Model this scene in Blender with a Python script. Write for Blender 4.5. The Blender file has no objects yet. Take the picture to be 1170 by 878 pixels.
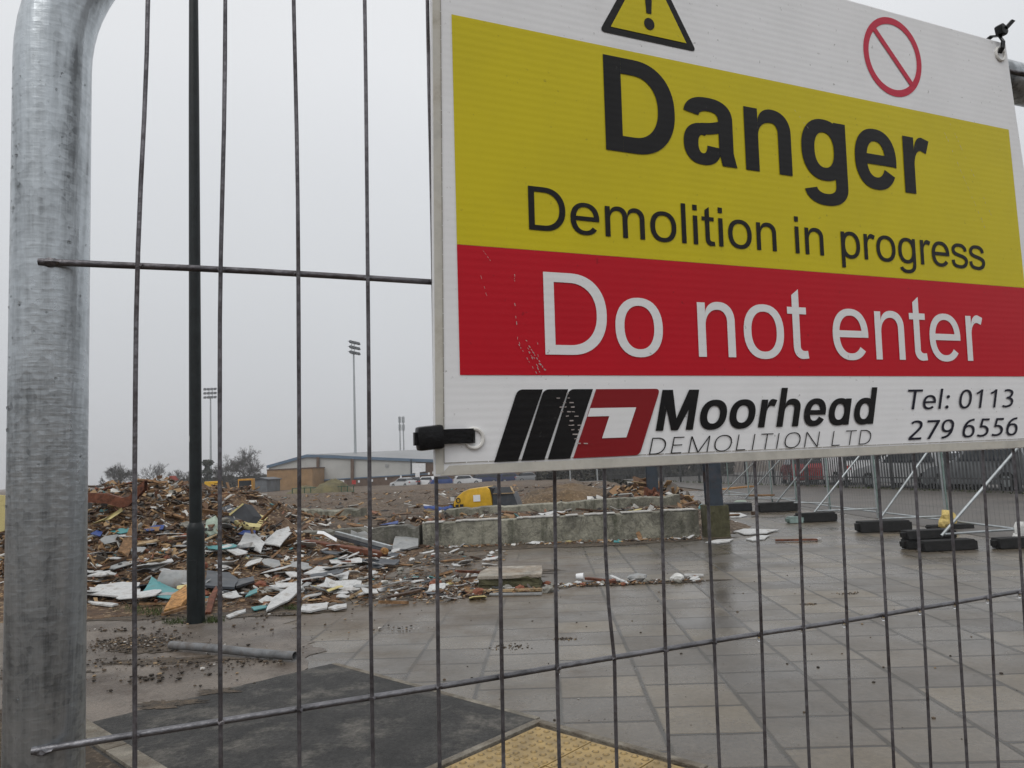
import bpy, bmesh, math, random
import numpy as np
from mathutils import Vector, Matrix, noise

SC = bpy.context.scene
COL = SC.collection
R = math.radians
rng = random.Random(7)

# ------------------------------------------------------------------ camera
EYE = 1.55
FPX = 820.0                       # focal length in pixels of the 1170 px wide photograph
M = np.array([[0.9978712508792662, -0.04880010657592447, -0.043261024800928694],
              [0.04842597268783754, 0.11016908784390039, 0.9927324399120695],
              [-0.04367942122757587, -0.9927141188085425, 0.11229775812278096]])
cam_d = bpy.data.cameras.new('camera')
cam_d.sensor_width = 36.0
cam_d.lens = 36.0 * FPX / 1170.0
cam_d.clip_start = 0.02
cam_d.clip_end = 3000
cam = bpy.data.objects.new('camera', cam_d)
COL.objects.link(cam)
mw = Matrix.Identity(4)
for i in range(3):
    mw[i][0] = M[i, 0]; mw[i][1] = -M[i, 1]; mw[i][2] = -M[i, 2]
mw[2][3] = EYE
cam.matrix_world = mw
SC.camera = cam

# ------------------------------------------------------------------ sky, sun, exposure
SUN_EL, SUN_AZ = R(52), R(200)     # bright part of the overcast lies behind the camera
world = bpy.data.worlds.new("World")
SC.world = world
world.use_nodes = True
wt = world.node_tree
for n_ in list(wt.nodes):
    wt.nodes.remove(n_)
w_out = wt.nodes.new('ShaderNodeOutputWorld')
w_bg = wt.nodes.new('ShaderNodeBackground')
w_bg.inputs['Strength'].default_value = 0.1
sky = wt.nodes.new('ShaderNodeTexSky')
sky.sky_type = 'NISHITA'
sky.sun_disc = False
sky.sun_elevation = SUN_EL
sky.sun_rotation = SUN_AZ
sky.air_density = 1.0
sky.dust_density = 4.0
w_hs = wt.nodes.new('ShaderNodeHueSaturation')
w_hs.inputs['Saturation'].default_value = 0.12
w_tc = wt.nodes.new('ShaderNodeTexCoord')
w_sep = wt.nodes.new('ShaderNodeSeparateXYZ')
w_rmp = wt.nodes.new('ShaderNodeValToRGB')
w_rmp.color_ramp.interpolation = 'B_SPLINE'
cr = w_rmp.color_ramp.elements
cr[0].position = 0.0; cr[0].color = (0.485, 0.495, 0.515, 1)
cr[1].position = 1.0; cr[1].color = (1.0, 1.0, 1.0, 1)
for p_, c_ in ((0.10, (0.53, 0.545, 0.57)), (0.25, (0.60, 0.62, 0.645)), (0.50, (0.72, 0.74, 0.77))):
    e_ = cr.new(p_); e_.color = (*c_, 1)
w_ns = wt.nodes.new('ShaderNodeTexNoise')
w_ns.inputs['Scale'].default_value = 1.6
w_ns.inputs['Detail'].default_value = 3
w_nm = wt.nodes.new('ShaderNodeMapRange')
w_nm.inputs['To Min'].default_value = 9.3
w_nm.inputs['To Max'].default_value = 10.7
w_mul = wt.nodes.new('ShaderNodeVectorMath'); w_mul.operation = 'SCALE'
w_mix = wt.nodes.new('ShaderNodeMix'); w_mix.data_type = 'RGBA'
w_mix.inputs[0].default_value = 0.9
L = wt.links.new
L(w_tc.outputs['Generated'], w_sep.inputs[0]); L(w_sep.outputs['Z'], w_rmp.inputs[0])
L(w_tc.outputs['Generated'], w_ns.inputs['Vector']); L(w_ns.outputs['Fac'], w_nm.inputs['Value'])
L(w_rmp.outputs[0], w_mul.inputs[0]); L(w_nm.outputs[0], w_mul.inputs['Scale'])
L(sky.outputs[0], w_hs.inputs['Color'])
L(w_hs.outputs[0], w_mix.inputs[6]); L(w_mul.outputs[0], w_mix.inputs[7])
L(w_mix.outputs[2], w_bg.inputs['Color']); L(w_bg.outputs[0], w_out.inputs['Surface'])

sun_d = bpy.data.lights.new('sun', 'SUN')
sun_d.energy = 0.75
sun_d.angle = R(40)
sun_d.color = (1.0, 0.975, 0.94)
sun = bpy.data.objects.new('sun', sun_d)
COL.objects.link(sun)
sd = Vector((math.cos(SUN_EL) * math.sin(SUN_AZ), math.cos(SUN_EL) * math.cos(SUN_AZ), math.sin(SUN_EL)))
sun.rotation_euler = sd.to_track_quat('Z', 'Y').to_euler()

SC.view_settings.view_transform = 'Standard'
SC.view_settings.look = 'None'
SC.view_settings.exposure = 0.16
SC.view_settings.gamma = 1.0
SC.view_settings.use_curve_mapping = False
SC.cycles.max_bounces = 6
SC.cycles.volume_bounces = 1

# ------------------------------------------------------------------ helpers
def ray(x, y):
    d = M @ np.array([(x - 585) / FPX, (y - 439) / FPX, 1.0])
    return d

def G(x, y, z=0.0):
    d = ray(x, y); s = (z - EYE) / d[2]
    return Vector(d * s) + Vector((0, 0, EYE))

def at(x, y, Y):
    d = ray(x, y)
    return Vector(d * (Y / d[1])) + Vector((0, 0, EYE))

class MB:
    """collects faces of one mesh"""
    def __init__(s):
        s.v = []; s.f = []; s.mi = []
    def add(s, vs, fs, m=0):
        b = len(s.v)
        s.v += [tuple(p) for p in vs]
        s.f += [tuple(i + b for i in f) for f in fs]
        s.mi += [m] * len(fs)
    def quad(s, a, b, c, d, m=0):
        s.add([a, b, c, d], [(0, 1, 2, 3)], m)
    def box(s, x0, y0, z0, x1, y1, z1, m=0, T=None):
        p = [(x0, y0, z0), (x1, y0, z0), (x1, y1, z0), (x0, y1, z0), (x0, y0, z1), (x1, y0, z1), (x1, y1, z1), (x0, y1, z1)]
        if T is not None:
            p = [T @ Vector(q) for q in p]
        s.add(p, [(0, 3, 2, 1), (4, 5, 6, 7), (0, 1, 5, 4), (1, 2, 6, 5), (2, 3, 7, 6), (3, 0, 4, 7)], m)
    def tube(s, pts, rad, n=10, m=0, caps=True, closed=False):
        pts = [Vector(p) for p in pts]
        rads = rad if isinstance(rad, (list, tuple)) else [rad] * len(pts)
        rings = []; up = None
        for i, p in enumerate(pts):
            if closed:
                t = pts[(i + 1) % len(pts)] - pts[i - 1]
            else:
                t = pts[min(i + 1, len(pts) - 1)] - pts[max(i - 1, 0)]
            t.normalize()
            if up is None:
                up = Vector((0, 0, 1)) if abs(t.z) < 0.9 else Vector((1, 0, 0))
            up = (up - t * up.dot(t)).normalized()
            b = t.cross(up)
            rings.append([p + (up * math.cos(2 * math.pi * k / n) + b * math.sin(2 * math.pi * k / n)) * rads[i] for k in range(n)])
        vs = [q for r in rings for q in r]
        fs = []
        last = len(rings) if closed else len(rings) - 1
        for i in range(last):
            j = (i + 1) % len(rings)
            for k in range(n):
                fs.append((i * n + k, i * n + (k + 1) % n, j * n + (k + 1) % n, j * n + k))
        if caps and not closed:
            fs.append(tuple(range(n - 1, -1, -1)))
            fs.append(tuple((len(rings) - 1) * n + k for k in range(n)))
        s.add(vs, fs, m)
    def prism(s, outline, d, m=0):
        """outline (3D points, planar) extruded by vector d"""
        a = [Vector(p) for p in outline]; d = Vector(d)
        n = len(a)
        s.add(a + [p + d for p in a], [tuple(range(n - 1, -1, -1)), tuple(range(n, 2 * n))] +
              [(i, (i + 1) % n, n + (i + 1) % n, n + i) for i in range(n)], m)
    def strip(s, A, B, m=0):
        n = len(A)
        s.add(list(A) + list(B), [(i, i + 1, n + i + 1, n + i) for i in range(n - 1)], m)
    def grid(s, P, m=0):
        nr = len(P); nc = len(P[0])
        s.add([q for r in P for q in r], [(i * nc + j, i * nc + j + 1, (i + 1) * nc + j + 1, (i + 1) * nc + j)
                                          for i in range(nr - 1) for j in range(nc - 1)], m)
    def ico(s, c, r, sub=1, jit=0.0, sc=(1, 1, 1), m=0, rnd=rng):
        bm = bmesh.new(); bmesh.ops.create_icosphere(bm, subdivisions=sub, radius=1.0)
        vs = []
        for v in bm.verts:
            k = 1 + rnd.uniform(-jit, jit)
            vs.append((c[0] + v.co.x * r * sc[0] * k, c[1] + v.co.y * r * sc[1] * k, c[2] + v.co.z * r * sc[2] * k))
        fs = [tuple(v.index for v in f.verts) for f in bm.faces]
        bm.free(); s.add(vs, fs, m)

def build(name, mb, mats, parent=None, origin=None, smooth=False, bevel=0.0, recalc=True):
    """ONE mesh object; vertices are given in world space (or local to origin (0,0,0))"""
    if origin is None:
        origin = Vector(parent['_o']) if parent is not None else Vector((0, 0, 0))
    origin = Vector(origin)
    me = bpy.data.meshes.new(name)
    me.from_pydata([tuple(Vector(v) - origin) for v in mb.v], [], mb.f)
    mats = mats if isinstance(mats, (list, tuple)) else [mats]
    for m_ in mats:
        me.materials.append(m_)
    me.polygons.foreach_set('material_index', mb.mi)
    if recalc or bevel:
        bm = bmesh.new(); bm.from_mesh(me)
        if recalc:
            bmesh.ops.recalc_face_normals(bm, faces=bm.faces)
        if bevel:
            bmesh.ops.bevel(bm, geom=[e for e in bm.edges if len(e.link_faces) == 2 and e.calc_face_angle(0) > 0.5],
                            offset=bevel, segments=2, profile=0.6, affect='EDGES', clamp_overlap=True)
        bm.to_mesh(me); bm.free()
    if smooth:
        me.polygons.foreach_set('use_smooth', [True] * len(me.polygons))
        try:
            me.set_sharp_from_angle(angle=R(40))
        except Exception:
            pass
    me.update()
    o = bpy.data.objects.new(name, me)
    COL.objects.link(o)
    if parent is not None:
        o.parent = parent
    else:
        o.location = origin
    o['_o'] = tuple(origin)
    return o

def thing(name, label, cat, loc=(0, 0, 0), rz=0.0, group=None):
    o = bpy.data.objects.new(name, None)
    o.empty_display_size = 0.1
    COL.objects.link(o)
    o.location = loc; o.rotation_euler.z = rz
    o['label'] = label; o['category'] = cat
    if group: o['group'] = group
    o['_o'] = tuple(loc) if rz == 0 else (0, 0, 0)
    return o

def tag(o, label, cat, group=None):
    o['label'] = label; o['category'] = cat
    if group: o['group'] = group
    return o

def kind(o, k):
    o['kind'] = k
    return o

# ------------------------------------------------------------------ materials
def nd(t, typ, **kw):
    n = t.nodes.new(typ)
    for k, v in kw.items():
        if k in n.inputs: n.inputs[k].default_value = v
        else: setattr(n, k, v)
    return n

def mat(name, col, rough=0.6, metal=0.0, var=0.2, scale=6.0, bump=0.0, bscale=40.0, col2=None, rvar=0.0, spec=0.3, stretch=None, detail=6, dirt=None, dscale=3.0, damt=0.5, fine=0.0, fscale=90.0, dlo=0.5, dhi=0.68):
    m = bpy.data.materials.new(name); m.use_nodes = True
    t = m.node_tree; p = t.nodes['Principled BSDF']
    p.inputs['Roughness'].default_value = rough; p.inputs['Metallic'].default_value = metal
    p.inputs['Specular IOR Level'].default_value = spec
    tc = nd(t, 'ShaderNodeTexCoord'); vec = tc.outputs['Object']
    if stretch:
        mp = nd(t, 'ShaderNodeMapping'); mp.inputs['Scale'].default_value = stretch
        t.links.new(vec, mp.inputs[0]); vec = mp.outputs[0]
    ns = nd(t, 'ShaderNodeTexNoise', Scale=scale, Detail=detail, Roughness=0.65)
    t.links.new(vec, ns.inputs['Vector'])
    c2 = col2 if col2 else tuple(max(0, c * (1 - var * 1.6)) for c in col)
    c1 = col if col2 else tuple(min(1, c * (1 + var * 0.6)) for c in col)
    rp = nd(t, 'ShaderNodeValToRGB')
    rp.color_ramp.elements[0].position = 0.34; rp.color_ramp.elements[0].color = (*c2, 1)
    rp.color_ramp.elements[1].position = 0.64; rp.color_ramp.elements[1].color = (*c1, 1)
    t.links.new(ns.outputs['Fac'], rp.inputs[0])
    out = rp.outputs[0]
    if dirt:
        n3 = nd(t, 'ShaderNodeTexNoise', Scale=dscale, Detail=8, Roughness=0.7)
        t.links.new(vec, n3.inputs['Vector'])
        r3 = nd(t, 'ShaderNodeValToRGB')
        r3.color_ramp.elements[0].position = dlo; r3.color_ramp.elements[0].color = (0, 0, 0, 1)
        r3.color_ramp.elements[1].position = dhi; r3.color_ramp.elements[1].color = (damt,) * 3 + (1,)
        t.links.new(n3.outputs['Fac'], r3.inputs[0])
        mx = nd(t, 'ShaderNodeMix', data_type='RGBA')
        t.links.new(r3.outputs[0], mx.inputs[0]); t.links.new(out, mx.inputs[6]); mx.inputs[7].default_value = (*dirt, 1)
        out = mx.outputs[2]
    if fine:
        nf = nd(t, 'ShaderNodeTexNoise', Scale=fscale, Detail=5, Roughness=0.7); t.links.new(vec, nf.inputs['Vector'])
        mf = nd(t, 'ShaderNodeMapRange'); t.links.new(nf.outputs['Fac'], mf.inputs['Value'])
        mf.inputs['From Min'].default_value = 0.3; mf.inputs['From Max'].default_value = 0.7; mf.inputs['To Min'].default_value = 1 - fine; mf.inputs['To Max'].default_value = 1 + fine
        vs_ = nd(t, 'ShaderNodeVectorMath', operation='SCALE'); t.links.new(out, vs_.inputs[0]); t.links.new(mf.outputs[0], vs_.inputs['Scale']); out = vs_.outputs[0]
    t.links.new(out, p.inputs['Base Color'])
    if rvar:
        mr = nd(t, 'ShaderNodeMapRange'); mr.inputs['To Min'].default_value = max(0.02, rough - rvar); mr.inputs['To Max'].default_value = min(1, rough + rvar)
        t.links.new(ns.outputs['Fac'], mr.inputs['Value']); t.links.new(mr.outputs[0], p.inputs['Roughness'])
    if bump:
        n2 = nd(t, 'ShaderNodeTexNoise', Scale=bscale, Detail=4)
        t.links.new(vec, n2.inputs['Vector'])
        bp = nd(t, 'ShaderNodeBump', Strength=bump, Distance=0.02)
        t.links.new(n2.outputs['Fac'], bp.inputs['Height']); t.links.new(bp.outputs[0], p.inputs['Normal'])
    return m

def galv(name, base=(0.50, 0.535, 0.56), rough=0.27, fine=1.0):
    """galvanised steel: spangle, long draw marks, rain spots"""
    m = bpy.data.materials.new(name); m.use_nodes = True
    t = m.node_tree; p = t.nodes['Principled BSDF']
    p.inputs['Metallic'].default_value = 0.85
    tc = nd(t, 'ShaderNodeTexCoord')
    mp = nd(t, 'ShaderNodeMapping'); mp.inputs['Scale'].default_value = (130 * fine, 130 * fine, 2.6 * fine)
    t.links.new(tc.outputs['Object'], mp.inputs[0])
    n1 = nd(t, 'ShaderNodeTexNoise', Scale=1.0, Detail=5, Roughness=0.6); t.links.new(mp.outputs[0], n1.inputs['Vector'])
    mp2 = nd(t, 'ShaderNodeMapping'); mp2.inputs['Scale'].default_value = (55 * fine, 55 * fine, 520 * fine)
    t.links.new(tc.outputs['Object'], mp2.inputs[0])
    n2 = nd(t, 'ShaderNodeTexNoise', Scale=1.0, Detail=4); t.links.new(mp2.outputs[0], n2.inputs['Vector'])
    n3 = nd(t, 'ShaderNodeTexNoise', Scale=14.0 * fine, Detail=7, Roughness=0.7); t.links.new(tc.outputs['Object'], n3.inputs['Vector'])
    vo = nd(t, 'ShaderNodeTexVoronoi', Scale=260.0 * fine); t.links.new(tc.outputs['Object'], vo.inputs['Vector'])
    rp = nd(t, 'ShaderNodeValToRGB')
    rp.color_ramp.elements[0].position = 0.34; rp.color_ramp.elements[0].color = (*[c * 0.38 for c in base], 1)
    rp.color_ramp.elements[1].position = 0.70; rp.color_ramp.elements[1].color = (*base, 1)
    e = rp.color_ramp.elements.new(0.50); e.color = (*[c * 0.74 for c in base], 1)
    ad = nd(t, 'ShaderNodeMath', operation='ADD'); t.links.new(n3.outputs['Fac'], ad.inputs[0])
    ms = nd(t, 'ShaderNodeMath', operation='MULTIPLY_ADD'); t.links.new(n1.outputs['Fac'], ms.inputs[0]); ms.inputs[1].default_value = 0.9; ms.inputs[2].default_value = -0.45
    m2_ = nd(t, 'ShaderNodeMath', operation='MULTIPLY_ADD'); t.links.new(n2.outputs['Fac'], m2_.inputs[0]); m2_.inputs[1].default_value = 0.16; m2_.inputs[2].default_value = -0.08
    vr_ = nd(t, 'ShaderNodeSeparateColor'); t.links.new(vo.outputs['Color'], vr_.inputs[0]); sp_ = nd(t, 'ShaderNodeMath', operation='MULTIPLY_ADD'); t.links.new(vr_.outputs[0], sp_.inputs[0]); sp_.inputs[1].default_value = 0.11; t.links.new(m2_.outputs[0], sp_.inputs[2])
    a2_ = nd(t, 'ShaderNodeMath', operation='ADD'); t.links.new(ms.outputs[0], a2_.inputs[0]); t.links.new(sp_.outputs[0], a2_.inputs[1]); t.links.new(a2_.outputs[0], ad.inputs[1]); t.links.new(ad.outputs[0], rp.inputs[0])
    t.links.new(rp.outputs[0], p.inputs['Base Color'])
    mr = nd(t, 'ShaderNodeMapRange'); mr.inputs['To Min'].default_value = rough + 0.2; mr.inputs['To Max'].default_value = rough - 0.05
    t.links.new(ad.outputs[0], mr.inputs['Value']); t.links.new(mr.outputs[0], p.inputs['Roughness'])
    s1 = nd(t, 'ShaderNodeMath', operation='ADD'); s0 = nd(t, 'ShaderNodeMath', operation='MULTIPLY'); t.links.new(n2.outputs['Fac'], s0.inputs[0]); s0.inputs[1].default_value = 0.35; s9 = nd(t, 'ShaderNodeMath', operation='MULTIPLY'); t.links.new(n1.outputs['Fac'], s9.inputs[0]); s9.inputs[1].default_value = 1.5; t.links.new(s9.outputs[0], s1.inputs[0]); t.links.new(s0.outputs[0], s1.inputs[1])
    s2 = nd(t, 'ShaderNodeMath', operation='MULTIPLY_ADD'); t.links.new(vo.outputs['Distance'], s2.inputs[0]); s2.inputs[1].default_value = 0.3; t.links.new(s1.outputs[0], s2.inputs[2])
    bp = nd(t, 'ShaderNodeBump', Strength=0.6, Distance=0.0006); t.links.new(s2.outputs[0], bp.inputs['Height'])
    t.links.new(bp.outputs[0], p.inputs['Normal'])
    return m

MT = {}
MT['galv'] = galv('galvanised_steel')
MT['wire'] = mat('wire_steel', (0.165, 0.158, 0.170), 0.42, 0.65, 0.30, 38, 0.15, 200, spec=0.5, dirt=(0.05, 0.035, 0.03), dscale=18, damt=0.8)
MT['wire_pale'] = mat('galvanised_wire', (0.19, 0.188, 0.20), 0.34, 0.7, 0.35, 30, 0.12, 200, spec=0.5)
MT['galv_far'] = mat('galvanised_tube', (0.42, 0.45, 0.46), 0.4, 0.6, 0.2, 5)
MT['green_tube'] = mat('greenish_tube', (0.20, 0.27, 0.25), 0.5, 0.3, 0.25, 5)
MT['dark_paint'] = mat('dark_green_paint', (0.010, 0.014, 0.015), 0.42, 0, 0.35, 9, 0.05, 60)
MT['black_plastic'] = mat('black_plastic', (0.006, 0.006, 0.007), 0.33, 0, 0.3, 80, 0.08, 400)
MT['rubber'] = mat('black_rubber', (0.009, 0.009, 0.009), 0.7, 0, 0.4, 12, 0.3, 60)
MT['white_board'] = mat('white_plasterboard', (0.58, 0.585, 0.58), 0.6, 0, 0.22, 5, 0.04, 30, dirt=(0.12, 0.088, 0.056), dscale=5, damt=0.9, fine=0.12, fscale=40)
MT['grey_board'] = mat('grey_plasterboard', (0.34, 0.35, 0.35), 0.6, 0, 0.25, 4, 0.04, 30, dirt=(0.12, 0.09, 0.06), dscale=4, damt=0.7)
MT['cream_board'] = mat('cream_insulation', (0.60, 0.52, 0.24), 0.75, 0, 0.15, 5, 0.15, 30, dirt=(0.2, 0.14, 0.07), dscale=5, damt=0.6)
MT['teal'] = mat('teal_laminate', (0.07, 0.27, 0.28), 0.4, 0, 0.15, 4, dirt=(0.12, 0.11, 0.09), dscale=5, damt=0.5)
MT['pale_green'] = mat('pale_green_board', (0.33, 0.40, 0.33), 0.6, 0, 0.2, 5)
MT['blue'] = mat('blue_plastic', (0.025, 0.06, 0.23), 0.4, 0, 0.2, 6, dirt=(0.1, 0.09, 0.07), damt=0.4)
MT['timber'] = mat('raw_timber', (0.22, 0.125, 0.06), 0.75, 0, 0.35, 14, 0.3, 40, stretch=(1, 1, 1))
MT['pale_timber'] = mat('pale_timber', (0.36, 0.26, 0.15), 0.75, 0, 0.3, 14, 0.3, 40)
MT['dark_timber'] = mat('wet_dark_timber', (0.075, 0.042, 0.024), 0.55, 0, 0.4, 12, 0.3, 40)
MT['rust'] = mat('rusty_steel', (0.15, 0.055, 0.03), 0.7, 0.1, 0.4, 10, 0.3, 50)
MT['orange_wood'] = mat('splintered_orange_wood', (0.42, 0.22, 0.08), 0.75, 0, 0.45, 18, 0.5, 30)
MT['slate'] = mat('slate_grey_sheet', (0.062, 0.07, 0.082), 0.42, 0.1, 0.3, 4, 0.05, 30, dirt=(0.14, 0.12, 0.1), damt=0.4)
MT['dark_slate'] = mat('dark_slate_sheet', (0.016, 0.018, 0.022), 0.6, 0, 0.3, 5)
MT['brick'] = mat('brick_rubble', (0.26, 0.10, 0.06), 0.85, 0, 0.3, 10, 0.3, 40)
MT['concrete_bit'] = mat('concrete_rubble', (0.26, 0.25, 0.22), 0.85, 0, 0.3, 8, 0.4, 40)
MT['yellow_paint'] = mat('yellow_machine_paint', (0.62, 0.37, 0.025), 0.4, 0, 0.12, 5, dirt=(0.2, 0.11, 0.03), dscale=4, damt=0.35)
MT['orange_paint'] = mat('orange_yellow_paint', (0.50, 0.25, 0.03), 0.45, 0, 0.25, 3)
MT['red_paint'] = mat('red_paint', (0.42, 0.04, 0.03), 0.4, 0, 0.2, 5)
MT['white_paint'] = mat('white_paint', (0.75, 0.76, 0.77), 0.4, 0, 0.08, 5)
MT['glass_dark'] = mat('dark_glass', (0.02, 0.024, 0.03), 0.12, 0, 0.1, 5)
MT['tyre'] = mat('tyre_rubber', (0.014, 0.014, 0.015), 0.7, 0, 0.2, 5)
MT['white_sack'] = mat('white_sack', (0.62, 0.62, 0.60), 0.7, 0, 0.15, 12, 0.3, 40)
MT['yellow_sack'] = mat('yellow_sack', (0.60, 0.46, 0.17), 0.75, 0, 0.2, 14, 0.3, 40)
MT['grass'] = mat('grass_tuft', (0.060, 0.085, 0.025), 0.8, 0, 0.4, 20)

def concrete(name, base, green=0.5):
    m = bpy.data.materials.new(name); m.use_nodes = True
    t = m.node_tree; p = t.nodes['Principled BSDF']; p.inputs['Roughness'].default_value = 0.75
    tc = nd(t, 'ShaderNodeTexCoord')
    n1 = nd(t, 'ShaderNodeTexNoise', Scale=1.3, Detail=9, Roughness=0.7); t.links.new(tc.outputs['Object'], n1.inputs['Vector'])
    mp = nd(t, 'ShaderNodeMapping'); mp.inputs['Scale'].default_value = (3.0, 3.0, 0.5)
    t.links.new(tc.outputs['Object'], mp.inputs[0])
    n2 = nd(t, 'ShaderNodeTexNoise', Scale=1.6, Detail=6, Roughness=0.7); t.links.new(mp.outputs[0], n2.inputs['Vector'])
    n4 = nd(t, 'ShaderNodeTexNoise', Scale=2.2, Detail=9, Roughness=0.75, Distortion=1.2); t.links.new(tc.outputs['Object'], n4.inputs['Vector'])
    r1 = nd(t, 'ShaderNodeValToRGB')
    r1.color_ramp.elements[0].position = 0.40; r1.color_ramp.elements[0].color = (*[c * 0.42 for c in base], 1)
    r1.color_ramp.elements[1].position = 0.54; r1.color_ramp.elements[1].color = (*base, 1)
    t.links.new(n1.outputs['Fac'], r1.inputs[0])
    r2 = nd(t, 'ShaderNodeValToRGB')
    r2.color_ramp.elements[0].position = 0.5; r2.color_ramp.elements[0].color = (0, 0, 0, 1)
    r2.color_ramp.elements[1].position = 0.68; r2.color_ramp.elements[1].color = (green, green, green, 1)
    t.links.new(n2.outputs['Fac'], r2.inputs[0])
    mx = nd(t, 'ShaderNodeMix', data_type='RGBA'); t.links.new(r2.outputs[0], mx.inputs[0]); t.links.new(r1.outputs[0], mx.inputs[6])
    mx.inputs[7].default_value = (0.055, 0.058, 0.036, 1)
    # thin dark cracks
    r4 = nd(t, 'ShaderNodeValToRGB')
    for k, (ps, v) in enumerate(((0.478, 0), (0.495, 0.9), (0.508, 0))):
        e = r4.color_ramp.elements[k] if k < 2 else r4.color_ramp.elements.new(ps)
        e.position = ps; e.color = (v, v, v, 1)
    t.links.new(n4.outputs['Fac'], r4.inputs[0])
    m2 = nd(t, 'ShaderNodeMix', data_type='RGBA'); t.links.new(r4.outputs[0], m2.inputs[0]); t.links.new(mx.outputs[2], m2.inputs[6])
    m2.inputs[7].default_value = (0.03, 0.028, 0.022, 1)
    t.links.new(m2.outputs[2], p.inputs['Base Color'])
    n3 = nd(t, 'ShaderNodeTexNoise', Scale=22, Detail=6); t.links.new(tc.outputs['Object'], n3.inputs['Vector'])
    bp = nd(t, 'ShaderNodeBump', Strength=0.6, Distance=0.03); t.links.new(n3.outputs['Fac'], bp.inputs['Height']); t.links.new(bp.outputs[0], p.inputs['Normal'])
    return m
MT['concrete'] = concrete('weathered_concrete', (0.275, 0.265, 0.21), 0.95)
MT['concrete_dark'] = concrete('dark_wet_concrete', (0.17, 0.165, 0.14), 0.6)
MT['moss'] = mat('mossy_concrete', (0.095, 0.090, 0.050), 0.9, 0, 0.4, 9, 0.5, 50, col2=(0.045, 0.042, 0.022))

def earth(name, c1, c2, c3, scale=1.0, rough=0.85):
    m = bpy.data.materials.new(name); m.use_nodes = True
    t = m.node_tree; p = t.nodes['Principled BSDF']; p.inputs['Roughness'].default_value = rough
    tc = nd(t, 'ShaderNodeTexCoord')
    n1 = nd(t, 'ShaderNodeTexNoise', Scale=0.5 * scale, Detail=10, Roughness=0.75); t.links.new(tc.outputs['Object'], n1.inputs['Vector'])
    n2 = nd(t, 'ShaderNodeTexNoise', Scale=6 * scale, Detail=8, Roughness=0.75); t.links.new(tc.outputs['Object'], n2.inputs['Vector'])
    r1 = nd(t, 'ShaderNodeValToRGB')
    r1.color_ramp.elements[0].position = 0.36; r1.color_ramp.elements[0].color = (*c1, 1)
    r1.color_ramp.elements[1].position = 0.62; r1.color_ramp.elements[1].color = (*c2, 1)
    ad = nd(t, 'ShaderNodeMath', operation='MULTIPLY_ADD'); t.links.new(n2.outputs['Fac'], ad.inputs[0]); ad.inputs[1].default_value = 0.7
    sb = nd(t, 'ShaderNodeMath', operation='SUBTRACT'); t.links.new(n1.outputs['Fac'], sb.inputs[0]); sb.inputs[1].default_value = 0.35
    t.links.new(sb.outputs[0], ad.inputs[2]); t.links.new(ad.outputs[0], r1.inputs[0])
    vo = nd(t, 'ShaderNodeTexVoronoi', Scale=16 * scale); t.links.new(tc.outputs['Object'], vo.inputs['Vector'])
    r2 = nd(t, 'ShaderNodeValToRGB')
    r2.color_ramp.elements[0].position = 0.80; r2.color_ramp.elements[0].color = (0, 0, 0, 1)
    r2.color_ramp.elements[1].position = 0.86; r2.color_ramp.elements[1].color = (1, 1, 1, 1)
    sp = nd(t, 'ShaderNodeSeparateColor'); t.links.new(vo.outputs['Color'], sp.inputs[0]); t.links.new(sp.outputs[0], r2.inputs[0])
    mx = nd(t, 'ShaderNodeMix', data_type='RGBA'); t.links.new(r2.outputs[0], mx.inputs[0]); t.links.new(r1.outputs[0], mx.inputs[6]); mx.inputs[7].default_value = (*c3, 1)
    t.links.new(mx.outputs[2], p.inputs['Base Color'])
    bp = nd(t, 'ShaderNodeBump', Strength=0.9, Distance=0.06); t.links.new(n2.outputs['Fac'], bp.inputs['Height']); t.links.new(bp.outputs[0], p.inputs['Normal'])
    return m
MT['earth'] = earth('brown_site_earth', (0.040, 0.026, 0.016), (0.120, 0.080, 0.048), (0.18, 0.14, 0.10))
MT['heap'] = earth('rubble_heap_earth', (0.044, 0.023, 0.012), (0.140, 0.080, 0.040), (0.27, 0.19, 0.11), 1.6)

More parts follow.
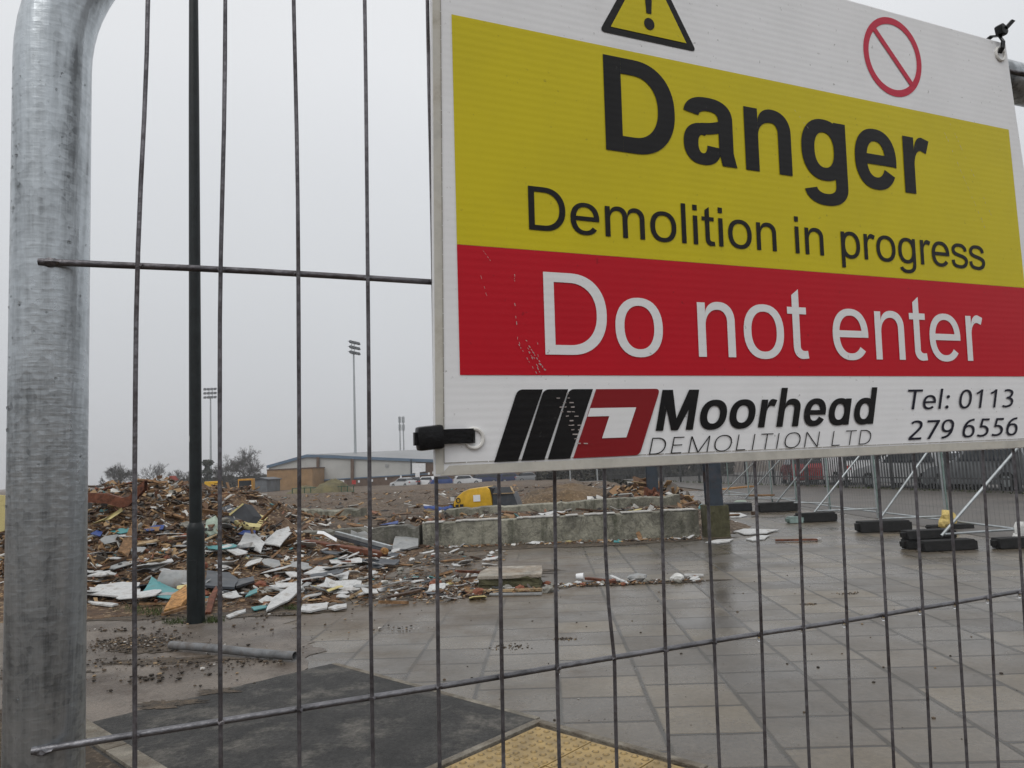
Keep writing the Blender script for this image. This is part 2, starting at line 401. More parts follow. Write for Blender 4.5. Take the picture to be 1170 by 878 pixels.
def paving(name):
    """wet concrete slabs, joints with dirt; mud spreads near the rubble"""
    m = bpy.data.materials.new(name); m.use_nodes = True
    t = m.node_tree; p = t.nodes['Principled BSDF']; lk = t.links.new
    tc = nd(t, 'ShaderNodeTexCoord'); sp = nd(t, 'ShaderNodeSeparateXYZ'); lk(tc.outputs['Object'], sp.inputs[0])
    ox = nd(t, 'ShaderNodeMath', operation='ADD'); lk(sp.outputs['X'], ox.inputs[0]); ox.inputs[1].default_value = 57.5 - 0.01
    oy = nd(t, 'ShaderNodeMath', operation='ADD'); lk(sp.outputs['Y'], oy.inputs[0]); oy.inputs[1].default_value = 50.0
    # wobble so that joints are not ruler straight
    wn = nd(t, 'ShaderNodeTexNoise', Scale=2.3, Detail=2); lk(tc.outputs['Object'], wn.inputs['Vector'])
    wm = nd(t, 'ShaderNodeMath', operation='MULTIPLY_ADD'); lk(wn.outputs['Fac'], wm.inputs[0]); wm.inputs[1].default_value = 0.02; wm.inputs[2].default_value = -0.01
    oy2 = nd(t, 'ShaderNodeMath', operation='ADD'); lk(oy.outputs[0], oy2.inputs[0]); lk(wm.outputs[0], oy2.inputs[1])
    ox2 = nd(t, 'ShaderNodeMath', operation='ADD'); lk(ox.outputs[0], ox2.inputs[0]); lk(wm.outputs[0], ox2.inputs[1])
    cb = nd(t, 'ShaderNodeCombineXYZ'); lk(oy2.outputs[0], cb.inputs[0]); lk(ox2.outputs[0], cb.inputs[1])
    def brick(ms, smooth):
        b = nd(t, 'ShaderNodeTexBrick'); b.offset = 0.5; b.offset_frequency = 2
        b.inputs['Scale'].default_value = 1.0; b.inputs['Brick Width'].default_value = 0.46; b.inputs['Row Height'].default_value = 0.575
        b.inputs['Mortar Size'].default_value = ms; b.inputs['Mortar Smooth'].default_value = smooth; b.inputs['Bias'].default_value = 0.0
        b.inputs['Color1'].default_value = (0.0, 0.0, 0.0, 1); b.inputs['Color2'].default_value = (1, 1, 1, 1); b.inputs['Mortar'].default_value = (0.5, 0.5, 0.5, 1)
        lk(cb.outputs[0], b.inputs['Vector']); return b
    b1 = brick(0.013, 0.3)
    b2 = brick(0.018, 0.6)
    # long joints (along Y) are wider and dirtier
    fr = nd(t, 'ShaderNodeMath', operation='DIVIDE'); lk(ox2.outputs[0], fr.inputs[0]); fr.inputs[1].default_value = 0.575
    pp = nd(t, 'ShaderNodeMath', operation='PINGPONG'); lk(fr.outputs[0], pp.inputs[0]); pp.inputs[1].default_value = 0.5
    lj = nd(t, 'ShaderNodeMapRange'); lk(pp.outputs[0], lj.inputs['Value']); lj.inputs['From Min'].default_value = 0.016; lj.inputs['From Max'].default_value = 0.045; lj.inputs['To Min'].default_value = 1; lj.inputs['To Max'].default_value = 0
    jn = nd(t, 'ShaderNodeTexNoise', Scale=5, Detail=5); lk(tc.outputs['Object'], jn.inputs['Vector'])
    jr = nd(t, 'ShaderNodeMapRange'); lk(jn.outputs['Fac'], jr.inputs['Value']); jr.inputs['From Min'].default_value = 0.38; jr.inputs['From Max'].default_value = 0.62; jr.inputs['To Min'].default_value = 0.45
    lj2 = nd(t, 'ShaderNodeMath', operation='MULTIPLY'); lk(lj.outputs[0], lj2.inputs[0]); lk(jr.outputs[0], lj2.inputs[1])
    # slab tone
    tone = nd(t, 'ShaderNodeValToRGB')
    tone.color_ramp.elements[0].color = (0.082, 0.069, 0.054, 1); tone.color_ramp.elements[1].color = (0.136, 0.110, 0.074, 1)
    e = tone.color_ramp.elements.new(0.5); e.color = (0.101, 0.085, 0.065, 1)
    lk(b1.outputs['Color'], tone.inputs[0])
    big = nd(t, 'ShaderNodeTexNoise', Scale=0.55, Detail=6, Roughness=0.6); lk(tc.outputs['Object'], big.inputs['Vector'])
    bm_ = nd(t, 'ShaderNodeMapRange'); lk(big.outputs['Fac'], bm_.inputs['Value']); bm_.inputs['From Min'].default_value = 0.3; bm_.inputs['From Max'].default_value = 0.7; bm_.inputs['To Min'].default_value = 0.6; bm_.inputs['To Max'].default_value = 1.35
    fine = nd(t, 'ShaderNodeTexNoise', Scale=26, Detail=8, Roughness=0.8); lk(tc.outputs['Object'], fine.inputs['Vector'])
    fm = nd(t, 'ShaderNodeMapRange'); lk(fine.outputs['Fac'], fm.inputs['Value']); fm.inputs['From Min'].default_value = 0.3; fm.inputs['From Max'].default_value = 0.7; fm.inputs['To Min'].default_value = 0.62; fm.inputs['To Max'].default_value = 1.36
    mm = nd(t, 'ShaderNodeMath', operation='MULTIPLY'); lk(bm_.outputs[0], mm.inputs[0]); lk(fm.outputs[0], mm.inputs[1])
    sc = nd(t, 'ShaderNodeVectorMath', operation='SCALE'); lk(tone.outputs[0], sc.inputs[0]); lk(mm.outputs[0], sc.inputs['Scale'])
    # joints
    j1 = nd(t, 'ShaderNodeMix', data_type='RGBA'); lk(b1.outputs['Fac'], j1.inputs[0]); lk(sc.outputs[0], j1.inputs[6]); j1.inputs[7].default_value = (0.030, 0.025, 0.019, 1)
    j2 = nd(t, 'ShaderNodeMix', data_type='RGBA'); lk(lj2.outputs[0], j2.inputs[0]); lk(j1.outputs[2], j2.inputs[6]); j2.inputs[7].default_value = (0.034, 0.026, 0.014, 1)
    # mud: strong near the rubble (left and far), noise edge
    gx = nd(t, 'ShaderNodeMapRange'); lk(sp.outputs['X'], gx.inputs['Value']); gx.inputs['From Min'].default_value = -2.0; gx.inputs['From Max'].default_value = 1.4; gx.inputs['To Min'].default_value = 1; gx.inputs['To Max'].default_value = 0
    gy = nd(t, 'ShaderNodeMapRange'); lk(sp.outputs['Y'], gy.inputs['Value']); gy.inputs['From Min'].default_value = 6.6; gy.inputs['From Max'].default_value = 9.0; gy.inputs['To Min'].default_value = 0.15; gy.inputs['To Max'].default_value = 1
    gm = nd(t, 'ShaderNodeMath', operation='MULTIPLY'); lk(gx.outputs[0], gm.inputs[0]); lk(gy.outputs[0], gm.inputs[1])
    mn = nd(t, 'ShaderNodeTexNoise', Scale=1.4, Detail=9, Roughness=0.68); lk(tc.outputs['Object'], mn.inputs['Vector'])
    ma = nd(t, 'ShaderNodeMath', operation='MULTIPLY_ADD'); lk(gm.outputs[0], ma.inputs[0]); ma.inputs[1].default_value = 0.62; lk(mn.outputs['Fac'], ma.inputs[2])
    mr = nd(t, 'ShaderNodeMapRange'); lk(ma.outputs[0], mr.inputs['Value']); mr.inputs['From Min'].default_value = 0.60; mr.inputs['From Max'].default_value = 0.86; mr.inputs['To Max'].default_value = 0.92
    mc = nd(t, 'ShaderNodeValToRGB'); mc.color_ramp.elements[0].position = 0.35; mc.color_ramp.elements[1].position = 0.65
    mc.color_ramp.elements[0].color = (0.052, 0.036, 0.021, 1); mc.color_ramp.elements[1].color = (0.125, 0.092, 0.058, 1); lk(fine.outputs['Fac'], mc.inputs[0])
    j3 = nd(t, 'ShaderNodeMix', data_type='RGBA'); lk(mr.outputs[0], j3.inputs[0]); lk(j2.outputs[2], j3.inputs[6]); lk(mc.outputs[0], j3.inputs[7])
    lk(j3.outputs[2], p.inputs['Base Color'])
    # wetness
    wet = nd(t, 'ShaderNodeTexNoise', Scale=0.9, Detail=5, Roughness=0.6); lk(tc.outputs['Object'], wet.inputs['Vector'])
    wr = nd(t, 'ShaderNodeMapRange'); lk(wet.outputs['Fac'], wr.inputs['Value']); wr.inputs['From Min'].default_value = 0.35; wr.inputs['From Max'].default_value = 0.65; wr.inputs['To Min'].default_value = 0.15; wr.inputs['To Max'].default_value = 0.44
    wr2 = nd(t, 'ShaderNodeMath', operation='MULTIPLY_ADD'); lk(mr.outputs[0], wr2.inputs[0]); wr2.inputs[1].default_value = 0.2; lk(wr.outputs[0], wr2.inputs[2])
    lk(wr2.outputs[0], p.inputs['Roughness'])
    hb = nd(t, 'ShaderNodeMath', operation='MULTIPLY_ADD'); lk(b2.outputs['Fac'], hb.inputs[0]); hb.inputs[1].default_value = -0.6
    hm = nd(t, 'ShaderNodeMath', operation='MULTIPLY_ADD'); lk(fine.outputs['Fac'], hm.inputs[0]); hm.inputs[1].default_value = 0.28
    hs = nd(t, 'ShaderNodeMath', operation='MULTIPLY_ADD'); lk(b1.outputs['Color'], hs.inputs[0]); hs.inputs[1].default_value = 0.15; lk(mr.outputs[0], hs.inputs[2])
    lk(hs.outputs[0], hm.inputs[2]); lk(hm.outputs[0], hb.inputs[2])
    bp = nd(t, 'ShaderNodeBump', Strength=0.45, Distance=0.010); lk(hb.outputs[0], bp.inputs['Height']); lk(bp.outputs[0], p.inputs['Normal'])
    return m
MT['paving'] = paving('wet_paving_slabs')
MT['muddy'] = mat('muddy_wet_tarmac', (0.158, 0.132, 0.108), 0.40, 0, 0.25, 1.3, 0.5, 60, rvar=0.14, dirt=(0.060, 0.042, 0.028), dscale=1.7, damt=0.95, detail=12, fine=0.32, fscale=55, dlo=0.47, dhi=0.62)
MT['asphalt'] = mat('new_asphalt', (0.056, 0.054, 0.051), 0.6, 0, 0.35, 4, 1.0, 190, rvar=0.14, dirt=(0.20, 0.185, 0.16), dscale=3.0, damt=0.85, detail=12, spec=0.3, fine=0.5, fscale=42, dlo=0.50, dhi=0.70)
MT['tarmac'] = mat('wet_tarmac', (0.102, 0.091, 0.080), 0.5, 0, 0.25, 0.6, 0.3, 120, rvar=0.1, fine=0.25, fscale=30)
MT['carpark'] = mat('car_park_tarmac', (0.14, 0.13, 0.12), 0.6, 0, 0.2, 0.2)
MT['kerb'] = mat('pale_kerb_concrete', (0.21, 0.19, 0.155), 0.7, 0, 0.25, 8, 0.5, 90, dirt=(0.075, 0.055, 0.035), dscale=5, damt=0.9, fine=0.3, fscale=110, dlo=0.44)
MT['soil'] = earth('kerbside_soil', (0.035, 0.024, 0.015), (0.10, 0.07, 0.042), (0.16, 0.12, 0.08), 3.0)

# ------------------------------------------------------------------ ground
def sstep(a, b, x):
    t = max(0.0, min(1.0, (x - a) / (b - a))); return t * t * (3 - 2 * t)

def nz(x, y, s=1.0, k=0.0):
    return noise.fractal(Vector((x * s + k, y * s - k, k)), 0.9, 2.0, 4)

def heap_h(x, y):
    xs = [-30, -16, -12, -10, -8.8, -7.7, -7.0, -6.3, -5.6, -4.9, -4.2, -3.4, -2.4]
    hs = [0.5, 0.75, 0.82, 0.80, 0.86, 1.0, 0.90, 0.66, 0.38, 0.20, 0.10, 0.04, 0.0]
    rx = float(np.interp(x, xs, hs))
    ys = [8.2, 9.0, 10.0, 11.0, 12.2, 13.4, 14.4, 15.6, 17.5, 20.0]
    hy = [0.0, 0.05, 0.14, 0.34, 0.70, 0.95, 1.0, 0.8, 0.35, 0.0]
    fy = 0.35 * max(0, x + 9.0) * 0.15
    ry = float(np.interp(y + fy * 0, ys, hy))
    h = 1.56 * rx * ry
    m2 = 1.38 * math.exp(-max(0, x + 8.5) ** 2 / 4.6 - max(0, -8.5 - x) ** 2 / 30.0) * math.exp(-((y - 18.4) / 1.9) ** 2)
    return max(h, m2 - 0.05 if m2 > 0.06 else 0)

def tz(x, y):
    """earth surface (site ground), without the heap"""
    if y < 14.6 or x > 4.5:
        z = -0.03
    else:
        z = -0.03 + 0.40 * sstep(14.75, 16.6, y) * (1 - sstep(3.4, 4.4, x))
        z += 0.10 * nz(x, y, 0.45) * sstep(15.5, 18, y) * (1 - sstep(3.4, 4.4, x))
    if 15 < y < 24:
        z += 0.50 * math.exp(-((x - 2.5) / 1.0) ** 2 - ((y - 19.7) / 1.2) ** 2)
    if y > 42:
        z += -1.07 * sstep(34, 90, y)
    return z

def axis(stops):
    out = []
    for a, b, d in stops:
        n_ = max(1, int(round((b - a) / d)))
        out += [a + (b - a) * i / n_ for i in range(n_)]
    return out + [stops[-1][1]]
gx_ = axis([(-700, -60, 40), (-60, -24, 3), (-24, 9, 0.5), (9, 60, 3), (60, 700, 40)])
gy_ = axis([(-300, -10, 40), (-10, 14, 2), (14, 15.5, 0.25), (15.5, 50, 0.5), (50, 100, 2), (100, 160, 8), (160, 1500, 90)])
mb = MB()
mb.grid([[(x, y, tz(x, y)) for x in gx_] for y in gy_])
g = build('ground', mb, MT['earth'], smooth=True, recalc=False); kind(g, 'structure')

def sheet(name, pts, z, m, k='structure'):
    b = MB(); b.add([(p[0], p[1], z) for p in pts], [tuple(range(len(pts)))])
    o = build(name, b, m, origin=(0, 0, 0), recalc=False)
    if o.data.polygons[0].normal.z < 0:
        o.data.flip_normals()
    kind(o, k); return o

sheet('pavement', [(-3.1, 2.0), (7.3, 2.0), (7.3, 34), (3.9, 34), (3.7, 14.7), (-6.5, 14.9), (-6.5, 9.2), (-3.1, 7.6)], 0.0, MT['paving'])
def ragged(pts, amp, step=0.09, seed=1):
    out = []; rr = random.Random(seed)
    for i in range(len(pts)):
        p, q = Vector(pts[i][:2]), Vector(pts[(i + 1) % len(pts)][:2]); n_ = max(1, int((q - p).length / step)); d = (q - p); nn = Vector((-d.y, d.x)).normalized()
        for k in range(n_):
            f = k / n_; v = p + d * f; e = min(1, 4 * f, 4 * (1 - f)) if amp > 0.08 else 1
            out.append(tuple(v + nn * (amp * e * (nz(v.x, v.y, 1.6, seed) + 0.6 * nz(v.x, v.y, 6.0, seed + 3)))))
    return out
sheet('muddy_path', ragged([(-12, 3.0), (-2.2, 3.0), (-2.0, 5.9), (-2.55, 7.2), (-3.1, 8.6), (-12, 10.6)], 0.30, 0.07, 4), 0.004, MT['muddy'])
MT['mud'] = mat('brown_mud', (0.088, 0.065, 0.043), 0.6, 0, 0.45, 9, 1.0, 60, rvar=0.15, fine=0.45, fscale=45)
for k_, (mx_, my_, rx_, ry_) in enumerate(((-3.45, 6.25, 0.5, 0.10), (-4.3, 5.95, 0.35, 0.10), (-3.75, 6.75, 0.38, 0.18), (-4.4, 8.3, 0.9, 0.22), (-3.3, 8.25, 0.9, 0.2), (-2.7, 5.05, 0.22, 0.10), (-2.45, 5.3, 0.16, 0.06), (-1.3, 10.6, 1.1, 0.5), (-1.4, 9.0, 0.7, 0.35), (-2.0, 12.4, 0.9, 0.6), (0.9, 9.4, 1.05, 0.16), (-0.6, 9.15, 0.7, 0.16), (-0.3, 13.9, 2.4, 0.35), (2.0, 14.05, 1.4, 0.25))):
    pts_m = []
    for q_ in range(72):
        a_ = q_ * 0.08727; kk = 1 + 0.55 * nz(math.cos(a_) * 1.2 + k_ * 3, math.sin(a_) * 1.2, 1.3, 7) + 0.5 * nz(math.cos(a_) * 4 + k_, math.sin(a_) * 4, 1.5, 2)
        pts_m.append((mx_ + rx_ * math.cos(a_) * max(0.2, kk), my_ + ry_ * math.sin(a_) * max(0.2, kk)))
    sheet('mud', pts_m, (0.0175 if my_ < 5.4 else 0.008) + 0.0004 * k_ if mx_ < -2.1 else 0.004 + 0.0003 * k_, MT['mud'])
A1, A2, A3, A4 = G(105, 828), G(378, 761), G(612.5, 825.5), G(490, 880)
dirL = (A4 - A3).normalized()
A5 = A3 + dirL * 4.0
A6 = A1 + (A5 - A3).normalized() * 3.4
sheet('asphalt_road', ragged([A1, A2], 0.022, 0.05, 9)[:int((A2 - A1).length / 0.05)] + [tuple(A2[:2]), tuple(A3[:2]), tuple(A5[:2]), tuple(A6[:2])], 0.016, MT['asphalt'])
# thin kerb edging along the asphalt (flush strips) and round the tactile paving
def strip_kerb(name, a, b, w, z0, z1, side=1):
    a = Vector((a[0], a[1], 0)); b = Vector((b[0], b[1], 0)); d = (b - a).normalized(); nrm = Vector((-d.y, d.x, 0)) * side
    mbk = MB(); L_ = (b - a).length; n_ = max(1, int(L_ / 0.9)); gap = 0.006
    for i in range(n_):
        p = a + d * (L_ * i / n_ + gap); q = a + d * (L_ * (i + 1) / n_ - gap)
        mbk.prism([p + Vector((0, 0, z0)), q + Vector((0, 0, z0)), q + nrm * w + Vector((0, 0, z0)), p + nrm * w + Vector((0, 0, z0))], (0, 0, z1 - z0))
    o = build(name, mbk, MT['kerb'], origin=(a.x, a.y, 0), bevel=0.004); kind(o, 'structure'); return o
K1 = G(97, 826.6); K2 = G(180, 878)
kd = (K2 - K1).normalized()
strip_kerb('kerb', K1 - kd * 0.35, K1 + kd * 4.0, 0.12, -0.1, 0.035, -1)
sheet('soil_verge', [K1 - kd * 0.6 + Vector((-0.11, -0.1, 0)), K1 + kd * 4 + Vector((-0.11, -0.1, 0)), K1 + kd * 4 + Vector((-3, -2.5, 0)), (-9, 3.2, 0), (-9, 4.4, 0)], 0.024, MT['soil'])
strip_kerb('kerb_edging', A2, A3 + (A3 - A2).normalized() * 0.0, 0.045, -0.05, 0.018, 1)
tR = (G(804, 878) - A3); tR.z = 0; tR.normalize()
strip_kerb('kerb_edging', A3, A3 + dirL * 3.2, 0.05, -0.05, 0.020, 1)
strip_kerb('kerb_edging', A3 + dirL * -0.02, A3 + tR * 3.4, 0.05, -0.05, 0.017, -1)

# tactile paving: buff blister slabs, blisters modelled
def tactile():
    e1 = Vector((tR.x, tR.y, 0)); e2 = Vector((dirL.x, dirL.y, 0))
    base = Vector((A3.x, A3.y, 0)) + e1 * 0.07 + e2 * 0.07
    S = 0.40
    m = bpy.data.materials.new('buff_blister_slab'); m.use_nodes = True
    t = m.node_tree; p = t.nodes['Principled BSDF']; p.inputs['Roughness'].default_value = 0.5
    oi = nd(t, 'ShaderNodeNewGeometry'); tc = nd(t, 'ShaderNodeTexCoord')
    n1 = nd(t, 'ShaderNodeTexNoise', Scale=7, Detail=9, Roughness=0.7); t.links.new(tc.outputs['Object'], n1.inputs['Vector'])
    rp = nd(t, 'ShaderNodeValToRGB'); rp.color_ramp.elements[0].position = 0.33; rp.color_ramp.elements[1].position = 0.62
    rp.color_ramp.elements[0].color = (0.18, 0.125, 0.050, 1); rp.color_ramp.elements[1].color = (0.37, 0.25, 0.088, 1)
    t.links.new(n1.outputs['Fac'], rp.inputs[0]); t.links.new(rp.outputs[0], p.inputs['Base Color'])
    n2 = nd(t, 'ShaderNodeTexNoise', Scale=160, Detail=4); t.links.new(tc.outputs['Object'], n2.inputs['Vector'])
    bp = nd(t, 'ShaderNodeBump', Strength=0.4, Distance=0.004); t.links.new(n2.outputs['Fac'], bp.inputs['Height']); t.links.new(bp.outputs[0], p.inputs['Normal'])
    b = MB()
    for i in range(6):
        for j in range(5):
            o = base + e1 * (S * i) + e2 * (S * j); gq = 0.004
            zz = 0.012 + rng.uniform(-0.002, 0.002)
            q = [o + e1 * gq + e2 * gq, o + e1 * (S - gq) + e2 * gq, o + e1 * (S - gq) + e2 * (S - gq), o + e1 * gq + e2 * (S - gq)]
            b.prism([Vector((v.x, v.y, -0.05)) for v in q], (0, 0, 0.05 + zz))
            for a in range(6):
                for c in range(6):
                    ce = o + e1 * (S * (a + 0.5) / 6) + e2 * (S * (c + 0.5) / 6)
                    r0, r1, hh = 0.0150, 0.0095, 0.006
                    k = 8
                    ring0 = [ce + Vector((math.cos(6.283 * s / k) * r0, math.sin(6.283 * s / k) * r0, zz - 0.0005)) for s in range(k)]
                    ring1 = [ce + Vector((math.cos(6.283 * s / k) * r1, math.sin(6.283 * s / k) * r1, zz + hh)) for s in range(k)]
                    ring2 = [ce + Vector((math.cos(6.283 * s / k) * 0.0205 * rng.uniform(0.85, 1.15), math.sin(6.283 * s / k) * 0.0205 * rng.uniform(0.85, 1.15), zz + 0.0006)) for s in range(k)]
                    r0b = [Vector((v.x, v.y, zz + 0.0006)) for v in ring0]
                    b.add(r0b + ring2, [(s, (s + 1) % k, k + (s + 1) % k, k + s) for s in range(k)], 1)  # dark ring: the stud's shadow put into the colour, with some dirt
                    b.add(ring0 + ring1, [(s, (s + 1) % k, k + (s + 1) % k, k + s) for s in range(k)] + [tuple(range(k, 2 * k))])
    o = build('tactile_paving', b, [m, mat('stud_shade_dirt', (0.185, 0.135, 0.064), 0.6, 0, 0.3, 20)], origin=tuple(base)); kind(o, 'structure')
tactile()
sheet('tarmac_path', [(7.3, 2.0), (22, 2.0), (22, 60), (6.0, 60), (7.3, 34)], 0.006, MT['tarmac'])
b = MB(); b.quad((-60, 90, -1.06), (80, 90, -1.06), (80, 112, -1.06), (-60, 112, -1.06)); kind(build('car_park', b, MT['carpark'], recalc=False), 'structure')

# ------------------------------------------------------------------ rubble heap (uncountable mass) 
b = MB()
hx = axis([(-24, -12, 0.5), (-12, -2.2, 0.12)]); hyv = axis([(8.0, 21.8, 0.12)])
def heap_z(x, y):
    h = heap_h(x, y)
    if h <= 0.001: return -0.06
    n1 = nz(x, y, 0.9, 3.1); n2 = nz(x, y, 3.0, 8.2)
    k = min(1.0, h / 0.25)
    return h + k * (0.16 * n1 + 0.09 * n2) + 0.012
b.grid([[(x, y, heap_z(x, y)) for x in hx] for y in hyv])
kind(build('rubble_heap', b, MT['heap'], recalc=False), 'stuff')

def surf(x, y):
    z = max(heap_z(x, y), tz(x, y), 0.006 if (y < 14.7 or x > 3.9) else -9)
    return z

# ------------------------------------------------------------------ foreground fence panel
FH = Vector((0.9110993272053932, 0.4121826027577736, 0.0018756198094615952))
FV = Vector((0.023678362781604012, -0.05688109256661377, 0.9981001334758003))
FN = FH.cross(FV).normalized()
FP0 = Vector((-0.23736685881266054, 0.412862297337035, -0.14207024930436976 + EYE))
SP, GAP = 0.0437, 0.2675
def FP(u, v, d=0.0):
    return FP0 + FH * u + FV * v + FN * d
VB = -1.34                                    # foot of the panel on the ground
fence = thing('site_fence', 'galvanised wire mesh fence panel with rounded tube frame holding the danger sign', 'fence panel', tuple(FP(1.7, VB)))
td = -0.0222
uL, vT, RAD = -0.0493, 0.516, 0.126
uR = 3.42
pts = [(uL, VB + 0.0)]
pts += [(uL, v) for v in np.linspace(VB + 0.1, vT - RAD - 0.02, 24)]
pts += [(uL + RAD - RAD * math.cos(a), vT - RAD + RAD * math.sin(a)) for a in np.linspace(0, math.pi / 2, 20)]
pts += [(u, vT) for u in np.linspace(uL + RAD + 0.03, uR - RAD - 0.03, 50)]
pts += [(uR - RAD + RAD * math.sin(a), vT - RAD + RAD * math.cos(a)) for a in np.linspace(0, math.pi / 2, 14)]
pts += [(uR, VB)]
b = MB(); b.tube([FP(u, v, td) for u, v in pts], 0.0200, 40)
build('frame', b, MT['galv'], fence, smooth=True, recalc=False)
b = MB(); b.tube([FP(uL, VB + 0.07, td), FP(uR, VB + 0.07, td)], 0.019, 16)
build('bottom_rail', b, MT['galv'], fence, smooth=True, recalc=False)
# shape of each vertical wire where the photo shows it: sideways offsets (m) at heights v
bend = {0: [(0.52, 0.004), (0.40, 0.0045), (0.27, -0.0005), (0.14, -0.0015), (0, -0.0005)], 1: [(0.52, 0.0035), (0.36, 0.002), (0.27, -0.001), (0.1, -0.001), (0, 0)],
        7: [(0.14, -0.0035), (0.075, -0.0045), (0.04, -0.003), (0, 0.0012), (-0.05, 0.0004)], 2: [(0.5, -0.001), (0.3, 0.0005), (0, 0.0003)],
        5: [(0.3, 0), (0.14, 0.001), (0, -0.0006)], 6: [(0.2, 0.001), (0, -0.001)]}
us = [0.0437 * n_ for n_ in range(79)]
fitx = [1.6, 0.2, -0.2, -1.0, -0.4, 0.0, 1.4, 1.5, 0.4, 0.8, 1.1, -0.2, -0.9, -1.7, -1.3, -1.9, -1.0, -1.9]
wr_ = random.Random(3)
for n_, u in enumerate(us):
    du = -(fitx[n_] / 1700.0 if n_ < len(fitx) else wr_.uniform(-0.0015, 0.0015))
    vs = list(np.linspace(VB + 0.07, vT - 0.002, 46))
    bb = bend.get(n_)
    ph, am = wr_.uniform(0, 6), wr_.uniform(0.0001, 0.0005)
    if n_ in (18, 19): du += 0.010
    P = []
    for v in vs:
        o_ = du + am * math.sin(v * 11 + ph) + am * 0.25 * math.sin(v * 29 + ph * 2)
        if bb:
            xs_ = [q[0] for q in bb][::-1]; ys_ = [q[1] for q in bb][::-1]
            w5 = [float(np.interp(v + q, xs_, ys_)) for q in (-0.05, -0.025, 0, 0.025, 0.05)] if n_ != 7 else [float(np.interp(v + q, xs_, ys_)) for q in (-0.008, 0, 0.008)]
            o_ += sum(w5) / len(w5)
        dd = 0.0017 + 0.0012 * math.sin(v * 7 + ph)
        P.append(FP(u + o_, v, dd))
    b = MB(); b.tube(P, [0.00131 * (1 + 0.10 * nz(v * 40, n_, 1.0, 2)) for v in vs], 8)
    for gv in (GAP, 0.0):
        b.ico(tuple(FP(u + du, gv, 0.0006)), 0.0023, 1, 0.2, (1.1, 1.0, 0.8), 0, wr_)
    build('vertical_wire', b, MT['wire'], fence, smooth=True, recalc=False)
for k, v in enumerate([0.5125, GAP, 0.0, -GAP, -2 * GAP, -3 * GAP, -4 * GAP]):
    P = []
    for u in np.linspace(uL - 0.002, uR, 90):
        P.append(FP(u, v + 0.0008 * math.sin(u * 17 + k) + (0.0005 * math.sin(u * 143)), -0.0014 + 0.0004 * math.sin(u * 40)))
    b = MB(); b.tube(P, 0.0020, 10)
    b.ico(tuple(FP(uL + 0.003, v - 0.0006, -0.0024)), 0.0027, 2, 0.2, (2.2, 1.2, 0.9))        # weld blob
    build('horizontal_wire', b, MT['wire_pale'] if k == 2 else MT['wire'], fence, smooth=True, recalc=False)
# rain drops: under the wire crossings and on the tube
MT['water'] = bpy.data.materials.new('water'); MT['water'].use_nodes = True
pw = MT['water'].node_tree.nodes['Principled BSDF']
pw.inputs['Transmission Weight'].default_value = 1.0; pw.inputs['IOR'].default_value = 1.33; pw.inputs['Roughness'].default_value = 0.02
b = MB()
for n_ in range(6, 18):
    if n_ in (7, 9): continue
    b.ico(tuple(FP(us[n_] - fitx[n_] / 1700.0 + 0.0002, -0.0036, -0.0006)), 0.0018, 2, 0, (0.9, 0.9, 1.25))
for k in range(300):
    v = 0.45 - 0.55 * wr_.random() ** 1.2
    a = wr_.uniform(-1.25, 1.25) if k > 60 else wr_.uniform(-1.25, -0.6)
    c0 = FP(uL, v, td); nn = FN * math.cos(a) + FH * math.sin(a)
    r_ = wr_.uniform(0.0004, 0.0009) if k % 9 else wr_.uniform(0.0009, 0.0014)
    if v > vT - RAD: continue
    b.ico(tuple(c0 + nn * 0.0196), r_, 1, 0.1, (1, 1, 1.2))
o = build('rain_drops', b, MT['water'], fence, smooth=True); kind(o, 'stuff')

# ------------------------------------------------------------------ the sign
SU = Vector((0.9028353675043532, 0.4299468555276091, 0.00583100378646535))
SV = Vector((0.018483150365097237, -0.05235356721871652, 0.9984575489984819))
SN = SU.cross(SV).normalized()
ST = Vector((-0.04896219901301473, 0.4452131197106714, 0.2996058106448383 + EYE))
def SPt(u, v, e=0.0):
    return ST + SU * u - SV * v + SN * e
sign = thing('danger_sign', 'white yellow and red danger demolition sign in corrugated plastic tied to the wire fence', 'sign', tuple(SPt(0.28, 0.305)))

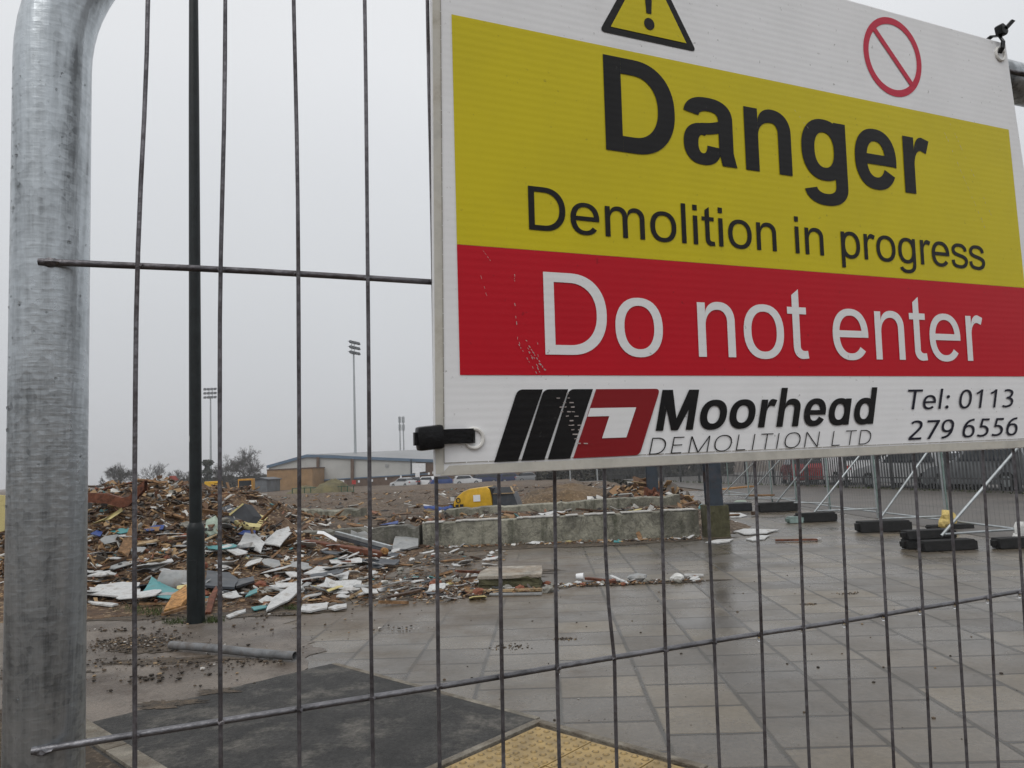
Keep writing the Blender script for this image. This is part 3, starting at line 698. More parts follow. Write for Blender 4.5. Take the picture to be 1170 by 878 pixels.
def signmat(name, col, rough=0.42, fl=0.075, dirt=0.25, dcol=(0.10, 0.09, 0.07)):
    m = bpy.data.materials.new(name); m.use_nodes = True
    t = m.node_tree; p = t.nodes['Principled BSDF']; p.inputs['Roughness'].default_value = rough; lk = t.links.new; p.inputs['Specular IOR Level'].default_value = 0.22
    tc = nd(t, 'ShaderNodeTexCoord')
    dt = nd(t, 'ShaderNodeVectorMath', operation='DOT_PRODUCT'); lk(tc.outputs['Object'], dt.inputs[0]); dt.inputs[1].default_value = tuple(SV)
    wv = nd(t, 'ShaderNodeMath', operation='MULTIPLY'); lk(dt.outputs['Value'], wv.inputs[0]); wv.inputs[1].default_value = 2 * math.pi / 0.0052
    sn = nd(t, 'ShaderNodeMath', operation='SINE'); lk(wv.outputs[0], sn.inputs[0])
    n0 = nd(t, 'ShaderNodeTexNoise', Scale=9, Detail=4); lk(tc.outputs['Object'], n0.inputs['Vector'])
    am = nd(t, 'ShaderNodeMath', operation='MULTIPLY'); lk(sn.outputs[0], am.inputs[0]); lk(n0.outputs['Fac'], am.inputs[1])
    n2 = nd(t, 'ShaderNodeTexNoise', Scale=420, Detail=3); lk(tc.outputs['Object'], n2.inputs['Vector'])
    hs = nd(t, 'ShaderNodeMath', operation='MULTIPLY_ADD'); lk(n2.outputs['Fac'], hs.inputs[0]); hs.inputs[1].default_value = 0.5; lk(am.outputs[0], hs.inputs[2])
    bp = nd(t, 'ShaderNodeBump', Strength=fl, Distance=0.0005); lk(hs.outputs[0], bp.inputs['Height']); lk(bp.outputs[0], p.inputs['Normal'])
    # grime: soft mottling and small specks
    n1 = nd(t, 'ShaderNodeTexNoise', Scale=12, Detail=8, Roughness=0.7); lk(tc.outputs['Object'], n1.inputs['Vector'])
    r1 = nd(t, 'ShaderNodeMapRange'); lk(n1.outputs['Fac'], r1.inputs['Value']); r1.inputs['From Min'].default_value = 0.42; r1.inputs['From Max'].default_value = 0.75; r1.inputs['To Max'].default_value = dirt
    n3 = nd(t, 'ShaderNodeTexNoise', Scale=260, Detail=2); lk(tc.outputs['Object'], n3.inputs['Vector'])
    r3 = nd(t, 'ShaderNodeMapRange'); lk(n3.outputs['Fac'], r3.inputs['Value']); r3.inputs['From Min'].default_value = 0.70; r3.inputs['From Max'].default_value = 0.78; r3.inputs['To Max'].default_value = 0.45
    mx = nd(t, 'ShaderNodeMath', operation='MAXIMUM'); lk(r1.outputs[0], mx.inputs[0]); lk(r3.outputs[0], mx.inputs[1])
    cm = nd(t, 'ShaderNodeMix', data_type='RGBA'); lk(mx.outputs[0], cm.inputs[0]); cm.inputs[6].default_value = (*col, 1); cm.inputs[7].default_value = (*dcol, 1)
    lk(cm.outputs[2], p.inputs['Base Color'])
    return m
MS = dict(white=signmat('sign_white', (0.83, 0.835, 0.845), dirt=0.10), yellow=signmat('sign_yellow', (0.62, 0.52, 0.012), dirt=0.14, dcol=(0.22, 0.18, 0.03)),
          red=signmat('sign_red', (0.52, 0.006, 0.018), dirt=0.14, dcol=(0.18, 0.01, 0.015)), black=signmat('sign_black', (0.008, 0.0075, 0.008), dirt=0.2, dcol=(0.05, 0.048, 0.045)),
          navy=signmat('sign_navy', (0.010, 0.010, 0.022), dirt=0.1), maroon=signmat('sign_dark_red', (0.24, 0.012, 0.016), dirt=0.12, dcol=(0.12, 0.02, 0.02)),
          pinkred=signmat('sign_symbol_red', (0.55, 0.030, 0.065), dirt=0.1, dcol=(0.3, 0.05, 0.06)), edge=mat('sign_edge', (0.60, 0.58, 0.52), 0.5, 0, 0.15, 30, dirt=(0.2, 0.16, 0.1), dscale=30, damt=0.5),
          print_white=signmat('sign_print_white', (0.79, 0.795, 0.80), dirt=0.06), crease=mat('sign_crease', (0.36, 0.34, 0.30), 0.7), scratch=mat('scratch_white', (0.50, 0.44, 0.42), 0.6))

BT = 0.0042
outl = [(-0.0125, -0.0875), (0.5735, -0.0875), (0.5800, -0.03), (0.5878, 0.0346), (0.5930, 0.09), (0.5945, 0.18), (0.5945, 0.3085), (-0.0181, 0.3052)]
b = MB()
front = [SPt(u, v, 0) for u, v in outl]
b.prism(front, -SN * BT)
build('board', b, MS['white'], sign, bevel=0.0009)

def flat(name, poly, e, m, parent=sign, label=None):
    q = MB(); q.add([SPt(u, v, e) for u, v in poly], [tuple(range(len(poly)))])
    o = build(name, q, m, parent, recalc=False)
    if o.data.polygons[0].normal.dot(SN) < 0: o.data.flip_normals()
    return o
E1 = 0.00035
flat('yellow_panel', [(0, 0), (0.5680, 0), (0.5755, 0.1551), (0, 0.1551)], E1, MS['yellow'])
flat('red_panel', [(0, 0.1553), (0.5756, 0.1553), (0.5790, 0.2407), (0, 0.2407)], E1, MS['red'])
# folded edge: slightly creamy margin and the crease line left and below
b = MB()
for u0, v0, u1, v1 in ((-0.0172, -0.085, -0.0092, 0.3035), (-0.0085, 0.3010, 0.592, 0.3075)):
    q = [(u0, v0), (u1, v0), (u1, v1), (u0, v1)]
    if u0 < -0.01: q = [(-0.0118, v0), (-0.0066, v0), (-0.0122, v1), (-0.0176, v1)]
    if v0 > 0.3: q = [(-0.0085, 0.2985), (0.5940, 0.3010), (0.5940, 0.3078), (-0.0150, 0.3046)]
    b.add([SPt(u, v, E1) for u, v in q], [(0, 1, 2, 3)])
build('folded_edge', b, MS['edge'], sign, recalc=False)
b = MB()
for a_, c_ in (((-0.0064, -0.086), (-0.0120, 0.2970)), ((-0.0120, 0.2968), (0.5940, 0.2998))):
    for k in range(40):
        f0, f1 = k / 40, (k + 0.96) / 40
        pa = (a_[0] + (c_[0] - a_[0]) * f0, a_[1] + (c_[1] - a_[1]) * f0); pb = (a_[0] + (c_[0] - a_[0]) * f1, a_[1] + (c_[1] - a_[1]) * f1)
        w = 0.00022 + 0.00012 * wr_.random()
        if abs(c_[0] - a_[0]) < 0.1: q = [(pa[0] - w, pa[1]), (pa[0] + w, pa[1]), (pb[0] + w, pb[1]), (pb[0] - w, pb[1])]
        else: q = [(pa[0], pa[1] - w), (pb[0], pb[1] - w), (pb[0], pb[1] + w), (pa[0], pa[1] + w)]
        b.add([SPt(u, v, E1 * 2) for u, v in q], [(0, 1, 2, 3)])
build('crease', b, MS['crease'], sign, recalc=False)

# ---- lettering: letter shapes drawn as strips (outer edge, inner edge)
def sg(x): return -1.0 if x < 0 else 1.0
def se(cx, cy, rx, ry, a, n=2.25):
    c, s_ = math.cos(a), math.sin(a)
    return (cx + rx * sg(c) * abs(c) ** (2 / n), cy + ry * sg(s_) * abs(s_) ** (2 / n))
def arc(cx, cy, rx, ry, tx, ty, a0=0, a1=360, n=2.25, N=40):
    A = [R(a0 + (a1 - a0) * i / N) for i in range(N + 1)]
    return ([se(cx, cy, rx, ry, a, n) for a in A], [se(cx, cy, rx - tx, ry - ty, a, n) for a in A])
def rect(x0, y0, x1, y1): return ([(x0, y1), (x1, y1)], [(x0, y0), (x1, y0)])
def poly4(a, b_, c, d): return ([a, b_], [d, c])
def bowl(x0, xs, xr, y0, y1, tx, ty, n=2.2, N=30):
    my, ry = (y0 + y1) / 2, (y1 - y0) / 2
    A = [R(90 - 180 * i / N) for i in range(N + 1)]
    o = [(x0, y1)] + [se(xs, my, xr - xs, ry, a, n) for a in A] + [(x0, y0)]
    i_ = [(x0, y1 - ty)] + [se(xs - 12, my, xr - tx - xs + 12, ry - ty, a, n) for a in A] + [(x0, y0 + ty)]
    return (o, i_)
def arch(xl, xm, xr, top, tx, ty, y0=0, dl=130, dr=185, n=2.2, N=14):
    A1_ = [R(180 - 90 * i / N) for i in range(N + 1)]; A2_ = [R(90 - 90 * i / N) for i in range(N + 1)]
    o = [se(xm, top - dl, xm - xl, dl, a, n) for a in A1_] + [se(xm, top - dr, xr - xm, dr, a, n) for a in A2_[1:]] + [(xr, y0)]
    h2 = dl + 110; xm2 = xm - 10
    i_ = [se(xm2, top - h2, xm2 - xl, h2 - ty, a, n) for a in A1_] + [se(xm2, top - dr - 10, xr - tx - xm2, dr + 10 - ty, a, n) for a in A2_[1:]] + [(xr - tx, y0)]
    return (o, i_)
def stroke(P, w, N=10, closed=False):
    """Catmull-Rom centre line, half widths w (number or list)"""
    ws = w if isinstance(w, (list, tuple)) else [w] * len(P)
    pts_, wd = [], []
    for i in range(len(P) - 1):
        p0 = P[max(0, i - 1)]; p1 = P[i]; p2 = P[i + 1]; p3 = P[min(len(P) - 1, i + 2)]
        for k in range(N + (1 if i == len(P) - 2 else 0)):
            t = k / N
            pts_.append(tuple(0.5 * ((2 * p1[q]) + (-p0[q] + p2[q]) * t + (2 * p0[q] - 5 * p1[q] + 4 * p2[q] - p3[q]) * t * t + (-p0[q] + 3 * p1[q] - 3 * p2[q] + p3[q]) * t ** 3) for q in (0, 1)))
            wd.append(ws[i] + (ws[i + 1] - ws[i]) * t)
    A, B = [], []
    for i, p in enumerate(pts_):
        q0 = pts_[max(0, i - 1)]; q1 = pts_[min(len(pts_) - 1, i + 1)]
        tx, ty = q1[0] - q0[0], q1[1] - q0[1]; l = math.hypot(tx, ty) or 1
        A.append((p[0] - ty / l * wd[i] / 2, p[1] + tx / l * wd[i] / 2)); B.append((p[0] + ty / l * wd[i] / 2, p[1] - tx / l * wd[i] / 2))
    return (A, B)

REG = {
 ' ': (278, []),
 'D': (722, [rect(82, 0, 177, 716), bowl(177, 330, 675, 0, 716, 98, 84)]),
 'e': (556, [arc(279, 259, 243, 272, 90, 72, -5, 322), rect(120, 228, 521, 300)]),
 'm': (833, [rect(66, 0, 154, 519), arch(154, 296, 461, 531, 88, 76), arch(461, 600, 768, 531, 88, 76)]),
 'o': (556, [arc(278, 259, 243, 272, 90, 73)]),
 'l': (222, [rect(64, 0, 152, 716)]),
 'i': (222, [rect(66, 0, 154, 519), rect(66, 615, 154, 716)]),
 't': (278, [poly4((79, 640), (167, 704), (167, 120), (79, 120)), rect(16, 449, 256, 519),
             ([se(200, 120, 121, 127, R(180 + 9 * i), 2.2) for i in range(11)] + [(268, -1)], [se(222, 120, 55, 46, R(180 + 9 * i), 2.2) for i in range(11)] + [(257, 76)])]),
 'n': (556, [rect(66, 0, 154, 519), arch(154, 306, 488, 531, 88, 76)]),
 'p': (556, [rect(66, -199, 154, 519), arc(296, 259, 226, 272, 90, 72)]),
 'r': (333, [rect(65, 0, 153, 519), ([se(262, 390, 109, 141, R(180 - 9 * i), 2.2) for i in range(11)] + [(346, 503)], [se(252, 300, 99, 142, R(180 - 9 * i), 2.2) for i in range(11)] + [(316, 421)])]),
 'g': (556, [arc(262, 262, 227, 269, 90, 72), rect(406, -30, 488, 519), arc(266, -30, 222, 181, 84, 72, 0, -158)]),
 's': (500, [stroke([(424, 366), (408, 430), (340, 482), (245, 494), (150, 478), (84, 410), (100, 334), (165, 296), (250, 272), (350, 246), (424, 204), (444, 142), (410, 70), (330, 28), (246, 24), (140, 42), (84, 94), (68, 164)],
                    [88, 84, 76, 72, 74, 84, 86, 78, 76, 78, 86, 88, 82, 74, 70, 74, 82, 88])]),
}
BLD = {
 'D': (722, [rect(73, 0, 218, 716), bowl(218, 330, 684, 0, 716, 152, 121)]),
 'a': (556, [arc(273, 368, 232, 163, 140, 108, 171, 0, 2.4), poly4((366, 372), (505, 372), (505, 110), (366, 110)), poly4((366, 112), (505, 112), (535, 0), (393, 0)),
             arc(212, 154, 178, 165, 136, 92, 62, 356), ([(196, 320), (290, 332), (370, 352), (400, 372)], [(200, 228), (290, 240), (370, 258), (400, 270)])]),
 'n': (611, [rect(66, 0, 203, 519), arch(203, 350, 544, 531, 137, 112)]),
 'g': (611, [arc(292, 266, 250, 265, 142, 112), rect(407, -40, 544, 519), arc(298, -40, 246, 171, 137, 100, 0, -166)]),
 'e': (556, [arc(279, 259, 249, 272, 140, 110, -9, 332), rect(120, 212, 524, 302)]),
 'r': (389, [rect(65, 0, 202, 519), ([se(306, 360, 104, 171, R(180 - 9 * i), 2.2) for i in range(11)] + [(401, 508)], [se(292, 240, 90, 166, R(180 - 9 * i), 2.2) for i in range(11)] + [(358, 386)])]),
 'M': (833, [rect(66, 0, 205, 716), rect(628, 0, 767, 716), poly4((66, 716), (262, 716), (480, 0), (352, 0)), poly4((767, 716), (571, 716), (352, 0), (480, 0))]),
 'o': (590, [arc(295, 259, 265, 272, 142, 112)]),
 'h': (611, [rect(66, 0, 203, 740), arch(203, 350, 544, 531, 137, 112)]),
 'd': (611, [arc(292, 259, 252, 270, 142, 112), rect(407, 0, 544, 740)]),
 'A': (600, [arc(292, 259, 252, 270, 142, 112), rect(407, 0, 544, 519)]),       # single-storey italic a
}
T_ = 46
THN = {
 ' ': (330, []),
 'D': (780, [rect(90, 0, 90 + T_, 716), bowl(90 + T_, 300, 690, 0, 716, T_ + 4, T_)]),
 'E': (640, [rect(90, 0, 90 + T_, 716), rect(90, 670, 520, 716), rect(90, 340, 490, 386), rect(90, 0, 520, T_)]),
 'M': (980, [rect(90, 0, 90 + T_, 716), rect(840, 0, 840 + T_, 716), poly4((90, 716), (146, 716), (516, 0), (460, 0)), poly4((886, 716), (830, 716), (460, 0), (516, 0))]),
 'O': (880, [arc(440, 358, 370, 370, T_ + 4, T_)]),
 'L': (600, [rect(90, 0, 90 + T_, 716), rect(90, 0, 500, T_)]),
 'I': (320, [rect(120, 0, 120 + T_, 716)]),
 'T': (640, [rect(300, 0, 300 + T_, 716), rect(50, 670, 596, 716)]),
 'N': (860, [rect(90, 0, 90 + T_, 716), rect(700, 0, 700 + T_, 716), poly4((90, 716), (146, 716), (746, 0), (690, 0))]),
}
K = 82
NUM = {
 ' ': (230, []), ':': (270, [arc(120, 60, 60, 60, 60, 60), arc(120, 440, 60, 60, 60, 60)]),
 'T': (560, [rect(235, 0, 325, 716), rect(20, 640, 540, 716)]),
 'e': (540, [arc(272, 250, 230, 262, 86, 72, -4, 318), rect(110, 222, 500, 288)]),
 'l': (270, [rect(80, 0, 166, 740)]),
 '0': (560, [arc(280, 345, 235, 357, 90, 76)]),
 '1': (560, [rect(270, 0, 356, 700), stroke([(300, 660), (210, 590), (120, 545)], 76)]),
 '3': (560, [stroke([(95, 640), (190, 665), (300, 655), (395, 600), (410, 520), (350, 420), (250, 372), (200, 370)], [74, 74, 80, 88, 88, 84, 74, 70]),
             stroke([(210, 372), (330, 355), (430, 285), (445, 190), (390, 85), (270, 36), (160, 36), (70, 62)], [66, 74, 86, 88, 86, 76, 72, 74])]),
 '2': (560, [stroke([(85, 600), (170, 655), (280, 665), (390, 620), (425, 520), (385, 410), (290, 290), (180, 170), (90, 70)], [76, 76, 80, 88, 90, 88, 86, 86, 92]), rect(52, 0, 490, 78)]),
 '7': (540, [rect(60, 622, 505, 700), poly4((400, 640), (505, 640), (235, 0), (135, 0))]),
 '9': (560, [arc(275, 470, 225, 240, 86, 74), stroke([(455, 470), (445, 320), (390, 180), (290, 80), (170, 36), (110, 34)], [90, 90, 88, 84, 76, 74])]),
 '6': (560, [arc(285, 232, 225, 242, 86, 74), stroke([(105, 230), (115, 380), (170, 520), (270, 620), (390, 664), (450, 666)], [90, 90, 88, 84, 76, 74])]),
 '5': (560, [rect(165, 622, 470, 700), poly4((165, 700), (245, 700), (205, 370), (120, 370)), stroke([(140, 372), (260, 398), (380, 350), (440, 250), (420, 130), (330, 55), (200, 34), (70, 60)], [66, 76, 84, 92, 90, 82, 76, 74])]),
}
def lettering(text, font, u0, v_base, cap, u1, m, shear=0.0, track=0, slope=0.0, e=E1 * 2.2, name='lettering'):
    """baseline from (u0, v_base); scaled so that the ink ends at u1"""
    x = 0; S_ = []; W_ = []; wi = 0
    for ch in text:
        wi += ch == ' '
        adv, parts = font[ch]
        for A, B in parts:
            W_.append(wi); S_.append(([(p[0] + x, p[1]) for p in A], [(p[0] + x, p[1]) for p in B]))
        x += adv + track
    sc = cap / 716.0
    shx = lambda p: p[0] + shear * p[1]
    lo = min(shx(p) for A, B in S_ for p in A + B); hi = max(shx(p) for A, B in S_ for p in A + B)
    sx = (u1 - u0) / (hi - lo)
    f = lambda p, ee: SPt(u0 + (shx(p) - lo) * sx, v_base - p[1] * sc + slope * ((shx(p) - lo) * sx), ee)
    k = 0
    for wd in sorted(set(W_)):
        b_ = MB()
        for (A, B), w0 in zip(S_, W_):
            if w0 != wd: continue
            ee = e + (k % 5) * 2.5e-5; k += 1
            b_.strip([f(p, ee) for p in A], [f(p, ee) for p in B])
        o = build(name, b_, m, sign, recalc=False)
        fl = [p.index for p in o.data.polygons if p.normal.dot(SN) < 0]
        if fl:
            bm = bmesh.new(); bm.from_mesh(o.data); bm.faces.ensure_lookup_table()
            bmesh.ops.reverse_faces(bm, faces=[bm.faces[i] for i in fl]); bm.to_mesh(o.data); bm.free()
lettering('Danger', BLD, 0.1148, 0.0775, 0.0709, 0.4528, MS['black'])
lettering('Demolition in progress', REG, 0.0519, 0.1411, 0.0304, 0.5195, MS['black'])
lettering('Do not enter', REG, 0.0614, 0.2266, 0.0569, 0.5098, MS['print_white'])
lettering('MoorheAd', BLD, 0.1475, 0.2808, 0.0296, 0.3711, MS['black'], shear=0.22)
lettering('DEMOLITION LTD', THN, 0.1410, 0.2977, 0.0120, 0.3607, MS['black'], shear=0.22, track=70)
lettering('Tel: 0113', NUM, 0.4072, 0.2696, 0.0172, 0.5472, MS['navy'], shear=0.2)
lettering('279 6556', NUM, 0.4041, 0.2958, 0.0168, 0.5506, MS['navy'], shear=0.2)
# logo
def rounded(poly, rr):
    out = []
    n = len(poly)
    for i, p in enumerate(poly):
        r_ = rr.get(i, 0)
        if not r_: out.append(p); continue
        a = Vector(poly[i - 1]).to_2d(); q = Vector(p).to_2d(); c = Vector(poly[(i + 1) % n]).to_2d()
        d0 = (a - q).normalized(); d1 = (c - q).normalized()
        for k in range(7):
            t = k / 6; s0 = q + d0 * r_; s1 = q + d1 * r_
            out.append(tuple((1 - t) ** 2 * s0 + 2 * t * (1 - t) * q + t * t * s1))
    return out
for q in ([(0.0219, 0.2977), (0.0388, 0.2977), (0.0586, 0.2503), (0.0400, 0.2503)], [(0.0412, 0.2977), (0.0581, 0.2977), (0.0779, 0.2503), (0.0594, 0.2503)], [(0.0606, 0.2977), (0.0775, 0.2977), (0.0973, 0.2503), (0.0787, 0.2503)]):
    flat('logo_bar', rounded(q, {3: 0.004}), E1 * 2.2, MS['black'])
D1 = rounded([(0.0799, 0.2977), (0.1331, 0.2977), (0.1528, 0.2504), (0.0997, 0.2504)], {1: 0.004, 2: 0.004})
flat('logo_letter', D1, E1 * 2.2, MS['maroon'])
flat('logo_cutout', [(0.0943, 0.2636), (0.1316, 0.2636), (0.1225, 0.2847), (0.1028, 0.2847), (0.1093, 0.2694), (0.0919, 0.2694)], E1 * 3.4, MS['print_white'])
# warning triangle
cx_, base_v, half, hgt = 0.1560, -0.0105, 0.0420, 0.0735
tri_o = rounded([(cx_ - half - 0.001, base_v), (cx_ + half + 0.001, base_v), (cx_, base_v - hgt)], {0: 0.005, 1: 0.005, 2: 0.005})
flat('triangle_border', tri_o, E1, MS['black'])
ih = half - 0.0085
flat('triangle_field', [(cx_ - ih, base_v - 0.0050), (cx_ + ih, base_v - 0.0050), (cx_, base_v - 0.0050 - ih * hgt / half)], E1 * 2, MS['yellow'])
flat('exclamation_mark', [(cx_ - 0.0022, base_v - 0.0215), (cx_ + 0.0022, base_v - 0.0215), (cx_ + 0.0040, base_v - 0.046), (cx_ + 0.003, base_v - 0.049), (cx_ - 0.003, base_v - 0.049), (cx_ - 0.0040, base_v - 0.046)], E1 * 3, MS['black'])
flat('exclamation_dot', [(cx_ + 0.0046 * math.cos(a * 0.2618), base_v - 0.0135 + 0.0046 * math.sin(a * 0.2618)) for a in range(24)], E1 * 3, MS['black'])
# prohibition ring with its bar
pcx, pcy, pr, pt = 0.4145, -0.0452, 0.0362, 0.0062
b = MB()
ro = [SPt(pcx + pr * math.cos(a * math.pi / 32), pcy + pr * math.sin(a * math.pi / 32), E1) for a in range(65)]
ri = [SPt(pcx + (pr - pt) * math.cos(a * math.pi / 32), pcy + (pr - pt) * math.sin(a * math.pi / 32), E1) for a in range(65)]
b.strip(ri, ro)
w = 0.0026
dx, dy = 0.7071, 0.7071; rr_ = pr - pt + 0.001
b.add([SPt(pcx - dx * rr_ + dy * w, pcy - dy * rr_ - dx * w, E1 * 1.5), SPt(pcx + dx * rr_ + dy * w, pcy + dy * rr_ - dx * w, E1 * 1.5),
       SPt(pcx + dx * rr_ - dy * w, pcy + dy * rr_ + dx * w, E1 * 1.5), SPt(pcx - dx * rr_ - dy * w, pcy - dy * rr_ + dx * w, E1 * 1.5)], [(3, 2, 1, 0)])
build('prohibition_symbol', b, MS['pinkred'], sign, recalc=False)
# scratches through the print
def S_uv(x, y):
    d = Vector(ray(x, y)); o_ = ST - Vector((0, 0, EYE)); s_ = o_.dot(SN) / d.dot(SN); q = d * s_ - o_
    return (q.dot(SU), -q.dot(SV))
b = MB(); sr = random.Random(5)
def dash(u, v, du, dv, w):
    l = math.hypot(du, dv) or 1; nx, ny = -dv / l * w / 2, du / l * w / 2
    b.add([SPt(u - nx, v - ny, E1 * 5), SPt(u + du - nx, v + dv - ny, E1 * 5), SPt(u + du + nx, v + dv + ny, E1 * 5), SPt(u - du * 0 + nx, v + ny, E1 * 5)], [(0, 1, 2, 3)])
for (x0, y0, x1, y1, n_, w) in ((586, 314, 588.5, 330, 7, 0.0006), (587, 346, 592, 396, 9, 0.0006), (592, 394, 612, 428, 11, 0.0006), (597, 386, 624, 428, 13, 0.0007), (612, 367, 614, 412, 7, 0.0005),
                                (599, 394, 617, 428, 9, 0.0006), (549, 316, 556, 341, 4, 0.0004), (548, 284, 560, 300, 5, 0.0005), (603, 402, 626, 428, 8, 0.0006),
                                (1072, 140, 1124, 262, 30, 0.0005), (1082, 138, 1132, 250, 24, 0.0004), (905, 126, 925, 152, 7, 0.0005)):
    a_ = S_uv(x0, y0); c_ = S_uv(x1, y1)
    for k in range(n_):
        f = (k + sr.uniform(-0.2, 0.2)) / n_; ln = sr.uniform(0.35, 0.8) / n_
        if sr.random() < 0.3: continue
        dash(a_[0] + (c_[0] - a_[0]) * f + sr.uniform(-0.0004, 0.0004), a_[1] + (c_[1] - a_[1]) * f, (c_[0] - a_[0]) * ln + sr.uniform(-0.0004, 0.0004), (c_[1] - a_[1]) * ln, w * sr.uniform(0.35, 1.0))
for k in range(12):                                     # rubbed flutes on the black bars
    for j in range(3):
        if sr.random() < 0.25: continue
        f = k / 12
        x = 632 + f * 22 + j * 6.5 + sr.uniform(-1, 1); y = 450 + f * 62
        if y > 470 and j == 0 and f > 0.4: x += 4
        a_ = S_uv(x, y); dash(a_[0], a_[1], sr.uniform(0.0015, 0.0034), sr.uniform(-0.0002, 0.0002), sr.uniform(0.0004, 0.0009))
kind(build('scratches', b, MS['scratch'], sign, recalc=False), 'stuff')
# eyelets (clear plastic ring under each tie)
MT['eyelet'] = mat('clear_eyelet', (0.70, 0.69, 0.66), 0.25, 0, 0.1, 30)
for (u, v) in ((0.0085, 0.2818), (0.5625, -0.0745)):
    b = MB(); b.tube([SPt(u + 0.0062 * math.cos(a * math.pi / 12), v + 0.0062 * math.sin(a * math.pi / 12), 0.0008) for a in range(24)], 0.0013, 8, closed=True)
    build('eyelet', b, MT['eyelet'], sign, smooth=True, recalc=False)

# ---- cable ties
def tie_left():
    t = thing('cable_tie', 'flat black cable tie with square head at the lower left corner of the danger sign', 'cable tie', tuple(SPt(-0.02, 0.282)))
    b = MB()
    def q(u, v, e): return SPt(u, v, e)
    # strap lies on the sign from the eyelet to the edge, round the wire and back
    P = [(0.0065, 0.0022), (0.000, 0.0030), (-0.010, 0.0034), (-0.018, 0.0036), (-0.0215, 0.0006), (-0.0222, -0.006), (-0.021, -0.0135), (-0.013, -0.0155), (0.0, -0.0120), (0.006, -0.0085), (0.0085, -0.004), (0.0085, 0.001), (0.0065, 0.0022)]
    hw = 0.0047
    top = [SPt(u, 0.2800 - hw + (0.0005 if u < -0.01 else 0), e) for u, e in P]; bot = [SPt(u, 0.2800 + hw + (0.0005 if u < -0.01 else 0), e) for u, e in P]
    b.strip(top, bot)
    o = build('strap', b, MT['black_plastic'], t)
    s_ = o.modifiers.new('solid', 'SOLIDIFY'); s_.thickness = 0.0012; s_.offset = 0
    b = MB()
    b.prism([SPt(-0.0305, 0.2735, -0.002), SPt(-0.0135, 0.2722, -0.002), SPt(-0.0128, 0.2874, -0.002), SPt(-0.0298, 0.2886, -0.002)], SN * 0.0092)
    build('head', b, MT['black_plastic'], t, bevel=0.0022, smooth=True)
    b = MB()
    b.prism([SPt(-0.0320, 0.2768, 0.001), SPt(-0.0300, 0.2768, 0.001), SPt(-0.0300, 0.2850, 0.001), SPt(-0.0320, 0.2850, 0.001)], SN * 0.003)
    build('tail', b, MT['black_plastic'], t)
tie_left()
def tie_right():
    t = thing('cable_tie', 'twisted black cable tie with cut tail at the top right corner of the danger sign', 'cable tie', tuple(SPt(0.5605, -0.083)))
    b = MB()
    P = [(0.5600, -0.0745, 0.0015), (0.5612, -0.0790, 0.0042), (0.5610, -0.0850, 0.0052), (0.5595, -0.0910, 0.0030), (0.559, -0.0940, -0.004), (0.559, -0.0920, -0.012), (0.560, -0.082, -0.014), (0.5605, -0.0755, -0.008)]
    b.strip([SPt(u - 0.0024, v, e) for u, v, e in P], [SPt(u + 0.0024, v, e) for u, v, e in P])
    o = build('strap', b, MT['black_plastic'], t)
    s_ = o.modifiers.new('solid', 'SOLIDIFY'); s_.thickness = 0.0013; s_.offset = 0
    b = MB(); b.prism([SPt(0.5545, -0.0990, 0.0010), SPt(0.5580, -0.1015, 0.0010), SPt(0.5640, -0.0990, 0.001), SPt(0.5660, -0.0945, 0.001), SPt(0.5635, -0.0905, 0.001), SPt(0.5565, -0.0912, 0.001)], SN * 0.0075)
    build('head', b, MT['black_plastic'], t, bevel=0.0014, smooth=True)
    b = MB(); b.prism([SPt(0.5600, -0.0975, 0.008), SPt(0.5665, -0.1045, 0.010), SPt(0.5715, -0.1040, 0.010), SPt(0.5630, -0.0955, 0.008)], SN * 0.0016)
    build('tail', b, MT['black_plastic'], t)
tie_right()

# ------------------------------------------------------------------ lamp post
lp = G(224, 712)
t = thing('lamp_post', 'tall black painted lamp post standing at the front edge of the rubble', 'lamp post', tuple(lp))
def lathe(prof, n=28, o=lp, lean=(0, 0)):
    b = MB(); ring = []
    for r_, z in prof:
        ring.append([(o.x + lean[0] * z + r_ * math.cos(6.2832 * k / n), o.y + lean[1] * z + r_ * math.sin(6.2832 * k / n), o.z + z) for k in range(n + 1)])
    b.grid(ring); return b
lean = (-0.010, 0.0)
build('base', lathe([(0.092, -0.2), (0.092, 0.90), (0.091, 1.01), (0.085, 1.04), (0.066, 1.075), (0.0, 1.08)], lean=lean), MT['dark_paint'], t, smooth=True)
build('shaft', lathe([(0.066, 1.06), (0.064, 3.0), (0.058, 6.0), (0.05, 7.6), (0.0, 7.6)], lean=lean), MT['dark_paint'], t, smooth=True)
b = MB()       # access door in the base
b.prism([(lp.x - 0.045, lp.y - 0.088, 0.25), (lp.x + 0.045, lp.y - 0.088, 0.25), (lp.x + 0.045, lp.y - 0.088, 0.68), (lp.x - 0.045, lp.y - 0.088, 0.68)], (0, -0.008, 0))
build('access_door', b, MT['dark_paint'], t, bevel=0.003)
b = MB()
zc = at(218, 502, lp.y).z; A = [(lp.x + lean[0] * 1.9 + 0.0672 * math.cos(a), lp.y + 0.0672 * math.sin(a)) for a in np.linspace(R(200), R(235), 6)]
b.strip([(x, y, zc - 0.035) for x, y in A], [(x, y, zc + 0.035) for x, y in A])
build('number_plate', b, MT['white_board'], t)
b = MB(); top = lp + Vector((lean[0] * 7.6, 0, 7.55))
b.tube([top, top + Vector((0, 0, 0.15)), top + Vector((0.1, -0.1, 0.35)), top + Vector((0.45, -0.45, 0.45))], 0.03, 10)
b.prism([top + Vector((0.4, -0.4, 0.40)) + Vector(v) for v in ((-0.08, -0.08, 0), (0.3, -0.46, 0.04), (0.46, -0.3, 0.04), (0.08, 0.08, 0))], (0, 0, 0.12))
build('lantern', b, MT['dark_paint'], t)

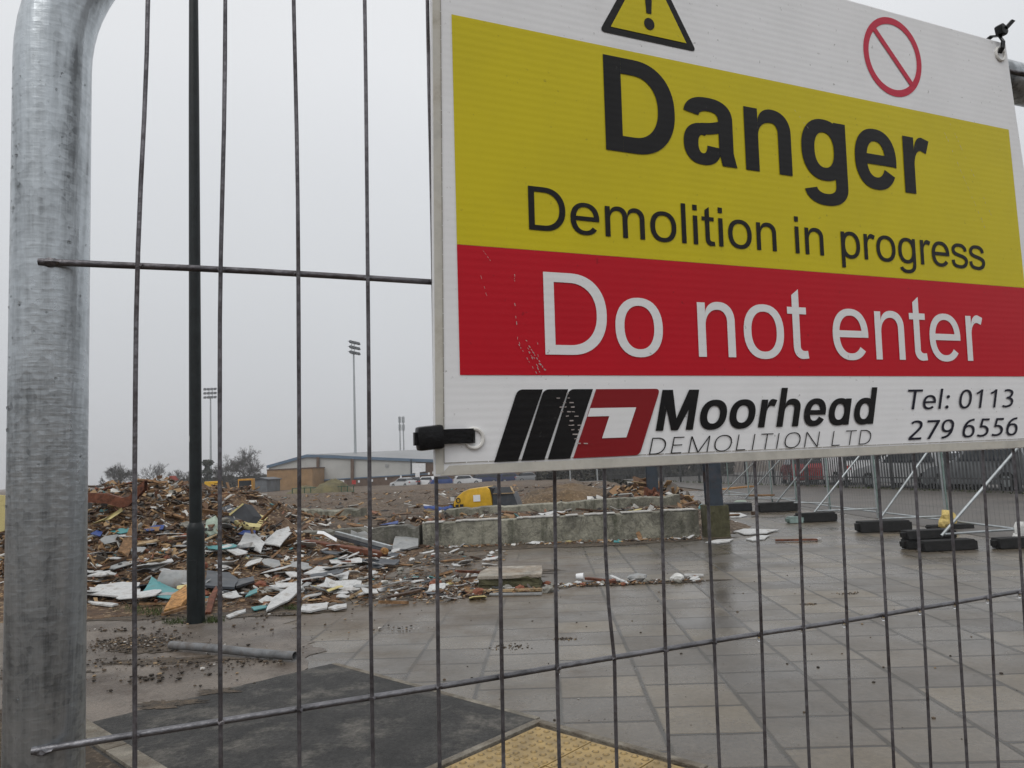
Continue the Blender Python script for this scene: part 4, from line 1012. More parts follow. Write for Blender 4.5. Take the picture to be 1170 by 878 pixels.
# grey pipe lying in front of the rubble
pa, pb_ = G(195, 744, 0.0), G(337, 757, 0.0)
ax = (pb_ - pa); ax.z = 0; ax.normalize(); o0 = Vector((pa.x, pa.y, 0.052)); L_ = (pb_ - pa).length
b = MB()
n = 24; side = Vector((-ax.y, ax.x, 0)); up = Vector((0, 0, 1))
def ring(c, r_): return [c + side * (r_ * math.cos(6.2832 * k / n)) + up * (r_ * math.sin(6.2832 * k / n)) for k in range(n + 1)]
e_ = o0 + ax * L_
b.grid([ring(o0 + ax * 0.05, 0.030), ring(o0, 0.030), ring(o0, 0.036)] + [ring(o0 + ax * (L_ * k / 12) + up * 0.004 * math.sin(k * 0.5), 0.036) for k in range(1, 12)] + [ring(e_, 0.036), ring(e_, 0.030), ring(e_ - ax * 0.25, 0.030)])
tag(build('pipe', b, mat('grey_pipe', (0.17, 0.175, 0.18), 0.45, 0.2, 0.25, 9, 0.1, 60, dirt=(0.09, 0.065, 0.045), dscale=6, damt=0.7), origin=tuple(o0), smooth=True), 'grey metal pipe lying on the muddy ground in front of the lamp post', 'pipe')

# ------------------------------------------------------------------ concrete walls
def wall(name, label, pa, pb, z0, z1a, z1b, th, m, seed, broken=0.02, n=60):
    rr = random.Random(seed); pa = Vector(pa); pb = Vector(pb); d = pb - pa; dn = d.normalized(); back = Vector((-dn.y, dn.x, 0))
    if back.y < 0: back = -back
    b = MB(); rows = []
    ch = 0
    for i in range(n + 1):
        f = i / n; p = pa + d * f; zt = z1a + (z1b - z1a) * f
        if rr.random() < 0.16: ch = rr.uniform(0, broken * 2.4)
        elif rr.random() < 0.3: ch = 0
        zt -= ch + rr.uniform(0, 0.006)
        j = lambda: Vector((0, rr.uniform(-0.007, 0.007), rr.uniform(-0.005, 0.005)))
        row = [(p + Vector((0, 0, z0)))] + [p + Vector((0, 0, z0 + (zt - z0) * k / 5)) + j() for k in range(1, 5)]
        row += [p + Vector((0, 0, zt - 0.012 - ch * 0.4)), p + Vector((0, 0, zt)) + back * (0.014 + ch * 0.8), p + back * th * 0.5 + Vector((0, 0, zt + rr.uniform(-0.004, 0.004))), p + back * (th - 0.02) + Vector((0, 0, zt)), p + back * th + Vector((0, 0, zt - 0.03)), p + back * th + Vector((0, 0, z0))]
        rows.append(row)
    b.grid(rows)
    for row in (rows[0], rows[-1]):
        b.add(row, [tuple(range(len(row)))])
    o = build(name, b, m, origin=tuple(pa)); tag(o, label, 'wall'); return o
wl, wm_, wr2 = G(298, 627), G(497, 625.5), G(806, 612.5)
wl.z = wm_.z = wr2.z = 0
W_long = wall('concrete_wall', 'long low concrete wall with pale face and dark cracks behind the paving', (-2.55, 14.49, 0), (2.95, 14.62, 0), -0.1, 0.475, 0.515, 0.32, MT['concrete'], 4, 0.006)
b = MB(); rr = random.Random(40); n_ = 44
for k in range(n_):
    if k in (3, 4, 12, 13, 14, 22, 25, 31, 37, 38): continue
    x0 = -2.5 + 5.4 * k / n_; x1 = -2.5 + 5.4 * (k + 1) / n_; f = (k + 0.5) / n_; zz = 0.472 + 0.04 * f + rr.uniform(-0.003, 0.003); yy = 14.475 + 0.13 * f
    b.prism([(x0, yy, zz), (x1, yy, zz), (x1, yy + 0.30, zz), (x0, yy + 0.30, zz)], (0, 0, 0.020))  # pale strip paints the sky's reflection along the wet wall top
build('sky_sheen_strip', b, mat('painted_sky_sheen', (0.46, 0.45, 0.42), 0.5, 0, 0.25, 6, 0.2, 40, dirt=(0.2, 0.17, 0.12), dscale=4, damt=0.8), W_long, recalc=True)
wall('concrete_wall', 'dark stained lower concrete wall behind the white boards and metal bars', (-6.15, 15.0, 0), (-2.62, 14.50, 0), -0.1, 0.36, 0.45, 0.3, MT['concrete_dark'], 9, 0.035, 40)
wall('concrete_wall', 'rear concrete ledge in front of the yellow machine, standing behind the long wall', (-2.6, 17.6, 0), (3.2, 17.9, 0), 0.0, 0.56, 0.66, 0.45, MT['concrete'], 14, 0.016, 50)
pl_ = at(290, 583, 19.5); pr_ = at(412, 581, 19.0)
wall('concrete_wall', 'rear grey concrete wall at the foot of the brown earth field, left of the yellow machine', (pl_.x, 19.5, 0), (pr_.x, 19.0, 0), 0.0, pl_.z, pr_.z, 0.4, MT['concrete'], 17, 0.03, 30)

# pillar with cut steel column
b0 = Vector((3.22, 14.22, 0))
t = thing('steel_column', 'blue grey steel column on mossy concrete base at the end of the low wall', 'column', tuple(b0))
def block(x0, y0, z0, x1, y1, z1, jit=0.008, sd=1, taper=0.0):
    rr = random.Random(sd); b = MB(); nx, ny, nzz = 4, 4, 5
    bm = bmesh.new(); bmesh.ops.create_cube(bm, size=1.0); bmesh.ops.subdivide_edges(bm, edges=bm.edges[:], cuts=4, use_grid_fill=True)
    vs = []
    for v in bm.verts:
        k = 1 - taper * (v.co.z + 0.5)
        vs.append((((x0 + x1) / 2 + v.co.x * (x1 - x0) * k + rr.uniform(-jit, jit)), ((y0 + y1) / 2 + v.co.y * (y1 - y0) * k + rr.uniform(-jit, jit)), (z0 + z1) / 2 + v.co.z * (z1 - z0) + rr.uniform(-jit, jit)))
    fs = [tuple(v.index for v in f.verts) for f in bm.faces]; bm.free()
    b.add(vs, fs); return b
build('concrete_base', block(b0.x - 0.20, b0.y, -0.05, b0.x + 0.24, b0.y + 0.5, 0.60, sd=3), MT['moss'], t)
MT['col_paint'] = mat('blue_grey_column_paint', (0.040, 0.052, 0.068), 0.5, 0.1, 0.2, 5, dirt=(0.10, 0.05, 0.03), dscale=3, damt=0.5)
def hsec(b, cx, cy, z0, z1, w, d, tk):
    for (xa, ya, xb, yb) in ((cx - w / 2, cy, cx + w / 2, cy + tk), (cx - w / 2, cy + d - tk, cx + w / 2, cy + d), (cx - tk / 2, cy + tk, cx + tk / 2, cy + d - tk)):
        b.box(xa, ya, z0, xb, yb, z1)
b = MB(); hsec(b, b0.x + 0.02, b0.y + 0.12, 0.58, 3.1, 0.30, 0.26, 0.018); b.box(b0.x - 0.15, b0.y + 0.06, 0.575, b0.x + 0.20, b0.y + 0.42, 0.60)
build('column', b, MT['col_paint'], t)
p2 = at(747, 568, 18.6)
t = thing('steel_column', 'slate blue steel column with rusty foot rising from rubble behind the low wall', 'column', (p2.x, p2.y, 0.3))
b = MB(); hsec(b, p2.x, p2.y, 0.7, 3.2, 0.27, 0.24, 0.016); build('column', b, MT['col_paint'], t)
build('foot', block(p2.x - 0.24, p2.y - 0.05, 0.2, p2.x + 0.2, p2.y + 0.32, 0.82, 0.04, sd=6, taper=0.25), MT['rust'], t)

# concrete block on the paving, with a paler slab on top
t = thing('concrete_block', 'mossy concrete block with cracked pale slab on top, lying on the paving', 'concrete block', (-0.55, 9.3, 0))
build('block', block(-0.97, 9.27, -0.03, -0.14, 9.95, 0.135, 0.022, 8, taper=0.06), MT['moss'], t)
rr = random.Random(12); b = MB()
base = [(-0.95, 9.24), (-0.78, 9.26), (-0.52, 9.22), (-0.34, 9.25), (-0.15, 9.22), (-0.13, 9.55), (-0.12, 10.02), (-0.5, 10.06), (-0.85, 10.0), (-0.93, 9.62)]
b.prism([(x + rr.uniform(-0.03, 0.03), y + rr.uniform(0.0, 0.07), 0.128) for x, y in base], (0, 0, 0.042))
build('cap_slab', b, mat('pale_cap_slab', (0.36, 0.33, 0.28), 0.65, 0, 0.3, 5, 0.4, 40, dirt=(0.16, 0.10, 0.05), dscale=3, damt=0.9, fine=0.25, fscale=50, dlo=0.45), t, bevel=0.006)

# ------------------------------------------------------------------ debris: named pieces
def plate_mesh(w, h, th, seed, nv=8, jag=0.25, bend=0.0):
    """ragged sheet: outline with broken edges, thickness, slight curve; local coordinates"""
    rr = random.Random(seed); P = []
    for k in range(nv):
        a = 6.2832 * (k + rr.uniform(-0.25, 0.25)) / nv
        x, y = se(0, 0, w / 2, h / 2, a, 5.0)
        s_ = 1 - rr.uniform(0, jag) * (0.5 + 0.5 * (k % 2))
        P.append((x * s_, y * s_))
    b = MB(); n_ = len(P)
    bz = lambda x, y: bend * ((2 * x / w) ** 2) * 0.5 * w
    c = (0, 0)
    top = [(x, y, th / 2 + bz(x, y)) for x, y in P]; bot = [(x * 1.005, y * 1.005, -th / 2 + bz(x, y)) for x, y in P]
    ring = [(x * 0.55, y * 0.55, th / 2 + bz(x * .55, y * .55)) for x, y in P]; ringb = [(x * 0.55, y * 0.55, -th / 2 + bz(x * .55, y * .55)) for x, y in P]
    vs = top + ring + [(0, 0, th / 2)] + bot + ringb + [(0, 0, -th / 2)]
    o2 = 2 * n_ + 1
    fs = []
    for k in range(n_):
        j = (k + 1) % n_
        fs += [(k, j, n_ + j, n_ + k), (n_ + k, n_ + j, 2 * n_), (o2 + j, o2 + k, o2 + n_ + k, o2 + n_ + j), (o2 + n_ + j, o2 + n_ + k, o2 + 2 * n_), (k, o2 + k, o2 + j, j)]
    b.add(vs, fs); return b
def plank_mesh(L_, w, th, seed, splint=0.3):
    rr = random.Random(seed); b = MB(); n_ = 6; rows = []
    bx = rr.uniform(-0.02, 0.02) * L_
    for i in range(n_ + 1):
        f = i / n_; x = (f - 0.5) * L_; k = 1.0
        if i in (0, n_): k = 1 - splint * rr.uniform(0.2, 1)
        off = bx * math.sin(f * 3.14); j = rr.uniform(-0.004, 0.004)
        dx = (rr.uniform(-1, 1) * w * 0.8 * splint) if i in (0, n_) else 0
        rows.append([(x + dx, -w / 2 * k + off + j, -th / 2), (x - dx, w / 2 * k + off + j, -th / 2), (x - dx, w / 2 * k + off, th / 2), (x + dx, -w / 2 * k + off, th / 2), (x + dx, -w / 2 * k + off + j, -th / 2)])
    b.grid(rows)
    for row in (rows[0], rows[-1]): b.add(row[:4], [(0, 1, 2, 3)])
    return b
def chunk_mesh(r_, seed):
    b = MB(); rr = random.Random(seed); b.ico((0, 0, 0), r_, 2, 0.22, (1.2, 0.9, 0.7), 0, rr); return b
def put(name, mb_, m, loc, rot, label, cat, group=None, smooth=False):
    o = build(name, mb_, m, origin=(0, 0, 0), smooth=smooth)
    o.location = loc; o.rotation_euler = rot
    return tag(o, label, cat, group)

def on(px, py, dz=0.0):
    """point on the rubble / ground surface seen at this place in the photo"""
    d = Vector(ray(px, py)); o_ = Vector((0, 0, EYE)); p = None
    s_ = 4.0
    while s_ < 40:
        p = o_ + d * s_
        if p.z <= surf(p.x, p.y): break
        s_ += 0.04
    return Vector((p.x, p.y, surf(p.x, p.y) + dz))
def face_cam(px, py, pw, ph, Y): pass

def span(xa, ya, xb, yb, dz=0.03):
    a, c = on(xa, ya, dz), on(xb, yb, dz); return a, c, (c - a)
def sheet_at(name, poly, m, label, cat, th=0.008, dz=0.03, lift=None, bendv=None):
    """a sheet lying on the rubble whose corners are seen at these photo positions"""
    P = [on(x, y, dz + (lift[i] if lift else 0)) for i, (x, y) in enumerate(poly)]
    c = sum(P, Vector()) / len(P)
    nrm = Vector()
    for i in range(len(P)):
        nrm += (P[i] - c).cross(P[(i + 1) % len(P)] - c)
    nrm.normalize()
    if nrm.z < 0: nrm = -nrm; P = P[::-1]
    # subdivide the edge for raggedness
    rr = random.Random(len(label) * 7 + int(poly[0][0])); Q = []
    for i in range(len(P)):
        a, d_ = P[i], P[(i + 1) % len(P)]
        Q.append(a)
        for f in (0.33, 0.67):
            Q.append(a.lerp(d_, f) + (c - a.lerp(d_, f)) * rr.uniform(-0.04, 0.10))
    b = MB(); n_ = len(Q)
    b.add(Q + [c + nrm * 0.01] + [q - nrm * th for q in Q] + [c - nrm * (th - 0.01)],
          [(i, (i + 1) % n_, n_) for i in range(n_)] + [(n_ + 1 + (i + 1) % n_, n_ + 1 + i, 2 * n_ + 1) for i in range(n_)] + [(i, n_ + 1 + i, n_ + 1 + (i + 1) % n_, (i + 1) % n_) for i in range(n_)])
    o = build(name, b, m, origin=tuple(c)); return tag(o, label, cat)
def bar_at(name, xa, ya, xb, yb, w, th, m, label, cat, dza=0.04, dzb=0.04, sd=1, splint=0.3, group=None):
    a, c = on(xa, ya, dza), on(xb, yb, dzb); d = c - a
    b = plank_mesh(d.length, w, th, sd, splint)
    o = build(name, b, m, origin=(0, 0, 0))
    o.matrix_world = Matrix.Translation((a + c) / 2) @ d.to_track_quat('X', 'Z').to_matrix().to_4x4()
    return tag(o, label, cat, group)

sheet_at('laminate_sheet', [(161, 687), (173, 672), (190, 679), (207, 683), (193, 690)], MT['teal'], 'teal laminate sheet curling up beside the lamp post foot', 'sheet', lift=[0.05, 0.12, 0.08, 0.05, 0.03])
# grey duct piece: curved sheet
b = MB(); c = on(203, 672, 0.05); rows = []
for i in range(9):
    a = R(-20 + i * 17); rows.append([(c.x - 0.22 + 0.05 * i * 0.1 + j * 0.5 , c.y - 0.16 * math.cos(a) + 0.1 * j, c.z + 0.20 * math.sin(a) * (1 - 0.25 * j)) for j in (0, 0.5, 1)])
b.grid(rows); o = build('duct_sheet', b, MT['grey_board'], origin=tuple(c), smooth=True); tag(o, 'curved grey metal duct sheet lying just left of the lamp post', 'sheet')
o.modifiers.new('solid', 'SOLIDIFY').thickness = 0.006
sheet_at('panel', [(234, 680), (236, 661), (262, 664), (272, 672), (268, 682)], MT['slate'], 'slate grey flat panel lying just right of the lamp post', 'panel', 0.03, 0.12)
sheet_at('panel', [(262, 672), (290, 667), (291, 672), (270, 679)], MT['slate'], 'narrow slate grey panel lying beyond the flat grey panel', 'panel', 0.03, 0.10)
sheet_at('panel', [(237, 590), (262, 583), (286, 597), (268, 603)], MT['slate'], 'bluish grey sheet under the tilted black panel on the rubble', 'panel', 0.03, 0.08)
P = [at(262, 588, 12.4), at(278, 575.5, 12.7), at(290, 590, 12.5), at(283, 597.5, 12.2)]
b = MB(); b.prism(P, (0.05, 0.25, -0.04)); tag(build('panel', b, MT['dark_slate'], origin=tuple(P[0]), bevel=0.008), 'black box shaped panel standing tilted on the rubble right of the lamp post', 'panel')
P = [at(262, 587.5, 12.38), at(278, 575, 12.68), at(278.6, 576.6, 12.68), at(263, 589.3, 12.38)]
b = MB(); b.prism(P, (0.0, -0.02, 0.0)); tag(build('edge_strip', b, MT['cream_board'], origin=tuple(P[0])), 'cream edge strip along the top of the tilted black panel', 'strip')
sheet_at('foam_board', [(268, 604), (284, 602), (297, 595), (306, 600), (297, 611), (280, 609)], MT['cream_board'], 'torn yellow foam board lying below the tilted black panel', 'foam board', 0.06, 0.12)
sheet_at('foam_board', [(104, 609), (118, 601), (139, 588), (140, 592), (126, 601)], MT['cream_board'], 'long pointed yellow foam board on the left slope of the heap', 'foam board', 0.05, 0.10)
sheet_at('round_board', [(233, 614), (236, 602), (246, 600), (252, 606), (250, 616), (240, 618)], MT['pale_green'], 'rounded pale green board to the right of the lamp post', 'board', 0.03, 0.08, lift=[0, 0.03, 0.05, 0.03, 0, 0])
sheet_at('timber_sheet', [(134, 640), (150, 612), (158, 608), (157, 622), (146, 645)], MT['timber'], 'broken brown timber sheet on the heap left of the lamp post', 'timber', 0.03, 0.10, lift=[0, 0.08, 0.12, 0.08, 0])
sheet_at('plasterboard', [(99, 686), (112, 675), (140, 672), (160, 674), (160, 684), (136, 689)], MT['white_board'], 'large white plasterboard sheet with black specks at the front left of the rubble', 'plasterboard', 0.02, 0.08)
sheet_at('plasterboard', [(100, 690), (128, 692), (135, 693), (128, 695), (104, 692)], MT['white_board'], 'thin white board edge under the large speckled plasterboard', 'plasterboard', 0.02, 0.03)
sheet_at('plasterboard', [(99, 667), (112, 663), (126, 660), (128, 664), (116, 668)], MT['white_board'], 'torn white plasterboard piece above the large speckled plasterboard', 'plasterboard', 0.02, 0.10)
sheet_at('plasterboard', [(166, 658), (180, 650), (196, 646), (198, 649), (176, 661)], MT['white_board'], 'white board leaning above the teal laminate sheet', 'plasterboard', 0.02, 0.10)
sheet_at('plasterboard', [(304, 702), (310, 693), (330, 684), (345, 678), (346, 682), (330, 693)], MT['white_board'], 'long pointed white board at the front edge right of the lamp post', 'plasterboard', 0.02, 0.04, lift=[0, 0.05, 0.1, 0.12, 0.08, 0.03])
sheet_at('plasterboard', [(343, 701), (346, 694), (362, 693), (376, 692), (374, 698), (355, 702)], MT['white_board'], 'flat white board lying on the paving at the right front of the rubble', 'plasterboard', 0.02, 0.03)
sheet_at('plasterboard', [(375, 698), (384, 694), (396, 693), (396, 697), (382, 700)], MT['white_board'], 'small white board on the paving next to an orange brown clod', 'plasterboard', 0.02, 0.03)
sheet_at('plasterboard', [(270, 634), (280, 620), (292, 622), (303, 632), (298, 640), (286, 636)], MT['white_board'], 'ragged white plasterboard heap in the middle of the debris', 'plasterboard', 0.02, 0.12, lift=[0, 0.05, 0.06, 0.05, 0, 0])
sheet_at('plasterboard', [(300, 630), (316, 618), (330, 613), (334, 620), (320, 634)], MT['white_board'], 'white plasterboard propped against the dark stained wall', 'plasterboard', 0.02, 0.12, lift=[0, 0.04, 0.07, 0.07, 0.02])
sheet_at('plasterboard', [(347, 660), (362, 652), (385, 653), (380, 659), (362, 662)], MT['white_board'], 'white plasterboard sheet with grey underside at the right side of the debris', 'plasterboard', 0.02, 0.06)
sheet_at('laminate_sheet', [(370, 672), (383, 667), (396, 670), (390, 673)], MT['teal'], 'teal laminate scrap under a folded white board', 'sheet', 0.012, 0.02)
sheet_at('plasterboard', [(381, 664), (400, 657), (399, 661), (397, 668), (388, 668)], MT['white_board'], 'folded white board lying on the muddy paving right of the debris', 'plasterboard', 0.012, 0.07)
sheet_at('laminate_sheet', [(280, 690), (285, 683), (294, 679), (294, 684), (286, 688)], MT['teal'], 'teal green laminate piece among white boards right of the lamp post', 'sheet', 0.012, 0.08)
sheet_at('laminate_sheet', [(287, 698), (300, 695), (306, 696), (304, 698), (290, 701)], MT['teal'], 'thin teal strip at the front edge of the debris', 'sheet', 0.012, 0.03)
sheet_at('laminate_sheet', [(126, 613), (134, 610), (151, 609), (152, 613), (138, 615)], MT['teal'], 'teal strip on the left slope of the heap', 'sheet', 0.012, 0.07)
sheet_at('plastic_sheet', [(164, 610), (178, 607), (188, 607), (186, 611), (168, 613)], MT['blue'], 'bright blue plastic strip on the heap left of the lamp post', 'plastic sheet', 0.012, 0.08)
sheet_at('plastic_sheet', [(272, 616), (278, 612), (292, 613), (291, 616), (280, 617)], MT['blue'], 'bright blue plastic strip below the torn yellow foam board', 'plastic sheet', 0.012, 0.08)
sheet_at('plastic_sheet', [(103, 619), (110, 614), (118, 616), (114, 620)], MT['blue'], 'dull blue plastic scrap at the far left of the heap', 'plastic sheet', 0.012, 0.08)
P = [at(433, 600, 14.9), at(455, 595, 15.2), at(454, 598.5, 15.0)]
b = MB(); b.prism(P, (0.0, 0.04, -0.02)); tag(build('plastic_sheet', b, MT['blue'], origin=tuple(P[0])), 'pointed blue plastic sheet lying on the dark stained wall', 'plastic sheet')
for k, (xa, ya, xb, yb, Y, lab) in enumerate(((484, 581, 500, 582, 17.3, 'blue tarpaulin scrap on the ledge left of the yellow machine'), (500, 583, 517, 581, 17.2, 'blue tarpaulin scrap touching the yellow machine'))):
    a = at(xa, ya, Y); c = at(xb, yb, Y); b = MB()
    rr = random.Random(k); b.grid([[a.lerp(c, i / 6) + Vector((0, 0.06 * j, 0.03 * j + rr.uniform(-0.03, 0.03))) for j in range(3)] for i in range(7)])
    o = build('tarpaulin', b, MT['blue'], origin=tuple(a), smooth=True); o.modifiers.new('s', 'SOLIDIFY').thickness = 0.006; tag(o, lab, 'tarpaulin')
# bent rusty beam
pts_ = [at(100, 569, 11.9), at(122, 570, 11.9), at(139, 575, 11.9), at(147, 573, 11.9), at(165, 554, 11.9)]
b = MB()
for dz, dy in ((0.0, 0.0), (0.0, 0.10)):
    b.strip([p + Vector((0, dy, 0.07)) for p in pts_], [p + Vector((0, dy, -0.08)) for p in pts_])
b.strip([p + Vector((0, 0, 0.07)) for p in pts_], [p + Vector((0, 0.10, 0.07)) for p in pts_])
o = build('steel_beam', b, MT['rust'], origin=tuple(pts_[0])); o.modifiers.new('s', 'SOLIDIFY').thickness = 0.012
tag(o, 'bent rusty steel beam rising at the top left of the rubble heap', 'beam')
# metal bars lying against the dark wall
grp = 'grey metal bars lying by the dark wall'
for k, (xa, ya, xb, yb, w, lab) in enumerate(((384, 609, 447, 626, 0.07, 'uppermost grey metal bar of the bundle by the dark wall'), (383, 612, 446, 629, 0.05, 'middle grey metal bar of the bundle by the dark wall'), (386, 615, 440, 630, 0.04, 'lowest grey metal bar of the bundle by the dark wall'))):
    a = at(xa, ya, 14.0); c = at(xb, yb, 12.9); d = c - a; b = MB(); bw = w
    T = Matrix.Translation((a + c) / 2) @ d.to_track_quat('X', 'Z').to_matrix().to_4x4()
    b.box(-d.length / 2, -bw / 2, -bw / 2, d.length / 2, bw / 2, bw / 2, T=T)
    tag(build('metal_bar', b, MT['slate'] if k else MT['galv_far'], origin=tuple((a + c) / 2), bevel=0.006), lab, 'metal bar', grp)
a = at(345, 619, 13.8); c = at(440, 634, 12.6); d = c - a; b = MB(); T = Matrix.Translation((a + c) / 2) @ d.to_track_quat('X', 'Z').to_matrix().to_4x4()
b.box(-d.length / 2, -0.08, -0.05, d.length / 2, 0.08, 0.05, T=T)
tag(build('timber_beam', b, MT['rust'], origin=tuple((a + c) / 2), bevel=0.01), 'long reddish brown beam under the grey metal bars', 'beam')
b = MB(); c = at(440, 629.5, 12.55); b.tube([c + Vector((-0.04, 0.06, 0)), c + Vector((0.02, -0.06, 0))], [0.055, 0.055], 14)
tag(build('orange_drum', b, MT['orange_wood'], origin=tuple(c), smooth=True), 'round orange end piece at the tip of the brown beam', 'drum')
b = MB(); P = [at(363, 608.5, 13.6), at(370, 609, 13.55), at(377, 613, 13.5), at(385, 617.5, 13.45)]; b.strip([p + Vector((0, 0, 0.03)) for p in P], [p + Vector((0, -0.05, -0.02)) for p in P])
o = build('curved_strip', b, MT['white_paint'], origin=tuple(P[0])); o.modifiers.new('s', 'SOLIDIFY').thickness = 0.012; tag(o, 'curved white strip at the left end of the grey metal bars', 'strip')
sheet_at('slab_piece', [(448, 630), (452, 622), (466, 618), (480, 620), (478, 628), (462, 631)], MT['grey_board'], 'rounded grey board leaning beside the orange end piece', 'board', 0.04, 0.12, lift=[-0.08, 0.05, 0.15, 0.12, -0.05, -0.08])
P = [at(400, 616, 14.3), at(401, 606, 14.35), at(408, 609, 14.3), at(416, 607, 14.3), at(423, 612, 14.25), at(422, 618, 14.2)]
b = MB(); b.prism(P, (0, 0.03, 0)); tag(build('slab_piece', b, MT['grey_board'], origin=tuple(P[0])), 'torn grey board standing behind the grey metal bars', 'board')
# splintered timber at the lamp post foot
sheet_at('splintered_timber', [(187, 702), (196, 690), (212, 684), (216, 694), (206, 699)], MT['orange_wood'], 'splintered orange timber left of the lamp post foot', 'timber', 0.05, 0.09, lift=[-0.05, 0.02, 0.08, 0.05, -0.03])
bar_at('timber_plank', 186, 706, 214, 700, 0.05, 0.03, MT['timber'], 'thin brown plank on the ground at the lamp post foot', 'plank', 0.03, 0.06, 5)
sheet_at('rusty_sheet', [(234, 704), (238, 694), (247, 685), (249, 688), (241, 703)], MT['rust'], 'rust red slab leaning right of the lamp post foot', 'sheet', 0.05, 0.07, lift=[-0.04, 0.04, 0.1, 0.08, -0.04])
sheet_at('plasterboard', [(258, 706), (270, 701), (281, 698), (281, 701), (262, 708)], MT['white_board'], 'thin white strip of board on the muddy ground right of the lamp post', 'plasterboard', 0.015, 0.02)
# strip of litter on the paving right of the concrete block
bar_at('broken_batten', 532, 678, 622, 676, 0.05, 0.03, MT['pale_timber'], 'pale broken batten lying in front of the concrete block', 'batten', 0.02, 0.02, 3, 0.2)
bar_at('broken_batten', 560, 681, 619, 680, 0.04, 0.02, MT['grey_board'], 'grey splintered batten beside the pale broken batten', 'batten', 0.015, 0.015, 4, 0.2)
b = MB(); c = on(663, 664, 0.05); b.tube([c + Vector((-0.05, 0, 0)), c + Vector((0.045, -0.02, 0.0))], [0.038, 0.05], 14)
tag(build('white_cup', b, MT['white_paint'], origin=tuple(c), smooth=True), 'crushed white cup in the litter right of the concrete block', 'cup')
bar_at('orange_strip', 670, 664, 703, 668, 0.06, 0.03, MT['rust'], 'orange red plastic strip in the litter on the paving', 'strip', 0.03, 0.03, 6, 0.1)
bar_at('white_strip', 698, 661, 713, 667, 0.05, 0.02, MT['white_board'], 'small white strip at the right end of the orange strip', 'strip', 0.03, 0.02, 8, 0.3)
bar_at('white_strip', 782, 659, 804, 659, 0.05, 0.02, MT['white_board'], 'white batten at the right end of the litter line', 'strip', 0.02, 0.02, 9, 0.2)
b = MB(); c = on(728, 665, 0.05); b.ico(tuple(c), 0.09, 2, 0.25, (1.3, 0.8, 0.6)); tag(build('plastic_bag', b, MT['grey_board'], origin=tuple(c)), 'grey crumpled plastic bag in the litter line', 'bag')
b = MB(); c = on(774, 664, 0.04); b.ico(tuple(c), 0.075, 2, 0.2, (1.2, 0.8, 0.7)); tag(build('plastic_bag', b, MT['white_sack'], origin=tuple(c)), 'white crumpled plastic bag in the litter line', 'bag')
# right of the pillar
sheet_at('plasterboard', [(834, 592), (834, 587), (846, 587), (854, 590), (846, 592)], MT['white_board'], 'white sheet lying on the ground behind the mossy pillar base', 'plasterboard', 0.02, 0.02)
sheet_at('plasterboard', [(838, 609), (850, 606), (890, 607), (876, 611), (850, 612)], MT['white_board'], 'long white sheet on the paving right of the mossy pillar base', 'plasterboard', 0.02, 0.03)
sheet_at('plasterboard', [(852, 617), (866, 613), (880, 613), (874, 617), (860, 619)], MT['white_board'], 'small white sheet in front of the long white sheet', 'plasterboard', 0.02, 0.02)
sheet_at('plasterboard', [(806, 621), (820, 618), (838, 617), (834, 620), (820, 622)], MT['white_board'], 'white strip of board at the foot of the mossy pillar base', 'plasterboard', 0.02, 0.02)
bar_at('timber_plank', 826, 571, 860, 567, 0.30, 0.05, MT['orange_wood'], 'orange plank on top of the timber stack right of the pillar', 'plank', 0.36, 0.36, 2, 0.05)
bar_at('timber_plank', 856, 574, 884, 574, 0.25, 0.05, MT['timber'], 'brown plank beyond the timber stack right of the pillar', 'plank', 0.22, 0.22, 2, 0.05)
for k, (xa, ya, xb, yb, m_, lab) in enumerate(((828, 577, 860, 576, 'dark_slate', 'dark crate under the orange plank right of the pillar'),)):
    a = on(xa, ya + 8); c = on(xb, yb + 8); b = MB(); d = (c - a)
    b.prism([a, c, c + Vector((0, 0.6, 0)), a + Vector((0, 0.6, 0))], (0, 0, 0.22)); tag(build('crate', b, MT[m_], origin=tuple(a), bevel=0.02), lab, 'crate')
b = MB(); c = on(847, 581, 0.1); b.ico(tuple(c), 0.18, 2, 0.25, (1.4, 0.7, 0.7)); tag(build('plastic_bag', b, MT['pale_green'], origin=tuple(c)), 'pale green crumpled sheet beside the dark crate', 'bag')
bar_at('rusty_bar', 886, 619, 934, 618, 0.07, 0.03, MT['rust'], 'rusty bar lying on the paving between the pillar and the black blocks', 'bar', 0.02, 0.02, 3, 0.1)
bar_at('white_strip', 929, 618, 938, 617, 0.06, 0.02, MT['white_board'], 'small white offcut at the end of the rusty bar', 'strip', 0.02, 0.02, 3, 0.1)

